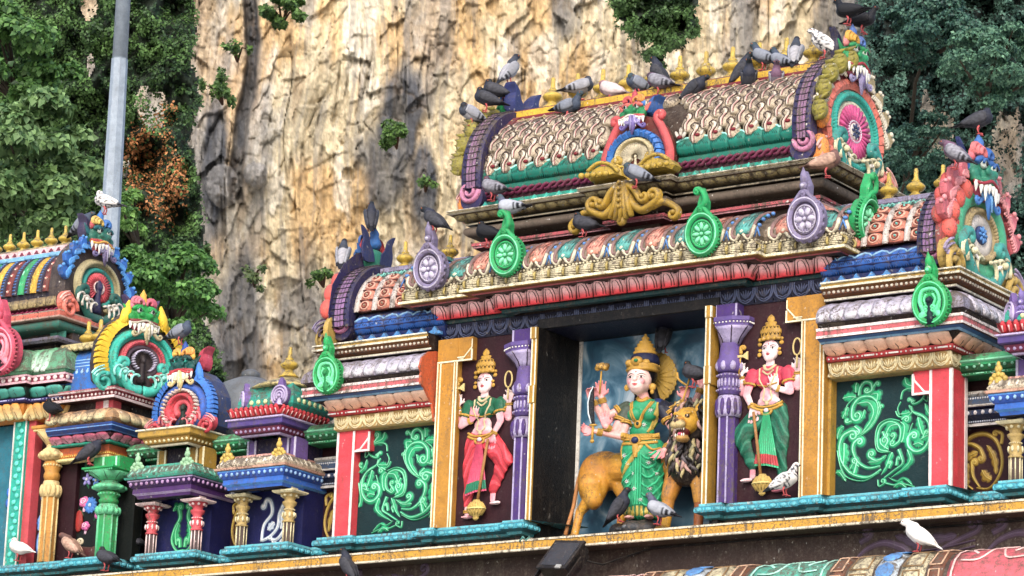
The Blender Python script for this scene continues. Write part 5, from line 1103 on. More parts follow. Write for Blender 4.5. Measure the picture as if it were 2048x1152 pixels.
# ------------------------------------------------------------------ painted scroll relief
BIRD = [  # (points in panel units, w0, w1, curl radius, curl dir, lobes)
 ([(.22,.52),(.33,.56),(.42,.67),(.43,.78),(.36,.85),(.25,.85),(.18,.78),(.17,.7)],.006,.022,.055,1,0), ([(.28,.54),(.36,.63),(.39,.72),(.34,.8),(.23,.8)],.02,.03,0,1,4), ([(.24,.5),(.37,.58),(.455,.72),(.44,.8)],.005,.01,0,1,0),
 ([(.47,.2),(.34,.14),(.18,.18),(.08,.29),(.05,.42),(.08,.52),(.16,.56)],.008,.026,.05,-1,0), ([(.46,.23),(.34,.22),(.24,.28),(.19,.37),(.19,.44),(.23,.48)],.008,.024,.035,-1,0), ([(.45,.17),(.3,.11),(.14,.15),(.07,.24),(.03,.4)],.004,.008,0,1,0), ([(.5,.3),(.42,.28),(.36,.31)],.008,.02,.035,-1,0), ([(.52,.32),(.44,.27),(.34,.27)],.012,.02,0,1,3), ([(.09,.26),(.1,.34),(.1,.46)],.03,.03,0,1,4), ([(.2,.18),(.23,.28)],.02,.02,.03,1,0), ([(.16,.22),(.2,.27),(.25,.24)],.02,.02,0,1,3),
 ([(.54,.35),(.45,.38),(.43,.47),(.46,.57),(.54,.61),(.62,.59),(.66,.53),(.65,.44),(.6,.4)],.012,.014,.03,-1,0), ([(.56,.345),(.44,.36),(.41,.47),(.44,.59),(.54,.635),(.65,.61)],.005,.006,0,1,0), ([(.54,.37),(.47,.42),(.46,.47)],.026,.03,0,1,3), ([(.52,.51),(.56,.57),(.64,.58)],.026,.03,0,1,3), ([(.5,.38),(.53,.43)],.016,.02,.035,1,0), ([(.56,.42),(.6,.47)],.012,.014,.025,1,0), ([(.48,.53),(.5,.49)],.014,.016,.022,1,0), ([(.66,.6),(.7,.56),(.69,.46),(.67,.42)],.02,.03,0,1,4), ([(.67,.62),(.7,.64)],.016,.018,.03,-1,0),
 ([(.74,.74),(.78,.68),(.88,.63),(.94,.55),(.94,.42),(.88,.34),(.8,.33),(.74,.38),(.73,.45),(.77,.49)],.008,.026,.035,-1,0), ([(.75,.72),(.8,.66),(.9,.61),(.965,.52),(.965,.42)],.004,.007,0,1,0), ([(.83,.63),(.85,.55),(.88,.47)],.022,.022,0,1,4), ([(.79,.39),(.84,.4),(.88,.38)],.026,.026,0,1,3), ([(.86,.43),(.93,.46)],.022,.022,0,1,3), ([(.74,.4),(.75,.5),(.78,.58)],.005,.004,0,1,0), ([(.88,.44),(.9,.49)],.012,.014,.02,-1,0),
 ([(.66,.8),(.68,.87),(.76,.89),(.86,.87),(.89,.82),(.85,.77),(.78,.75),(.76,.79)],.007,.01,.018,1,0), ([(.88,.79),(.92,.76),(.92,.82),(.89,.84)],.004,.005,0,1,0), ([(.87,.88),(.8,.9),(.72,.93),(.7,.99)],.014,.03,0,1,3), ([(.84,.89),(.78,.95)],.018,.02,.03,-1,0), ([(.61,.7),(.64,.65),(.72,.64),(.77,.68),(.76,.73)],.007,.008,0,1,0), ([(.66,.78),(.63,.72),(.65,.66)],.004,.004,0,1,0), ([(.66,.67),(.71,.67),(.75,.68)],.02,.02,0,1,3), ([(.79,.76),(.74,.8),(.8,.77)],.01,.012,0,1,0),
 ([(.47,.15),(.52,.21),(.55,.28),(.58,.34)],.006,.024,0,1,3), ([(.5,.12),(.6,.18),(.68,.23),(.67,.29),(.64,.36)],.006,.016,0,1,0), ([(.57,.12),(.7,.19),(.76,.26),(.73,.35)],.006,.026,0,1,4), ([(.55,.2),(.57,.24)],.01,.012,.018,1,0), ([(.62,.22),(.63,.28)],.014,.012,.016,-1,0),
 ([(.44,.11),(.45,.05),(.5,.07)],.006,.008,.025,1,0), ([(.5,.08),(.6,.05),(.7,.05),(.8,.02)],.008,.006,0,1,0), ([(.55,.12),(.63,.08),(.7,.1),(.78,.04)],.005,.012,0,1,3), ([(.6,.03),(.66,.06),(.72,.02)],.016,.016,0,1,3),
 ([(.24,.87),(.25,.94),(.3,.99),(.36,.97),(.37,.91),(.33,.89)],.014,.016,.025,-1,0), ([(.21,.9),(.21,.96),(.22,.99)],.026,.02,0,1,3), ([(.38,.93),(.41,.97)],.01,.012,.02,-1,0), ([(.42,.8),(.43,.87),(.37,.87)],.022,.02,0,1,3), ([(.21,.86),(.15,.87),(.08,.86)],.024,.026,0,1,4), ([(.13,.78),(.1,.72),(.08,.68)],.02,.022,0,1,3), ([(.2,.86),(.12,.79),(.11,.7)],.005,.006,0,1,0), ([(.03,.5),(.05,.58),(.09,.61)],.018,.018,0,1,3), ([(.02,.2),(.06,.2),(.12,.12)],.02,.012,0,1,3), ([(.17,.65),(.13,.64)],.014,.014,.02,-1,0), ([(.2,.6),(.24,.57)],.016,.02,.03,-1,0), ([(.44,.74),(.45,.76)],.01,.01,.018,-1,0), ([(.3,.74),(.28,.68),(.25,.65)],.014,.012,0,1,3),
 ([(.9,.74),(.93,.66),(.99,.62)],.012,.018,0,1,3), ([(.96,.66),(.985,.68)],.012,.012,.02,1,0), ([(.99,.52),(.95,.36),(.97,.28)],.008,.02,0,1,3)]
def scroll_relief(strokes, name, root, x0, x1, z0, z1, y, mats, k=1.):
    """x0 may exceed x1 to mirror; stroke widths in units of the panel"""
    W, H = x1-x0, z1-z0; s = abs(W)
    for col, kw, hh in ((mats[0], 1.7, .006), (mats[1], 1.35, .012), (mats[2], .42, .018)):
        mb = MB(M(col, .12, .35))
        for pts, w0, w1, R, d, lob in strokes:
            Q = [(x0+u*W, z0+v*H) for u, v in pts]; dd = d if W > 0 else -d
            if kw < .5 and lob: scroll(mb, Q, w0*s*.2*k, w1*s*.2*k, 0, dd, hh*1.1, y, lobes=0)
            else: scroll(mb, Q, w0*s*kw*k*(1.35 if lob else 1), w1*s*kw*k*(1.35 if lob else 1), R*s*(1 if kw > .5 else .92), dd, hh, y, lobes=lob)
        o = mb.build(name, root)
    return root
for sg, lb in ((1, 'pale green scrollwork bird with tail curls on the dark right wing panel'), (-1, 'pale green scrollwork bird on the dark left wing panel facing away from the niche')):
    r = thing('scroll_relief', (XC+sg*2.7, .4, .22), lb, 'relief'); b4 = names()
    scroll_relief(BIRD, 'scrollwork', r, XC+sg*2.19, XC+sg*3.21, .25, 1.29, .4, ('#0a6048', '#14a068', '#8fe0b8')); worldchild(r, b4)
# ------------------------------------------------------------------ ledge, plinths, lower cornice
led = thing('ledge', (0, .3, -.15), 'long straight yellow ledge with white edges running under all the shrines', 'ledge'); b4 = names()
lp = [(-12, 0), (9, 0)]
sweep('ledge_front', lp, [(.3, -.115), (.0, -.115), (-.008, -.108), (-.008, -.092), (.0, -.09), (.0, -.024), (-.008, -.022), (-.008, -.004), (.0, 0), (1.5, .004)], None, led, Yref=0, smooth=False, cols=[M('#5a4a3c', .6), M('#d8cdb4', .7), M('#d8cdb4', .6), M('brown'), M('#c4901e', .75, .5), M('brown'), M('#d8cdb4', .8), M('#c8bca0', 1.1), M('#8c7c68', 1.3)])
worldchild(led, b4)
fr = thing('dark_frieze', (0, .4, -.45), 'dark brown plaster band with faded purple scrolls below the yellow ledge', 'frieze'); b4 = names()
mb = MB(M('#33241f', .35, .6)); mb.box(-12, 9, .22, .6, -.8, -.116); mb.build('frieze_wall', fr)
SCR = [([(0, .3), (.1, .6), (.25, .75), (.4, .6)], .01, .03, .08, -1, 0), ([(.4, .2), (.6, .3), (.8, .6), (1, .85)], .01, .02, .06, 1, 0), ([(.2, .2), (.4, .45), (.7, .5), (1, .65)], .006, .008, 0, 1, 0), ([(.1, .1), (.4, .3), (.7, .35), (1., .5)], .006, .008, 0, 1, 0), ([(.35, .9), (.5, .7), (.55, .5)], .03, .03, 0, 1, 4), ([(.55, .9), (.7, .75), (.85, .8)], .02, .03, 0, 1, 3), ([(.05, .8), (.12, .9)], .02, .02, .04, 1, 0)]
for x0, x1 in ((-3.3, -2.2), (-2.2, -1.3), (3.4, 4.6), (4.7, 6.), (6.1, 7.2)): scroll_relief(SCR, 'faded_scroll', fr, x0, x1, -.52, -.16, .22, ('#3c2e34', '#4e3e50', '#5c4c60'), .8)
worldchild(fr, b4)
cor = thing('lower_cornice', (0, 0, -.7), 'rounded lower cornice painted in red, teal, blue and cream panels', 'cornice'); b4 = names()
rc_ = [(-.33, -1.02), (-.38, -.87), (-.36, -.72), (-.28, -.57), (-.15, -.47), (.0, -.43), (.2, -.425)]
sweep('cornice_bed', lp, [(.2, -1.2)]+[(y+.01, z) for y, z in rc_], M('#3a2c28', .8), cor, Yref=0)
S = Surf(rc_)
def croll(w, c, c2, kind):
    mb = MB(M(c, .5)); S.patch(mb, w*.94, lambda t: 1, .03 if kind else .01, 8, 8, .02, .99); mb.use(M(c2, .3)); h = .032 if kind else .014
    if kind == 0:
        for q in (-.42, .42): S.line(mb, [(q*w, t/8) for t in range(9)], .01, .006, h)
        for sg in (-1, 1): S.line(mb, catmull([(0, .75), (sg*.1*w, .9), (sg*.25*w, .85), (sg*.3*w, .7), (sg*.2*w, .6)], 4), .012, .006, h); S.line(mb, catmull([(sg*.05*w, .7), (sg*.15*w, .5), (sg*.35*w, .5)], 4), .01, .006, h)
        for q in (-2, -1, 0, 1, 2): S.line(mb, [(q*.03*w, .72), (q*.06*w, .82), (q*.03*w, .93)], [.006, .02, .004], .006, h)
    elif kind == 1:
        for t in (.22, .42, .62, .82): S.line(mb, [(0, t-.085), (0, t-.05), (0, t), (0, t+.05), (0, t+.085)], [.01, w*.3, w*.38, w*.3, .01], .012, h)
    else:
        for t in (.2, .45, .7): S.line(mb, [(-.35*w, t), (-.3*w, t+.2), (.3*w, t+.2), (.35*w, t), (-.35*w, t)], .008, .005, h)
    return mb.mesh('cornice_panel')
CP = dict(r=(croll(.86, '#cc5560', '#ecc0b8', 0), .86), t=(croll(.86, '#4aa892', '#a8e0cc', 0), .86), c=(croll(.26, '#c8bc98', '#8a6a40', 2), .26), b=(croll(.24, '#b8c4cc', '#4f8cc8', 1), .24), n=(croll(.16, '#6a3c28', '#c8a080', 2), .16))
x = -4.16
for k in 'cbnrncbcntncbcnrncbcntncbcnrncbc':
    me, w_ = CP[k]; link('cornice_panel', me, cor, TR(x+w_/2, 0, 0)); x += w_+.012
    if x > 8.5: break
worldchild(cor, b4)
# turquoise plinth following the plan of the fronts
pl = thing('turquoise_plinth', (0, .4, 0), 'turquoise egg moulded plinth stepping in and out under the shrines and panels', 'plinth'); b4 = names()
def hx(a): return [(mx(x), y) for x, y in reversed(a)]
RP = [(1.84, .3), (1.84, .03), (2.14, .03), (2.14, .1), (2.9, .1), (2.9, .05), (3.16, .05), (3.16, .14), (3.9, .14), (3.9, .08), (4.4, .08), (4.4, .5), (4.82, .5), (4.82, .12), (5.66, .12), (5.66, .5), (6.0, .5), (6.0, .12), (6.9, .12), (6.9, .5), (8, .5)]
PF = [(.12, .0), (.12, .07), (.07, .075), (.06, .1), (.0, .12), (-.0, .17), (.03, .185), (.03, .205), (.6, .21)]
pc_ = [M('#1a1616', .6), M('#4f9aa0', .6), M('#3f9098', .6), M('#256f7c', .7), TQ, TQ, M('#5fb4c0', .5), M('#4aa0ac', .9)]
eg = egg(.1, .118, .17, -.0, M('#55b4c2', .35))
LPx = [(-9.2, .12), (-5.9, .12), (-5.9, .06), (-5.6, .06), (-5.6, .12), (-5.25, .12), (-5.25, .5), (-4.98, .5), (-4.98, .12), (-4.12, .12), (-4.12, .5), (-3.8, .5), (-3.8, .12), (-2.93, .12), (-2.93, .5), (-2.61, .5), (-2.61, .08)]+hx(RP)[-16+0:]
hxl = hx(RP); i0 = [i for i, p in enumerate(hxl) if abs(p[0]-mx(4.4)) < 1e-6][-1]
LPx = LPx[:-16] if False else LPx
left = [(-12, .12), (-5.9, .12), (-5.9, .06), (-5.25, .06), (-5.25, .5), (-4.98, .5), (-4.98, .12), (-4.12, .12), (-4.12, .5), (-3.8, .5), (-3.8, .12), (-2.93, .12), (-2.93, .5)]+hxl[[i for i, p in enumerate(hxl) if abs(p[0]-mx(4.4)) < 1e-6][0]:]
for pth in (left, RP):
    sweep('plinth', pth, PF, None, pl, Yref=0, cols=pc_, smooth=False)
    for x, y, a, L in stations(pth, .0, .105):
        if -6.9 < x < 5.8: link('bead', eg, pl, TR(x, y, 0, a, (L/.105, 1, 1)))
worldchild(pl, b4)
# ------------------------------------------------------------------ recessed bays between the shrines
GSCR = [([(.62, .12), (.35, .1), (.14, .28), (.08, .52), (.2, .8), (.45, .93), (.75, .9), (.95, .75)], .012, .03, .0, 1, 0), ([(.1, .75), (.08, .9), (.2, .95)], .02, .02, .05, -1, 0), ([(.85, .8), (.7, .78), (.55, .7), (.48, .58)], .02, .03, .06, 1, 0), ([(.2, .3), (.25, .55), (.4, .75)], .03, .03, 0, 1, 4), ([(.55, .12), (.7, .3), (.72, .5)], .012, .03, .06, 1, 0), ([(.3, .22), (.42, .28), (.5, .38)], .04, .04, 0, 1, 3), ([(.6, .66), (.8, .6), (.92, .5)], .04, .03, 0, 1, 3), ([(.7, .1), (.85, .2), (.95, .4), (.95, .6)], .012, .02, 0, 1, 0), ([(.8, .5), (.85, .3), (.8, .18)], .03, .03, 0, 1, 3), ([(.75, .05), (.9, .08)], .02, .02, .05, 1, 0)]
def bay(x0, x1, label, flip=False, blue=False, green=True):
    r = thing('recessed_bay', ((x0+x1)/2, .8, 0), label, 'wall panel'); b4 = names(); p = [(x0, 0), (x1, 0)]
    mb = MB(M('#2c0a16', .07, .6)); mb.box(x0, x1, .75, .85, .2, 1.5); mb.build('maroon_wall', r)
    for args in (('lower_fillet', [(.78, .83), (.65, .832), (.645, .845), (.66, .86), (.67, .89), (.74, .9)], [M('dnavy'), M('#d8d4d0', .5), M('#d8d4d0', .4), M('#15243c', .3), M('#15243c', .3)]),
                 ('bead_band', [(.74, .885), (.66, .89), (.62, .93), (.62, .975), (.7, .98)], [M('#12203a', .4)]*2+[M('#1a2c4c', .4)]*2),
                 ('blue_sill', [(.72, .98), (.6, 1.0), (.59, 1.01), (.6, 1.02), (.63, 1.05), (.64, 1.1), (.62, 1.12), (.62, 1.145), (.74, 1.15)], [M('navy'), M('#dcd8d0', .5), M('#dcd8d0', .5), M('#2c4a6c', .4), M('#2c4a6c', .5), M('#9aa0a0', .8), M('#b8b4ac', .9), M('#8c8880', 1.)])):
        sweep(args[0], p, args[1], None, r, Yref=0, cols=args[2])
    beads('bead_string', p, 0, .62, .95, .021, .075, M('#d8d4d4', .3), r, .9)
    beads('rope_string', p, 0, .64, 1.085, .011, .024, M('#d8d8d8', .4), r, 1.); beads('rope_string', p, 0, .645, .872, .009, .022, M('#a8b0c0', .3), r, 1.)
    if green:
        G = M('#1f8a55', .5); sweep('green_cornice', p, [(.7, 1.26), (.5, 1.265), (.5, 1.29), (.47, 1.3), (.44, 1.34), (.44, 1.365), (.42, 1.375), (.42, 1.39), (.46, 1.44), (.5, 1.457), (.75, 1.46)], None, r, Yref=0, cols=[G, G, M('#0f6038', .4), M('#0f6038', .4), G, M('#7fd0a4', .4), M('#7fd0a4', .4), M('#3fa870', .6), M('#3fa870', .6), M('#6a8a74', 1.)])
        beads('bead_string', p, 0, .45, 1.33, .018, .075, M('#7fc8a4', .3), r, 1.); beads('dash_string', p, 0, .495, 1.278, .008, .04, M('#8fe0b4', .3), r, dash=True)
    a, b = (x1-.02, x0+.02) if flip else (x0+.02, x1-.02)
    if abs(x1-x0) > .5: a, b = ((x0+.5, x0+.04) if flip else (x0+.04, x0+.5))
    scroll_relief(GSCR, 'gold_scroll', r, a, b, .22, .82, .75, ('#6a501c', '#a88830', '#c8b058'), 1.25); worldchild(r, b4)
bay(4.13, 4.95, 'maroon recessed panel with round gold scroll to the right of the red right pillar', True)
bay(-3.05, -2.5, 'maroon recessed panel with gold scroll between brass columned kiosk and red left pillar')
bay(-4.25, -3.7, 'maroon recessed panel with gold scroll between pink columned and brass columned kiosks')
bay(-5.4, -4.85, 'shaded maroon recessed panel with gold scroll right of the green column')
# ------------------------------------------------------------------ small kiosks
def column(root, x, y, c1, c2, c3, z0=.21, z1=.76, r=.055):
    mb = MB(M(c1, .35)); H = z1-z0; Z = lambda t: z0+H*t
    mb.use(M(c3, .3)); mb.lathe([(0, Z(0)), (r, Z(0)), (r, Z(.4)), (0, Z(.4))], 8, (x, y, 0), a0=PI/8, smooth=False); mb.use(M(c2, .3))
    for k in range(8): a = 2*PI*k/8+PI/8; mb.tube([(x+r*math.cos(a), y+r*math.sin(a), Z(0)), (x+r*math.cos(a), y+r*math.sin(a), Z(.4))], .007, 4)
    mb.build('column_shaft', root)
    mb = MB(M(c1, .4)); mb.lathe([(0, Z(.38)), (r*1.2, Z(.38)), (r*1.2, Z(.41)), (r*.9, Z(.43)), (r*1.25, Z(.49)), (r*1.15, Z(.55)), (r*.8, Z(.58)), (r*.95, Z(.6)), (r*.95, Z(.64)), (r*.8, Z(.66)), (r*1.3, Z(.72)), (r*1.4, Z(.76)), (r*.9, Z(.79)), (r*1.1, Z(.83)), (r*1.7, Z(.9)), (r*1.9, Z(.91)), (0, Z(.91))], 12, (x, y, 0)); mb.use(M(c2, .3))
    for k in range(8): a = 2*PI*k/8; mb.ell((x+r*1.15*math.cos(a), y+r*1.15*math.sin(a), Z(.52)), (.014, .014, .03), 5, 4); mb.ell((x+r*1.45*math.cos(a), y+r*1.45*math.sin(a), Z(.875)), (.018, .018, .018), 5, 4)
    for k in range(16): a = 2*PI*k/16; mb.ell((x+r*math.cos(a), y+r*math.sin(a), Z(.62)), .007, 4, 3)
    mb.build('column_capital', root)
    mb = MB(M(c2, .4)); mb.sq([(0, Z(.91)), (r*2.1, Z(.912)), (r*2.4, Z(.94)), (r*2.4, Z(.96)), (r*1., Z(.962)), (r*1., z1+.02), (0, z1+.02)], (x, y, 0)); mb.build('abacus', root)
def kiosk(xc, label, pal, kind):
    """small pavilion: columns, painted back panel, stepped entablature and roof"""
    r = thing('roof_kiosk', (xc, .5, .2), label, 'kiosk'); b4 = names(); hw = .42; yf = .13
    def pk(h, yb=.8): return [(xc-h, yb), (xc-h, 0), (xc+h, 0), (xc+h, yb)]
    mb = MB(M('#0a1048', .06, .6)); mb.box(xc-.36, xc+.36, .42, .8, .2, .8); mb.build('navy_wall', r)
    for s_ in (-1, 1): column(r, xc+s_*.3, .27, *pal['col'])
    K = pal['scroll']; st = [([(.5, .05), (.3, .05), (.12, .25), (.2, .5), (.36, .7), (.3, .9)], .012, .035, .07, -1, 0), ([(.3, .15), (.25, .4), (.34, .6)], .04, .04, 0, 1, 4), ([(.42, .1), (.4, .25)], .03, .03, .05, 1, 0), ([(.12, .85), (.2, .95), (.3, .92)], .03, .03, 0, 1, 3)]
    if pal.get('swan'): st2 = [([(.1, .08), (.15, .4), (.4, .62), (.35, .85), (.2, .9), (.14, .78)], .02, .035, .04, -1, 0), ([(.12, .1), (.4, .18), (.62, .35), (.66, .6), (.8, .8)], .02, .03, .05, -1, 0), ([(.3, .15), (.6, .1), (.85, .3), (.85, .6)], .02, .03, .06, 1, 0), ([(.3, .3), (.5, .45)], .04, .04, 0, 1, 3), ([(.5, .06), (.7, .0), (.8, .1)], .02, .03, 0, 1, 3), ([(.42, .2), (.5, .02)], .01, .01, 0, 1, 0), ([(.7, .6), (.78, .45), (.74, .3)], .03, .03, 0, 1, 3)]
    else: st2 = st+[([(1-u, v) for u, v in p_], a, b, R_, -d, l) for p_, a, b, R_, d, l in st]
    scroll_relief(st2, 'panel_scroll', r, xc-.19, xc+.19, .24, .76, .42, K, 1.7)
    e = pal['ent']; sweep('entablature', pk(hw), [(.3, .755), (.2, .76), (.19, .79), (.16, .81), (.165, .86), (.15, .87), (.12, .93), (.12, .945), (.3, .95)], None, r, Yref=.13, cols=[M('dnavy'), M(e[0], .3), M(e[1], .3), M(e[0], .3), M(e[2], .3), M(e[2], .3), M(e[1], .3), M(e[0], .6)])
    beads('bead_string', pk(hw), .13, .128, .903, .021, .07, M(e[3], .3), r, .85)
    l = pal['ledge']; sweep('ledge', pk(hw), [(.3, .948), (.1, .95), (.09, .97), (.12, .98), (.11, 1.0), (.15, 1.06), (.2, 1.085), (.24, 1.085), (.24, 1.115), (.3, 1.12)], None, r, Yref=.13, cols=[M(l[0], .6), M(l[0], .6), M(l[0], .8), M(l[1], .9), M(l[1], 1.), M(l[1], 1.1), M(l[1], 1.), M(l[2], .7), M(l[2], .9)])
    mb = MB(M(l[3], .7)); T = Surf([(0, 0), (.035, .075)]); T.patch(mb, .075, lambda t: 1-.9*t, .008, 2, 3); me = mb.mesh('ledge_leaf'); row('ledge_leaf', me, pk(hw), .01, 1.0, .08, r, .08)
    for dx in (-.36, .3):
        mb = MB(M(pal['kudu'], .3)); mb.X = TR(xc+dx, .05, 1.06, 0, .8)
        for k in range(9): a = -40+k*32.5; mb.ell((.09*math.cos(math.radians(a)), 0, .09*math.sin(math.radians(a))), (.035, .03, .035), 6, 4)
        mb.ell((0, 0, 0), (.07, .03, .07), 8, 5); mb.ell((0, 0, .15), (.05, .03, .05), 6, 4); mb.ell((0, 0, .2), (.025, .02, .04), 6, 4); mb.ell((0, -.03, 0), (.03, .03, .04), 6, 4); mb.strip([(0, -.02), (.0, -.13)], [.03, .06], .03); mb.build('kudu', r)
    hu = .3; mb = MB(M('#1a1236' if kind == 'dome' else '#140f24', .3)); mb.box(xc-hu, xc+hu, .32, .8, 1.1, 1.32); mb.build('attic', r)
    mb = MB(M(pal['strip'][0], .3))
    for a, b in ((-hu-.015, -hu+.1), (.1, .22), (hu-.06, hu+.015)): mb.box(xc+a, xc+b, .305, .34, 1.1, 1.31)
    mb.build('attic_pilaster', r)['kind'] = 'stuff'; mb = MB(M(pal['strip'][0], .3)); mb.box(xc+hu-.01, xc+hu+.015, .345, .5, 1.1, 1.31); mb.build('corner_strip', r)
    mb = MB(M(pal['strip'][1], .3))
    for a in (-hu-.015, -hu+.08, .1, .2, hu-.01): mb.box(xc+a, xc+a+.022, .298, .306, 1.1, 1.31)
    o = mb.build('pilaster_stripe', r); o['kind'] = 'stuff'
    c = pal['cor']; q = hw-.06
    sweep('upper_cornice', pk(q), [(.32, 1.3), (.3, 1.305), (.29, 1.32), (.26, 1.33), (.24, 1.37), (.24, 1.385), (.21, 1.39), (.2, 1.4), (.2, 1.455), (.18, 1.46), (.18, 1.475), (.5, 1.48)], None, r, Yref=.19, cols=[M(c[1], .3), M(c[1], .3), M(c[0], .4), M(c[0], .3), M(c[0], .3), M(c[2], .4), M(c[2], .4), M(c[3], .3), M(c[1], .3), M(c[1], .4), M(c[3], .9)])
    beads('bead_string', pk(q), .19, .25, 1.352, .018, .06, M(pal['cbead'], .3), r, 1.)
    if kind == 'dome':
        sweep('petal_bed', pk(q-.04), [(.24, 1.48), (.25, 1.5), (.2, 1.57), (.24, 1.585)], M('#6a1018', .3), r, Yref=.23)
        T = Surf([(.02, 1.49), (.0, 1.53), (-.04, 1.575)]); mb = MB(M('#c02030', .3)); T.patch(mb, .062, round_top, .02, 4, 5); mb.use(M('#e0a8a4', .2)); T.line(mb, [(0, .1), (0, .75)], [.003, .009], .006, .02); row('red_petal', mb.mesh('red_petal'), pk(q-.04), .0, 0, .065, r, .065)
        C4 = (xc, .52, 0); mb = MB(M('#159a86', .5, .35)); mb.sq([(0, 1.58), (.33, 1.58), (.36, 1.63), (.355, 1.7), (.33, 1.76), (.3, 1.8), (.27, 1.86), (0, 1.86)], C4); d = mb.build('dome', r)
        mb = MB(M('#d8dca0', .2))
        for k in range(7): mb.ell((xc-.27+.09*k, .52-.36, 1.67), (.028, .012, .028), 8, 5); mb.ell((xc+.36, .25+.09*k, 1.67), (.012, .028, .028), 8, 5)
        o = mb.build('dome_dots', r); o['kind'] = 'stuff'
        mb = MB(M('#c8b878', .6)); mb.lathe([(0, 1.86), (.36, 1.84), (.38, 1.855), (.3, 1.9), (.15, 1.96), (.06, 2.0), (0, 2.0)], 20, C4)
        for k in range(20): a = 2*PI*k/20; mb.ell((xc+.3*math.cos(a), .52+.3*math.sin(a), 1.88), (.075, .03, .022), 6, 4, (0, .45, a))
        mb.build('petal_cap', r)
        for (dx, dy, rz) in ((-.3, -.3, -.7), (.22, -.38, .1)):
            mb = MB(M('#6a5090', .3)); mb.X = TR(xc+dx, .52+dy, 1.7, rz, .9)
            mb.plate(arc(0, 0, .11, .13, -50, 230, 14), -.04, .05, .1); mb.plate([(-.05, .1), (.05, .1), (.03, .18), (0, .22), (-.03, .18)], -.03, .03, .1); mb.use(M('#b8a8cc', .2))
            for rr_ in (.1, .07, .04): mb.strip(arc(0, 0, rr_, rr_*1.15, -50, 230, 14), .012, .02, -.04)
            mb.ell((0, -.05, 0), .022); mb.strip([(0, -.02), (0, -.1), (0, -.2)], [.02, .04, .07], .03, -.03); mb.build('dome_kudu', r)
    worldchild(r, b4)
    if kind == 'dome': finial(xc, .52, 1.99, 'single gold pot finial on top of the teal kiosk dome' if xc < 0 else 'gold finial on the kiosk cut by the right edge', None, 1.05)
    return r
BR = dict(col=('#b89c5c', '#e0d4a8', '#4a3a34'), scroll=('#3a4a6c', '#b8c4d0', '#f0f0ec'), swan=True, ent=('#1e5cb4', '#4a90d8', '#1a4aa0', '#8ab4e0'), ledge=('#d8a890', '#d8c8ac', '#d89c90', '#f0e4cc'), kudu='#c8a84a', strip=('#6a5090', '#c8c0d8'), cor=('#6a2040', '#b8a8cc', '#3c2c66', '#4a3878'), cbead='#a894b8')
kiosk(-3.36, 'kiosk with brass ringed columns, white swan scroll and teal dome left of the left wing', BR, 'dome')
kiosk(5.26, 'brass columned kiosk cut off by the right edge of the picture', dict(BR, swan=False), 'dome')
PK = dict(col=('#c8404c', '#ecd0cc', '#4a3a3c'), scroll=('#0a5038', '#18a060', '#7fe0a8'), ent=('#46225f', '#b8a4cc', '#341a4c', '#b890c0'), ledge=('#2f9a84', '#57b89c', '#4aa890', '#8fd4bc'), kudu='#9ac89c', strip=('#a8822c', '#e4dcb4'), cor=('#a07828', '#e8dfc0', '#b8902e', '#b08a30'), cbead='#e4d8a4')
kiosk(-4.55, 'kiosk with small pink and white columns and green lyre scroll under the blue maned mask', PK, 'mask')
PM2 = dict(back='#2a3a66', rings=[(.16, .06, .06, '#d84c58', 's'), (.28, .07, .07, '#c83444', 'rope'), (.38, .03, .07, '#e8d4c8', 'bead'), (.46, .07, .08, '#2458b0', 's')], span=(-50, 230), keysize=.6, key='#0c2824', rim='tile', rimc=('#2f78d0',), tongue=('#d8c084', '#f0e4b8'), face=('#0f4c48', '#123c3a', '#a83038', '#d05a6a'), horn=('#e8b044', '#b83850'), crest=('#e8b044', '#e89a40', '#1c4ca0'), lip='#c8303a', foot=('#c82c40', '#e87c84', '#d0384a'), foot2='#f0a0a0', eye='#2fae9c', cz=.42, fz=1.06, fs=.6)
gable_mask('gable_mask', (-4.55, .3, 1.475), 0, 'front facing fanged mask with blue mane and red arch on a gold plinth', .86, PM2, depth=.3)
tk = thing('water_tank', (-4.5, 1.3, 1.3), 'smooth round topped grey tank behind the blue maned mask', 'tank'); mb = MB(M('#6a7076', .25, .6)); mb.lathe([(0, 0), (.42, 0), (.43, .5), (.4, .72), (.3, .88), (.15, .95), (0, .97)], 28); mb.build('tank_shell', tk); mb = MB(M('#5a6066', .3)); mb.lathe([(0, .94), (.1, .95), (.1, 1.02), (.05, 1.05), (0, 1.05)], 14); mb.build('tank_lid', tk)
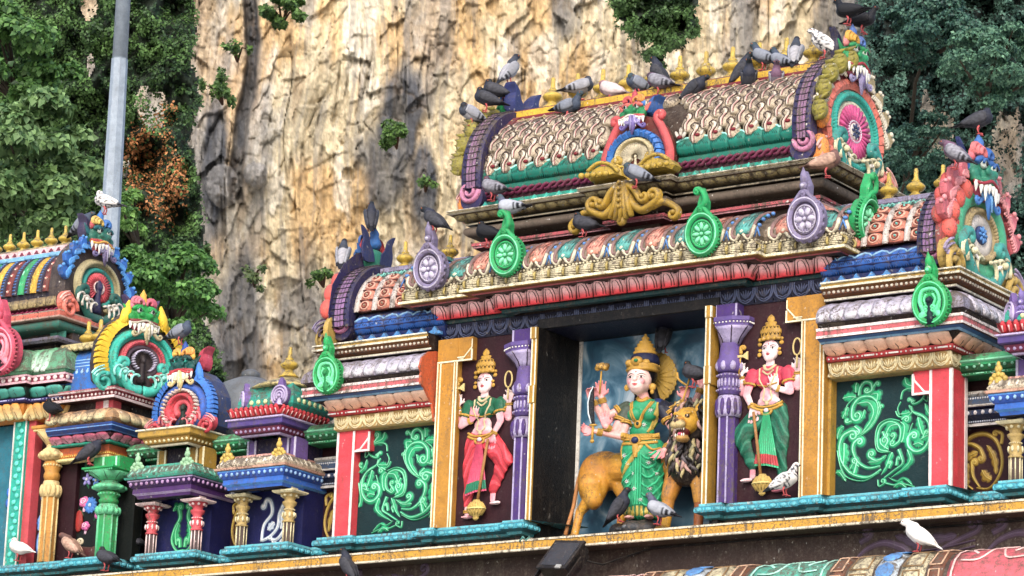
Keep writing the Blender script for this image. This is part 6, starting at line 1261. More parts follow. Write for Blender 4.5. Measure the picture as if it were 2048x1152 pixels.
# ================================================================== statues
from mathutils.bvhtree import BVHTree
def bvh_of(me): return BVHTree.FromPolygons([v.co for v in me.vertices], [tuple(p.vertices) for p in me.polygons])
def onskin(b, x, z, y0=-2., d=(0, 1, 0), last=None):
    h = b.ray_cast(Vector((x, y0, z)), Vector(d)); return h[0].y if h[0] else last
def pstrip(mb, b, P2, W, h=.008, smooth=6, off=0.):
    """ribbon lying on a figure's front"""
    Q = catmull(P2, smooth) if len(P2) > 2 and smooth > 1 else P2; K = len(Q)
    if not hasattr(W, '__len__'): W = [W]*K
    elif len(W) != K: W = list(np.interp(np.linspace(0, 1, K), np.linspace(0, 1, len(W)), W))
    V = []; last = None
    for i in range(K):
        a, c = Q[max(i-1, 0)], Q[min(i+1, K-1)]; tx, tz = c[0]-a[0], c[1]-a[1]; L = math.hypot(tx, tz) or 1; nx, nz = -tz/L, tx/L
        yc = onskin(b, *Q[i], last=last)
        if yc is None: yc = next((onskin(b, *q) for q in Q if onskin(b, *q) is not None), 0)
        last = yc
        for u, o in ((-1, -.006), (-.7, h), (0, h*1.2), (.7, h), (1, -.006)):
            x, z = Q[i][0]+nx*u*W[i], Q[i][1]+nz*u*W[i]; y = onskin(b, x, z, last=yc)
            if abs(y-yc) > .03: y = yc
            V.append((x, y-o-off, z))
    F = [(i*5+j, i*5+j+1, (i+1)*5+j+1, (i+1)*5+j) for i in range(K-1) for j in range(4)]
    mb.add(V, F)
def pdots(mb, b, P2, r, n, off=.002):
    Q = catmull(P2, 8) if len(P2) > 2 else P2; L = [0]
    for a, c in zip(Q, Q[1:]): L.append(L[-1]+math.hypot(c[0]-a[0], c[1]-a[1]))
    last = None
    for k in range(n):
        s = L[-1]*(k+.5)/n; i = max(j for j in range(len(L)-1) if L[j] <= s); t = (s-L[i])/max(L[i+1]-L[i], 1e-9); x, z = Q[i][0]+(Q[i+1][0]-Q[i][0])*t, Q[i][1]+(Q[i+1][1]-Q[i][1])*t
        y = onskin(b, x, z, last=last)
        if y is None: continue
        last = y; mb.ell((x, y-off, z), (r, r*.8, r), 6, 4)
def hand(c, f, n, s, col, curl_=.2, thumb=1, r=.0085):
    """palm with four unequal fingers and a thumb"""
    c = Vector(c); f = Vector(f).normalized(); n = Vector(n); n = (n-f*n.dot(f)).normalized(); sd = f.cross(n)*thumb; P = []
    w = c-f*.03*s
    for i, L in enumerate((.85, 1., .95, .78)):
        k = c+f*.03*s+sd*(i-1.5)*-.0205*s; P.append(('c', tuple(w+sd*(i-1.5)*-.012*s), tuple(k), .0125*s, .011*s, col))
        d = (f+sd*(i-1.5)*-.1).normalized(); m = k+(d*(1-curl_*.3)+n*curl_).normalized()*.032*s*L; e = m+(d*(1-curl_*.8)+n*curl_*1.6).normalized()*.034*s*L
        P += [('c', tuple(k), tuple(m), r*s, r*.92*s, col), ('c', tuple(m), tuple(e), r*.92*s, r*.75*s, col)]
    t0 = c-f*.018*s+sd*.028*s; t1 = t0+(f*.5+sd*.8+n*.3).normalized()*.03*s; t2 = t1+(f+sd*.2+n*.3).normalized()*.026*s
    return P+[('c', tuple(t0), tuple(t1), .0125*s, .01*s, col), ('c', tuple(t1), tuple(t2), .01*s, .0075*s, col)]
def arm(sh, el, wr, r, sleeve, skin, cut=.55):
    sh, el, wr = Vector(sh), Vector(el), Vector(wr); m = sh.lerp(el, cut)
    return [('c', tuple(sh), tuple(m), r*1.2, r*1.12, sleeve), ('c', tuple(m), tuple(el), r, r*.85, skin), ('c', tuple(el), tuple(wr), r*.85, r*.58, skin)]
def ringset(mb, a, b, t, r, n=3, w=.006):
    """bangles around a limb from a to b at share t"""
    a, b = Vector(a), Vector(b); d = (b-a).normalized(); u = d.cross(Vector((0, 0, 1)) if abs(d.z) < .9 else Vector((1, 0, 0))).normalized(); v = d.cross(u); c = a.lerp(b, t)
    for k in range(n): q = c+d*(k-(n-1)/2)*w*2.1; mb.tube([q+(u*math.cos(x)+v*math.sin(x))*r for x in [2*PI*i/14 for i in range(15)]], w, 6)
def face_parts(root, b, cx, cz, s, white='#f0ece6', lip='#b82030', brow='#140c10', wide=1., tilt=0.):
    """eyes, brows, lips and forehead mark laid on a sculpted face; s = half face height"""
    for sg in (-1, 1):
        x = cx+sg*.40*s*wide; z = cz+.08*s
        mb = MB(M(white, .05, .3)); pstrip(mb, b, [(x-.2*s, z), (x, z+.03*s), (x+.2*s, z)], [.02*s, .095*s, .02*s], .004); y = onskin(b, x, z, last=0); mb.use(M('#160e10', .05, .2)); mb.ell((x, y-.006, z), (.085*s, .006, .085*s), 8, 5); mb.build('eye', root)
        mb = MB(M(brow, .05)); pstrip(mb, b, [(x-.24*s, z+.0*s), (x, z+.12*s), (x+.24*s, z+.02*s)], [.008*s, .03*s, .01*s], .005, off=.002); pstrip(mb, b, [(x-.26*s, z+.17*s), (x, z+.3*s), (x+.27*s, z+.2*s)], [.02*s, .04*s, .01*s], .005); mb.build('brow', root)
    mb = MB(M(lip, .05, .3)); z = cz-.5*s; pstrip(mb, b, [(cx-.2*s, z), (cx-.06*s, z+.03*s), (cx, z+.01*s), (cx+.06*s, z+.03*s), (cx+.2*s, z)], [.01*s, .05*s, .05*s, .01*s], .005); pstrip(mb, b, [(cx-.15*s, z-.06*s), (cx, z-.1*s), (cx+.15*s, z-.06*s)], [.01*s, .06*s, .01*s], .006); mb.build('lips', root)
    mb = MB(M('#c01c28', .05)); y = onskin(b, cx, cz+.5*s, last=0); mb.ell((cx, y-.001, cz+.5*s), (.05*s, .004, .1*s), 6, 4); mb.build('forehead_mark', root)
SK, SKD = '#e0a49c', '#dc8a8a'
G_ = lambda d=.2: M('#b98c2c', d, .3)
def durga():
    root = thing('goddess_statue', (.96, .5, .17), 'eight armed goddess statue in a green sari standing before the lion in the dark niche', 'statue'); b4 = names()
    SR = '#0f8a5c'; R_ = []
    P = [('e', (.93, .46, 1.52), (.088, .095, .115), '#efc9c0'), ('e', (.93, .42, 1.47), (.062, .07, .07), '#efc9c0'), ('c', (.928, .372, 1.545), (.928, .352, 1.505), .01, .018, '#efc0b8'), ('e', (.928, .37, 1.445), (.025, .02, .018), '#efc9c0'), ('e', (.895, .385, 1.49), (.03, .025, .028), '#e89a9c'), ('e', (.962, .385, 1.49), (.03, .025, .028), '#e89a9c'),
         ('c', (.945, .49, 1.44), (.965, .5, 1.35), .05, .055, SK), ('e', (.945, .52, 1.57), (.1, .105, .105), '#0e0c12'), ('c', (1.0, .58, 1.5), (1.1, .6, 1.2), .05, .04, '#0e0c12'), ('c', (.9, .58, 1.45), (.86, .6, 1.25), .04, .03, '#0e0c12'),
         ('e', (.975, .5, 1.27), (.17, .085, .1), SR), ('e', (.97, .5, 1.17), (.135, .085, .13), SR), ('e', (.91, .43, 1.2), (.066, .06, .068), SR), ('e', (1.035, .43, 1.2), (.066, .06, .068), SR), ('e', (.955, .5, 1.04), (.112, .08, .1), SR), ('e', (.95, .5, .9), (.185, .12, .13), SR),
         ('c', (.89, .49, .86), (.91, .47, .27), .12, .085, SR), ('c', (1.04, .5, .86), (1.07, .48, .27), .135, .09, SR), ('c', (.98, .44, .8), (.985, .42, .26), .1, .08, SR), ('e', (.99, .45, .25), (.17, .1, .04), '#b8943a'),
         ('e', (.9, .36, .2), (.035, .065, .022), SK), ('e', (1.08, .35, .2), (.038, .07, .024), SK), ('e', (1.09, .5, 1.25), (.1, .06, .12), '#152a5c')]
    c0 = Vector((.945, .5, 1.43)); KH = 1.24
    def big(q): return tuple(c0+(Vector(q)-c0)*KH)
    P = [(p[0], big(p[1]), tuple(v*KH for v in p[2]), p[3]) if i < 8 and p[0] == 'e' else (('c', big(p[1]), big(p[2]), p[3]*KH, p[4]*KH, p[5]) if i == 2 else p) for i, p in enumerate(P)]
    for k in range(5): P.append(('e', (1.055+.012*k, .29, .193), (.007, .013, .009), SK)); P.append(('e', (.875+.012*k, .3, .193), (.007, .012, .009), SK))
    arms = [((.81, .5, 1.3), (.66, .46, 1.2), (.6, .4, 1.38), (0, -.1, 1), (.2, -1, 0), .2, 1), ((.8, .52, 1.29), (.62, .48, 1.15), (.52, .38, 1.36), (.0, -.3, 1), (.6, -1, 0), 1.0, 1), ((.82, .47, 1.26), (.72, .42, 1.03), (.675, .33, 1.07), (-.15, 0, 1), (0, -1, 0), .1, 1), ((.83, .48, 1.24), (.8, .42, .99), (.57, .33, 1.03), (-1, 0, .2), (0, -1, .4), 1., -1),
            ((1.14, .5, 1.3), (1.26, .5, 1.17), (1.35, .42, 1.34), (0, 0, 1), (0, -1, 0), 1.1, -1), ((1.14, .48, 1.28), (1.29, .46, 1.12), (1.33, .34, 1.1), (0, -.2, 1), (0, -1, 0), .1, -1), ((1.13, .46, 1.26), (1.28, .43, 1.0), (1.2, .35, .83), (-.75, -.2, -.5), (0, -1, .2), .35, -1), ((1.12, .56, 1.3), (1.36, .62, 1.28), (1.45, .62, 1.5), (0, 0, 1), (0, -1, 0), .8, -1)]
    br = MB(G_())
    for sh, el, wr, f, n, cu, th in arms:
        P += arm(sh, el, wr, .043, '#1c2030' if sh[0] > 1.1 else '#3a4438', SK, .45); h = Vector(wr)+Vector(f).normalized()*.045; P += hand(h, f, n, 1.15, SKD, cu, th); ringset(br, el, wr, .8, .034, 4); ringset(br, sh, el, .45, .056, 2, .009)
    def disp(co, no, col, idx):
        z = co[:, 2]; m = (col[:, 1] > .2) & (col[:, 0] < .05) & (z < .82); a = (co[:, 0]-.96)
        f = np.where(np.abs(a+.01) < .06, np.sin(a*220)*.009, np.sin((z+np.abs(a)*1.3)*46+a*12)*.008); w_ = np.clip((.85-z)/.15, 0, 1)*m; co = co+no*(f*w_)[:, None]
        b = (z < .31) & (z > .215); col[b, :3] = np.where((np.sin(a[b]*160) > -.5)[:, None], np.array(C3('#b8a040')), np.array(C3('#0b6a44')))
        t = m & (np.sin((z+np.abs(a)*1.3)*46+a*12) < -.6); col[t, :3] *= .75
        return co, col
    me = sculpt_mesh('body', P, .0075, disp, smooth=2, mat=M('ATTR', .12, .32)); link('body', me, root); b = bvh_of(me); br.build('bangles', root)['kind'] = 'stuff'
    face_parts(root, b, .925, 1.537, .122)
    # sari folds, belt, jewellery
    mb = MB(M('#25ad78', .1, .35))
    for k in range(6): z = .83-.09*k; pstrip(mb, b, [(1.17, z+.08), (1.12, z-.02), (1.05, z-.07), (.995, z-.03)], [.004, .012, .014, .004], .012)
    for k in range(4): pstrip(mb, b, [(.925+.022*k, .82), (.93+.022*k, .55), (.925+.024*k, .32)], [.004, .008, .009], .01)
    for k in range(4): z = .78-.1*k; pstrip(mb, b, [(.8, z-.04), (.85, z), (.91, z+.05)], [.004, .01, .004], .01)
    mb.build('sari_folds', root)['kind'] = 'stuff'
    mb = MB(M('#a8903c', .15)); pstrip(mb, b, [(1.0, .93), (.93, .8), (.86, .7), (.8, .6)], [.018, .028, .022, .01], .012); pstrip(mb, b, [(1.1, 1.32), (1.1, 1.2), (1.06, 1.1), (1.02, 1.03)], [.01, .02, .02, .01], .008); mb.build('sari_border', root)
    mb = MB(G_()); 
    for z, w_ in ((1.0, .03), (.965, .012), (.925, .018)): pstrip(mb, b, [(.8, z-.005), (.88, z-.012), (.96, z-.014), (1.04, z-.008), (1.12, z+.005)], w_, .014, off=.004)
    pdots(mb, b, [(.8, .985), (.96, .975), (1.12, .99)], .014, 16, .016); pstrip(mb, b, [(.93, .93), (.935, .84), (.94, .77)], [.035, .03, .02], .022); pstrip(mb, b, [(.81, .95), (.79, .86), (.8, .77)], .012, .01); pstrip(mb, b, [(1.0, .93), (1.08, .85), (1.15, .87)], .012, .012); y = onskin(b, .93, .94, last=.38); mb.ell((.93, y-.01, .94), (.055, .03, .055)); mb.use(M('#1a2448', .05, .15)); mb.ell((.93, y-.035, .94), (.034, .02, .034)); mb.build('belt', root)
    mb = MB(G_())
    pstrip(mb, b, [(.9, 1.39), (.93, 1.35), (.965, 1.34), (1.0, 1.36), (1.02, 1.38)], .02, .014); pstrip(mb, b, [(.87, 1.34), (.89, 1.22), (.935, 1.12), (.99, 1.22), (1.05, 1.33)], .009, .012); pstrip(mb, b, [(.855, 1.34), (.875, 1.2), (.93, 1.09), (1.0, 1.2), (1.07, 1.33)], .006, .012); y = onskin(b, .935, 1.1, last=.4); mb.ell((.935, y-.01, 1.11), (.035, .018, .045)); mb.use(M('#1c2c24', .05, .2)); mb.ell((.935, y-.028, 1.11), (.014, .01, .018)); mb.build('necklace', root)
    mb = MB(G_(.25)); mb.X = Matrix.Translation((.955, .52, 1.6+.03)) @ Matrix.Diagonal((1.25, 1.25, .97, 1)) @ Matrix.Translation((-.955, -.52, -1.6)); mb.lathe([(0, 1.60), (.108, 1.59), (.118, 1.61), (.108, 1.635), (.118, 1.65), (.105, 1.67), (.0, 1.67)], 20, (.945, .5, 0)); pstripn = None
    mb.ell((.93, .4, 1.68), (.045, .03, .05)); mb.ell((.87, .42, 1.67), (.03, .025, .035)); mb.ell((.99, .42, 1.67), (.03, .025, .035)); mb.use(M('#10183c', .1)); mb.lathe([(0, 1.66), (.1, 1.66), (.108, 1.7), (.095, 1.76), (.06, 1.8), (0, 1.81)], 18, (.955, .52, 0)); mb.use(G_(.25))
    mb.lathe([(0, 1.76), (.08, 1.77), (.085, 1.8), (.07, 1.81), (.075, 1.84), (.055, 1.85), (.06, 1.88), (.04, 1.89), (.045, 1.91), (.022, 1.92), (.03, 1.945), (.015, 1.96), (.008, 1.985), (0, 1.99)], 18, (.955, .52, 0))
    for a in np.linspace(0, 2*PI, 16, endpoint=False): mb.ell((.955+.1*math.cos(a), .52+.1*math.sin(a), 1.655), .014, 6, 4)
    mb.use(M('#1f7a48', .05, .2)); mb.ell((.93, .37, 1.68), (.016, .012, .018)); mb.build('crown', root)
    mb = MB(M('#a8862c', .35, .4)); O = []
    for i in range(64): a = 2*PI*i/64; q = 1+.045*(i % 2); O.append((.99+.21*q*math.cos(a), 1.62+.25*q*math.sin(a)))
    mb.plate(O, .68, .71, .1); 
    for i in range(20): a = 2*PI*i/20; mb.strip([(.99+.06*math.cos(a), 1.62+.07*math.sin(a)), (.99+.19*math.cos(a), 1.62+.22*math.sin(a))], .008, .006, .68)
    mb.build('halo', root)
    mb = MB(G_()); mb.ell((1.05, .45, 1.47), (.034, .025, .038)); mb.ell((1.05, .44, 1.42), (.018, .015, .024)); mb.build('earring', root); mb = MB(G_()); mb.ell((.82, .45, 1.47), (.026, .02, .034)); mb.build('earring', root)
    mb = MB(M('#d8e8e0', .1)); fl = [(.89, 1.13), (.99, 1.1), (1.06, 1.23), (1.1, .93), (.87, .72), (.93, .62), (1.06, .72), (1.12, .62), (.86, .55), (1.07, .48), (.94, .47), (.83, .8), (1.0, .36)]
    for x, z in fl:
        y = onskin(b, x, z)
        if y is None: continue
        mb.use(M('#dff0e6', .1))
        for k in range(8): a = PI*k/4; mb.box(0, 0, 0, 0, 0, 0) if False else mb.tube([(x+.006*math.cos(a), y-.012, z+.006*math.sin(a)), (x+.026*math.cos(a), (onskin(b, x+.026*math.cos(a), z+.026*math.sin(a), last=y))-.004, z+.026*math.sin(a))], [.003, .0015], 4)
        mb.use(M('#a02030', .1)); mb.ell((x, y-.01, z), (.007, .006, .007), 6, 4)
    o = mb.build('sari_flowers', root); o['kind'] = 'stuff'
    worldchild(root, b4)
    # things held
    def held(name, loc, label, cat, fn): r = thing(name, loc, label, cat); q = names(); fn(r); worldchild(r, q)
    def sword(r):
        mb = MB(M('#1c2024', .2, .2, .6)); O = [(.555, 1.08), (.52, 1.16), (.508, 1.28), (.52, 1.38), (.545, 1.45), (.56, 1.47), (.565, 1.36), (.57, 1.24), (.575, 1.14), (.585, 1.08)]; mb.plate(O, .3, .315, .2); mb.build('blade', r)
        mb = MB(M('#c8d0d4', .1)); mb.strip([(.548, 1.1), (.52, 1.2), (.513, 1.3), (.53, 1.4), (.556, 1.46)], .006, .004, .3); mb.build('blade_edge', r)
        mb = MB(G_()); mb.tube([(.565, .31, 1.09), (.56, .31, .94)], .012, 8); mb.ell((.565, .31, 1.085), (.04, .02, .012)); mb.ell((.56, .31, .93), .02); mb.build('hilt', r)
    held('curved_sword', (.56, .31, 1.0), 'dark curved sword held upright by the goddess', 'sword', sword)
    def lotus(r): mb = MB(G_()); mb.tube([(.6, .36, 1.4), (.61, .36, 1.62)], .008, 6); mb.build('stem', r); mb = MB(G_(.4)); [mb.ell((.615+.04*math.cos(a), .36+.03*math.sin(a), 1.66+.01*math.cos(3*a)), (.03, .02, .03), 6, 4) for a in np.linspace(0, 2*PI, 9)]; mb.ell((.615, .36, 1.67), .035, 8, 5); mb.build('flower_head', r)
    held('gold_lotus', (.6, .36, 1.42), 'gold lotus on a stem raised in the goddess upper hand', 'ornament', lotus)
    def bowl(r): mb = MB(G_(.3)); mb.lathe([(0, 0), (.05, .0), (.078, .03), (.08, .045), (.065, .045), (.055, .02), (0, .015)], 20, (1.34, .31, 1.2)); mb.build('bowl_shell', r)
    held('gold_bowl', (1.34, .31, 1.2), 'shallow gold bowl resting on the goddess palm beside the lion', 'bowl', bowl)
    def tri(r):
        mb = MB(G_()); mb.tube([(1.3, .36, 1.1), (1.36, .36, 1.36), (1.385, .36, 1.45)], .009, 6); mb.build('shaft', r); mb = MB(G_()); P_ = catmull([(1.385, 1.45), (1.34, 1.48), (1.3, 1.52), (1.29, 1.58)], 4); mb.strip(P_, .01, .012, .36); mb.strip([(1.385, 1.45), (1.4, 1.52), (1.41, 1.6)], .009, .012, .36); mb.build('hook', r)
    held('gold_hook_staff', (1.3, .36, 1.1), 'thin gold hooked staff in the goddess raised left hand', 'staff', tri)
def lion():
    root = thing('lion_statue', (.8, .6, .0), 'roaring ochre lion statue with dark curled mane standing behind the goddess', 'statue'); b4 = names(); O, O2, OD = '#cc9820', '#c08424', '#8a4a1c'
    P = [('e', (.42, .67, .74), (.25, .14, .2), O), ('c', (.45, .68, .76), (1.3, .66, .74), .15, .17, O), ('e', (.37, .58, .64), (.17, .11, .26), O), ('c', (.38, .54, .58), (.4, .54, .44), .13, .095, O2), ('c', (.38, .53, .46), (.26, .53, .33), .07, .045, O2), ('c', (.26, .53, .33), (.24, .48, .1), .042, .038, O2), ('e', (.26, .42, .05), (.055, .09, .045), O),
         ('c', (.58, .72, .66), (.7, .7, .42), .12, .07, O), ('c', (.7, .7, .42), (.62, .7, .25), .06, .045, O), ('c', (.62, .7, .25), (.63, .66, .08), .042, .038, O), ('e', (.64, .6, .05), (.055, .08, .04), O),
         ('c', (1.32, .58, .7), (1.27, .5, .4), .11, .075, O2), ('c', (1.27, .5, .4), (1.26, .47, .12), .065, .05, O), ('e', (1.26, .41, .06), (.065, .1, .05), O), ('c', (1.56, .55, .6), (1.6, .52, .35), .09, .065, O2), ('c', (1.6, .52, .35), (1.6, .5, .1), .055, .045, OD), ('e', (1.6, .44, .05), (.06, .09, .045), O),
         ('e', (1.46, .52, .74), (.2, .16, .26), '#231c1c'), ('e', (1.52, .48, 1.08), (.2, .14, .2), '#231c1c'), ('e', (1.54, .36, 1.08), (.12, .12, .13), O), ('e', (1.53, .26, 1.045), (.06, .09, .05), O2), ('e', (1.5, .2, 1.01), (.045, .05, .04), '#c8b078'), ('e', (1.565, .2, 1.01), (.045, .05, .04), '#c8b078'), ('e', (1.53, .17, 1.045), (.028, .02, .018), '#3a1c1c'),
         ('e', (1.54, .28, .89), (.065, .08, .035), '#b88a48'), ('e', (1.54, .3, .95), (.055, .07, .04), '#5a0c14'), ('e', (1.44, .4, 1.2), (.035, .03, .045), O), ('e', (1.64, .4, 1.2), (.035, .03, .045), O), ('e', (1.475, .27, 1.13), (.04, .03, .02), O), ('e', (1.6, .27, 1.13), (.04, .03, .02), O)]
    def disp(co, no, col, idx):
        m = (col[:, 0] > .3) & (col[:, 2] < .1) & (co[:, 0] < 1.4); k = np.clip((.75-co[:, 2])/.35, 0, 1)[:, None]*.7; A = np.array(C3('#dca41c')); B = np.array(C3('#b0641c')); t = np.clip(fbm(co[:, 0]*6+9, co[:, 2]*6+9, 5, 3), 0, 1)[:, None]; col[m, :3] = (A*(1-t)+B*t)[m]; return co, col
    me = sculpt_mesh('body', P, .011, disp, smooth=3, mat=M('ATTR', .4, .35)); link('body', me, root)
    cols = ['#1c1818', '#3c3434', '#b8a878', '#b08a80', '#5a5458', '#1c1818', '#9a9470']; ms = []
    for c in cols: mb = MB(M(c, .2, .4)); mb.tube([(0, 0, 0), (.012, -.02, -.03), (.0, -.028, -.065), (-.018, -.022, -.095), (-.012, -.01, -.12)], [.012, .019, .017, .011, .002], 6); ms.append(mb.mesh('mane_lock'))
    r = random.Random(5); k = 0; bb = bvh_of(me)
    for z in np.arange(.62, 1.3, .05):
        for x in np.arange(1.28, 1.75, .042):
            xx = x+r.uniform(-.015, .015); zz = z+r.uniform(-.02, .02); q = ((xx-1.53)/.24)**2+((zz-.92)/.36)**2
            if q > 1.05 or (((xx-1.54)/.115)**2+((zz-1.03)/.17)**2 < 1): continue
            y = onskin(bb, xx, zz)
            if y is None: y = .5
            link('mane_lock', ms[k % 7], root, Matrix.Translation((xx, y-.002, zz+.05)) @ Euler((.1, r.uniform(-.5, .5)+(xx-1.53)*-1.2, r.uniform(-.6, .6))).to_matrix().to_4x4() @ Matrix.Diagonal((r.choice((-1, 1)), 1, 1.05, 1))); k += 1
    for sg in (-1, 1): mb = MB(M('#20120c', .05, .2)); y = onskin(bb, 1.54+sg*.055, 1.1, last=.26); mb.ell((1.54+sg*.055, y, 1.1), (.03, .012, .02)); mb.use(M('#c8b090', .05, .2)); mb.ell((1.54+sg*.055, y-.008, 1.1), (.02, .01, .014)); mb.use(M('#140c0c', .05, .2)); mb.ell((1.54+sg*.055, y-.018, 1.1), (.009, .005, .011)); mb.build('eye', root)
    mb = MB(M('#f0ead8', .05, .3))
    for x in np.linspace(1.495, 1.585, 5): mb.ell((x, .235-.02*math.cos((x-1.54)*20), .975), (.008, .008, .02 if x in (1.495, 1.585) else .013), 6, 4); mb.ell((x, .225, .915), (.008, .008, .018), 6, 4)
    o = mb.build('teeth', root); mb = MB(M('#d0486a', .05, .2)); mb.ell((1.54, .25, .925), (.03, .05, .018)); mb.build('tongue', root)
    mb = MB(M('#b8783c', .3)); mb.tube([(.26, .68, .86), (.2, .66, .82), (.165, .62, .65), (.15, .58, .4), (.13, .52, .2), (.12, .5, .1)], [.03, .024, .02, .019, .02, .022], 8); mb.use(M('#1c1816', .3)); mb.ell((.12, .48, .06), (.03, .05, .06)); mb.build('tail', root)
    worldchild(root, b4)
    r = thing('demon_head', (.96, .38, 0), 'dark grey carved head lying under the goddess feet', 'statue'); q = names()
    me = sculpt_mesh('head', [('e', (.8, .38, .08), (.09, .1, .08), '#2c3036'), ('e', (.95, .38, .09), (.14, .12, .085), '#2c3036'), ('e', (1.1, .4, .08), (.12, .1, .075), '#2c3036'), ('e', (.93, .27, .1), (.025, .02, .02), '#6a7078'), ('e', (.86, .28, .08), (.03, .04, .03), '#2c3036'), ('c', (.95, .42, .13), (1.1, .44, .14), .05, .05, '#24282e')], .012, smooth=2, mat=M('ATTR', .35, .35)); link('head', me, r); worldchild(r, q)
before_d = set(o.name for o in COL.objects); durga(); turn = Matrix.Translation((.96, .5, 0)) @ Matrix.Rotation(math.radians(16), 4, 'Z') @ Matrix.Diagonal((1.1, 1, 1, 1)) @ Matrix.Translation((-.96, -.5, 0))
for o in [o for o in COL.objects if o.name not in before_d and o.parent is None]: o.matrix_basis = turn @ o.matrix_basis
lion()
def guardian(xc, zc, sg, label, cb, cp, cpl, skin, mirror=1):
    """four armed guardian in shallow relief; sg=+1: bent leg and mace to the right"""
    root = thing('guardian_relief', (xc, .3, zc), label, 'statue'); x = lambda v: v*sg
    P = [('e', (0, 0, 1.33), (.062, .07, .088), skin), ('e', (0, -.03, 1.29), (.045, .05, .055), skin), ('c', (0, -.07, 1.345), (0, -.09, 1.315), .007, .012, skin), ('c', (0, 0, 1.26), (0, 0, 1.19), .036, .042, skin), ('e', (0, .03, 1.37), (.075, .07, .075), '#151012'),
         ('e', (0, 0, 1.13), (.15, .08, .075), cb), ('e', (0, 0, 1.06), (.115, .085, .09), cb), ('e', (-.055, -.06, 1.05), (.055, .055, .055), cb), ('e', (.055, -.06, 1.05), (.055, .055, .055), cb), ('e', (0, -.01, .92), (.085, .08, .085), skin), ('e', (x(.0), -.02, .86), (.1, .085, .06), skin), ('e', (0, 0, .78), (.135, .1, .085), cp),
         ('c', (x(-.07), 0, .77), (x(-.1), -.01, .45), .1, .085, cp), ('c', (x(-.1), -.01, .45), (x(-.125), 0, .16), .066, .042, cp), ('c', (x(-.125), 0, .16), (x(-.125), 0, .05), .028, .026, skin), ('e', (x(-.1), -.06, .02), (.055, .05, .02), skin),
         ('c', (x(.07), 0, .75), (x(.235), -.06, .55), .105, .09, cp), ('c', (x(.235), -.06, .55), (x(.13), -.02, .27), .07, .046, cp), ('c', (x(.13), -.02, .27), (x(.13), -.03, .17), .028, .026, skin), ('e', (x(.17), -.08, .135), (.055, .05, .02), skin)]
    c0 = Vector((0, 0, 1.24)); KH = 1.22
    def big(q): return tuple(c0+(Vector(q)-c0)*KH)
    P = [(('e', big(p[1]), tuple(v*KH for v in p[2]), p[3]) if p[0] == 'e' else ('c', big(p[1]), big(p[2]), p[3]*KH, p[4]*KH, p[5])) if i in (0, 1, 2, 4) else p for i, p in enumerate(P)]
    root.scale = (1.19, 1, 1)
    for k in range(4): P.append(('e', (x(-.145+.022*k)-x(.0), -.11, .018), (.008, .014, .01), skin)); P.append(('e', (x(.15+.02*k), -.13, .13), (.008, .014, .01), skin))
    arms = [((-.16, .02, 1.15), (-.24, .0, .97), (-.262, -.02, 1.14), (0, 0, 1), (.3, -1, 0), .7, 1), ((.16, .02, 1.15), (.245, .0, .97), (.25, -.02, 1.13), (.15, 0, 1), (-.3, -1, 0), .7, -1), ((x(-.15), -.03, 1.13), (x(-.2), -.07, .93), (x(-.08), -.12, .97), (x(.2), 0, 1), (0, -1, 0), .05, sg), ((x(.15), -.03, 1.13), (x(.19), -.07, .94), (x(.125), -.1, .8), (x(-.1), 0, -1), (0, -1, 0), .3, sg)]
    br = MB(G_())
    for sh, el, wr, f, n, cu, th in arms: P += arm(sh, el, wr, .04, cb, skin, .5); P += hand(Vector(wr)+Vector(f)*.042, f, n, 1.05, skin, cu, th); ringset(br, el, wr, .84, .03, 2, .007); ringset(br, sh, el, .5, .05, 1, .012)
    D1 = C3(skin); DP = C3(SKD)
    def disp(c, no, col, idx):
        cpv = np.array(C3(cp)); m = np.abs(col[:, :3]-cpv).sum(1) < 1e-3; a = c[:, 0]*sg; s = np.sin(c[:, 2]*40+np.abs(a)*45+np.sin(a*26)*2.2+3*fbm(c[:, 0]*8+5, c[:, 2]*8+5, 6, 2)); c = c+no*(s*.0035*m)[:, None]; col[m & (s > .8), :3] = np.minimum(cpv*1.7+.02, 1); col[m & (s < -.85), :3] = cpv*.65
        k = np.array(C3(skin)); q = np.abs(col[:, :3]-k).sum(1) < 1e-3; t = np.clip(fbm(c[:, 0]*9+30, c[:, 2]*9+30, 8, 3)*1.6-.45+(c[:, 2] < 1.2)*.2, 0, 1)[:, None]; col[q, :3] = (k*(1-t)+np.array(C3('#d87888'))*t)[q]; return c, col
    me = sculpt_mesh('body', P, .0075, disp, smooth=2, mat=M('ATTR', .12, .35), squash=(1, .5, 1)); link('body', me, root); b = bvh_of(me)
    br.X = None; br.v = [(p[0], p[1]*.5, p[2]) for p in br.v]; br.build('bangles', root)['kind'] = 'stuff'
    face_parts(root, b, 0, 1.353, .094)
    mb = MB(G_()); z = 1.4; mb.X = Matrix.Translation((0, 0, 1.44)) @ Matrix.Diagonal((1.2, .6, .9, 1)) @ Matrix.Translation((0, 0, -1.4)); mb.lathe([(0, z), (.078, z), (.084, z+.02), (.07, z+.035), (.078, z+.06), (.08, z+.1), (.062, z+.15), (.035, z+.165), (.045, z+.18), (.04, z+.195), (.02, z+.2), (.03, z+.22), (.022, z+.25), (.004, z+.275), (0, z+.276)], 18)
    for a in range(12): q = 2*PI*a/12; mb.ell((.08*math.cos(q), .08*math.sin(q), z+.012), (.018, .018, .02), 6, 4)
    mb.use(M('#3a2814', .1)); [mb.tube([(.082*math.sin(q), -.082*math.cos(q), z+.05), (.07*math.sin(q+.5), -.07*math.cos(q+.5), z+.14)], .003, 4) for q in np.linspace(-1.4, 1., 7)]; [mb.tube([(.082*math.sin(q), -.082*math.cos(q), z+.05), (.07*math.sin(q-.5), -.07*math.cos(q-.5), z+.14)], .003, 4) for q in np.linspace(-1., 1.4, 7)]
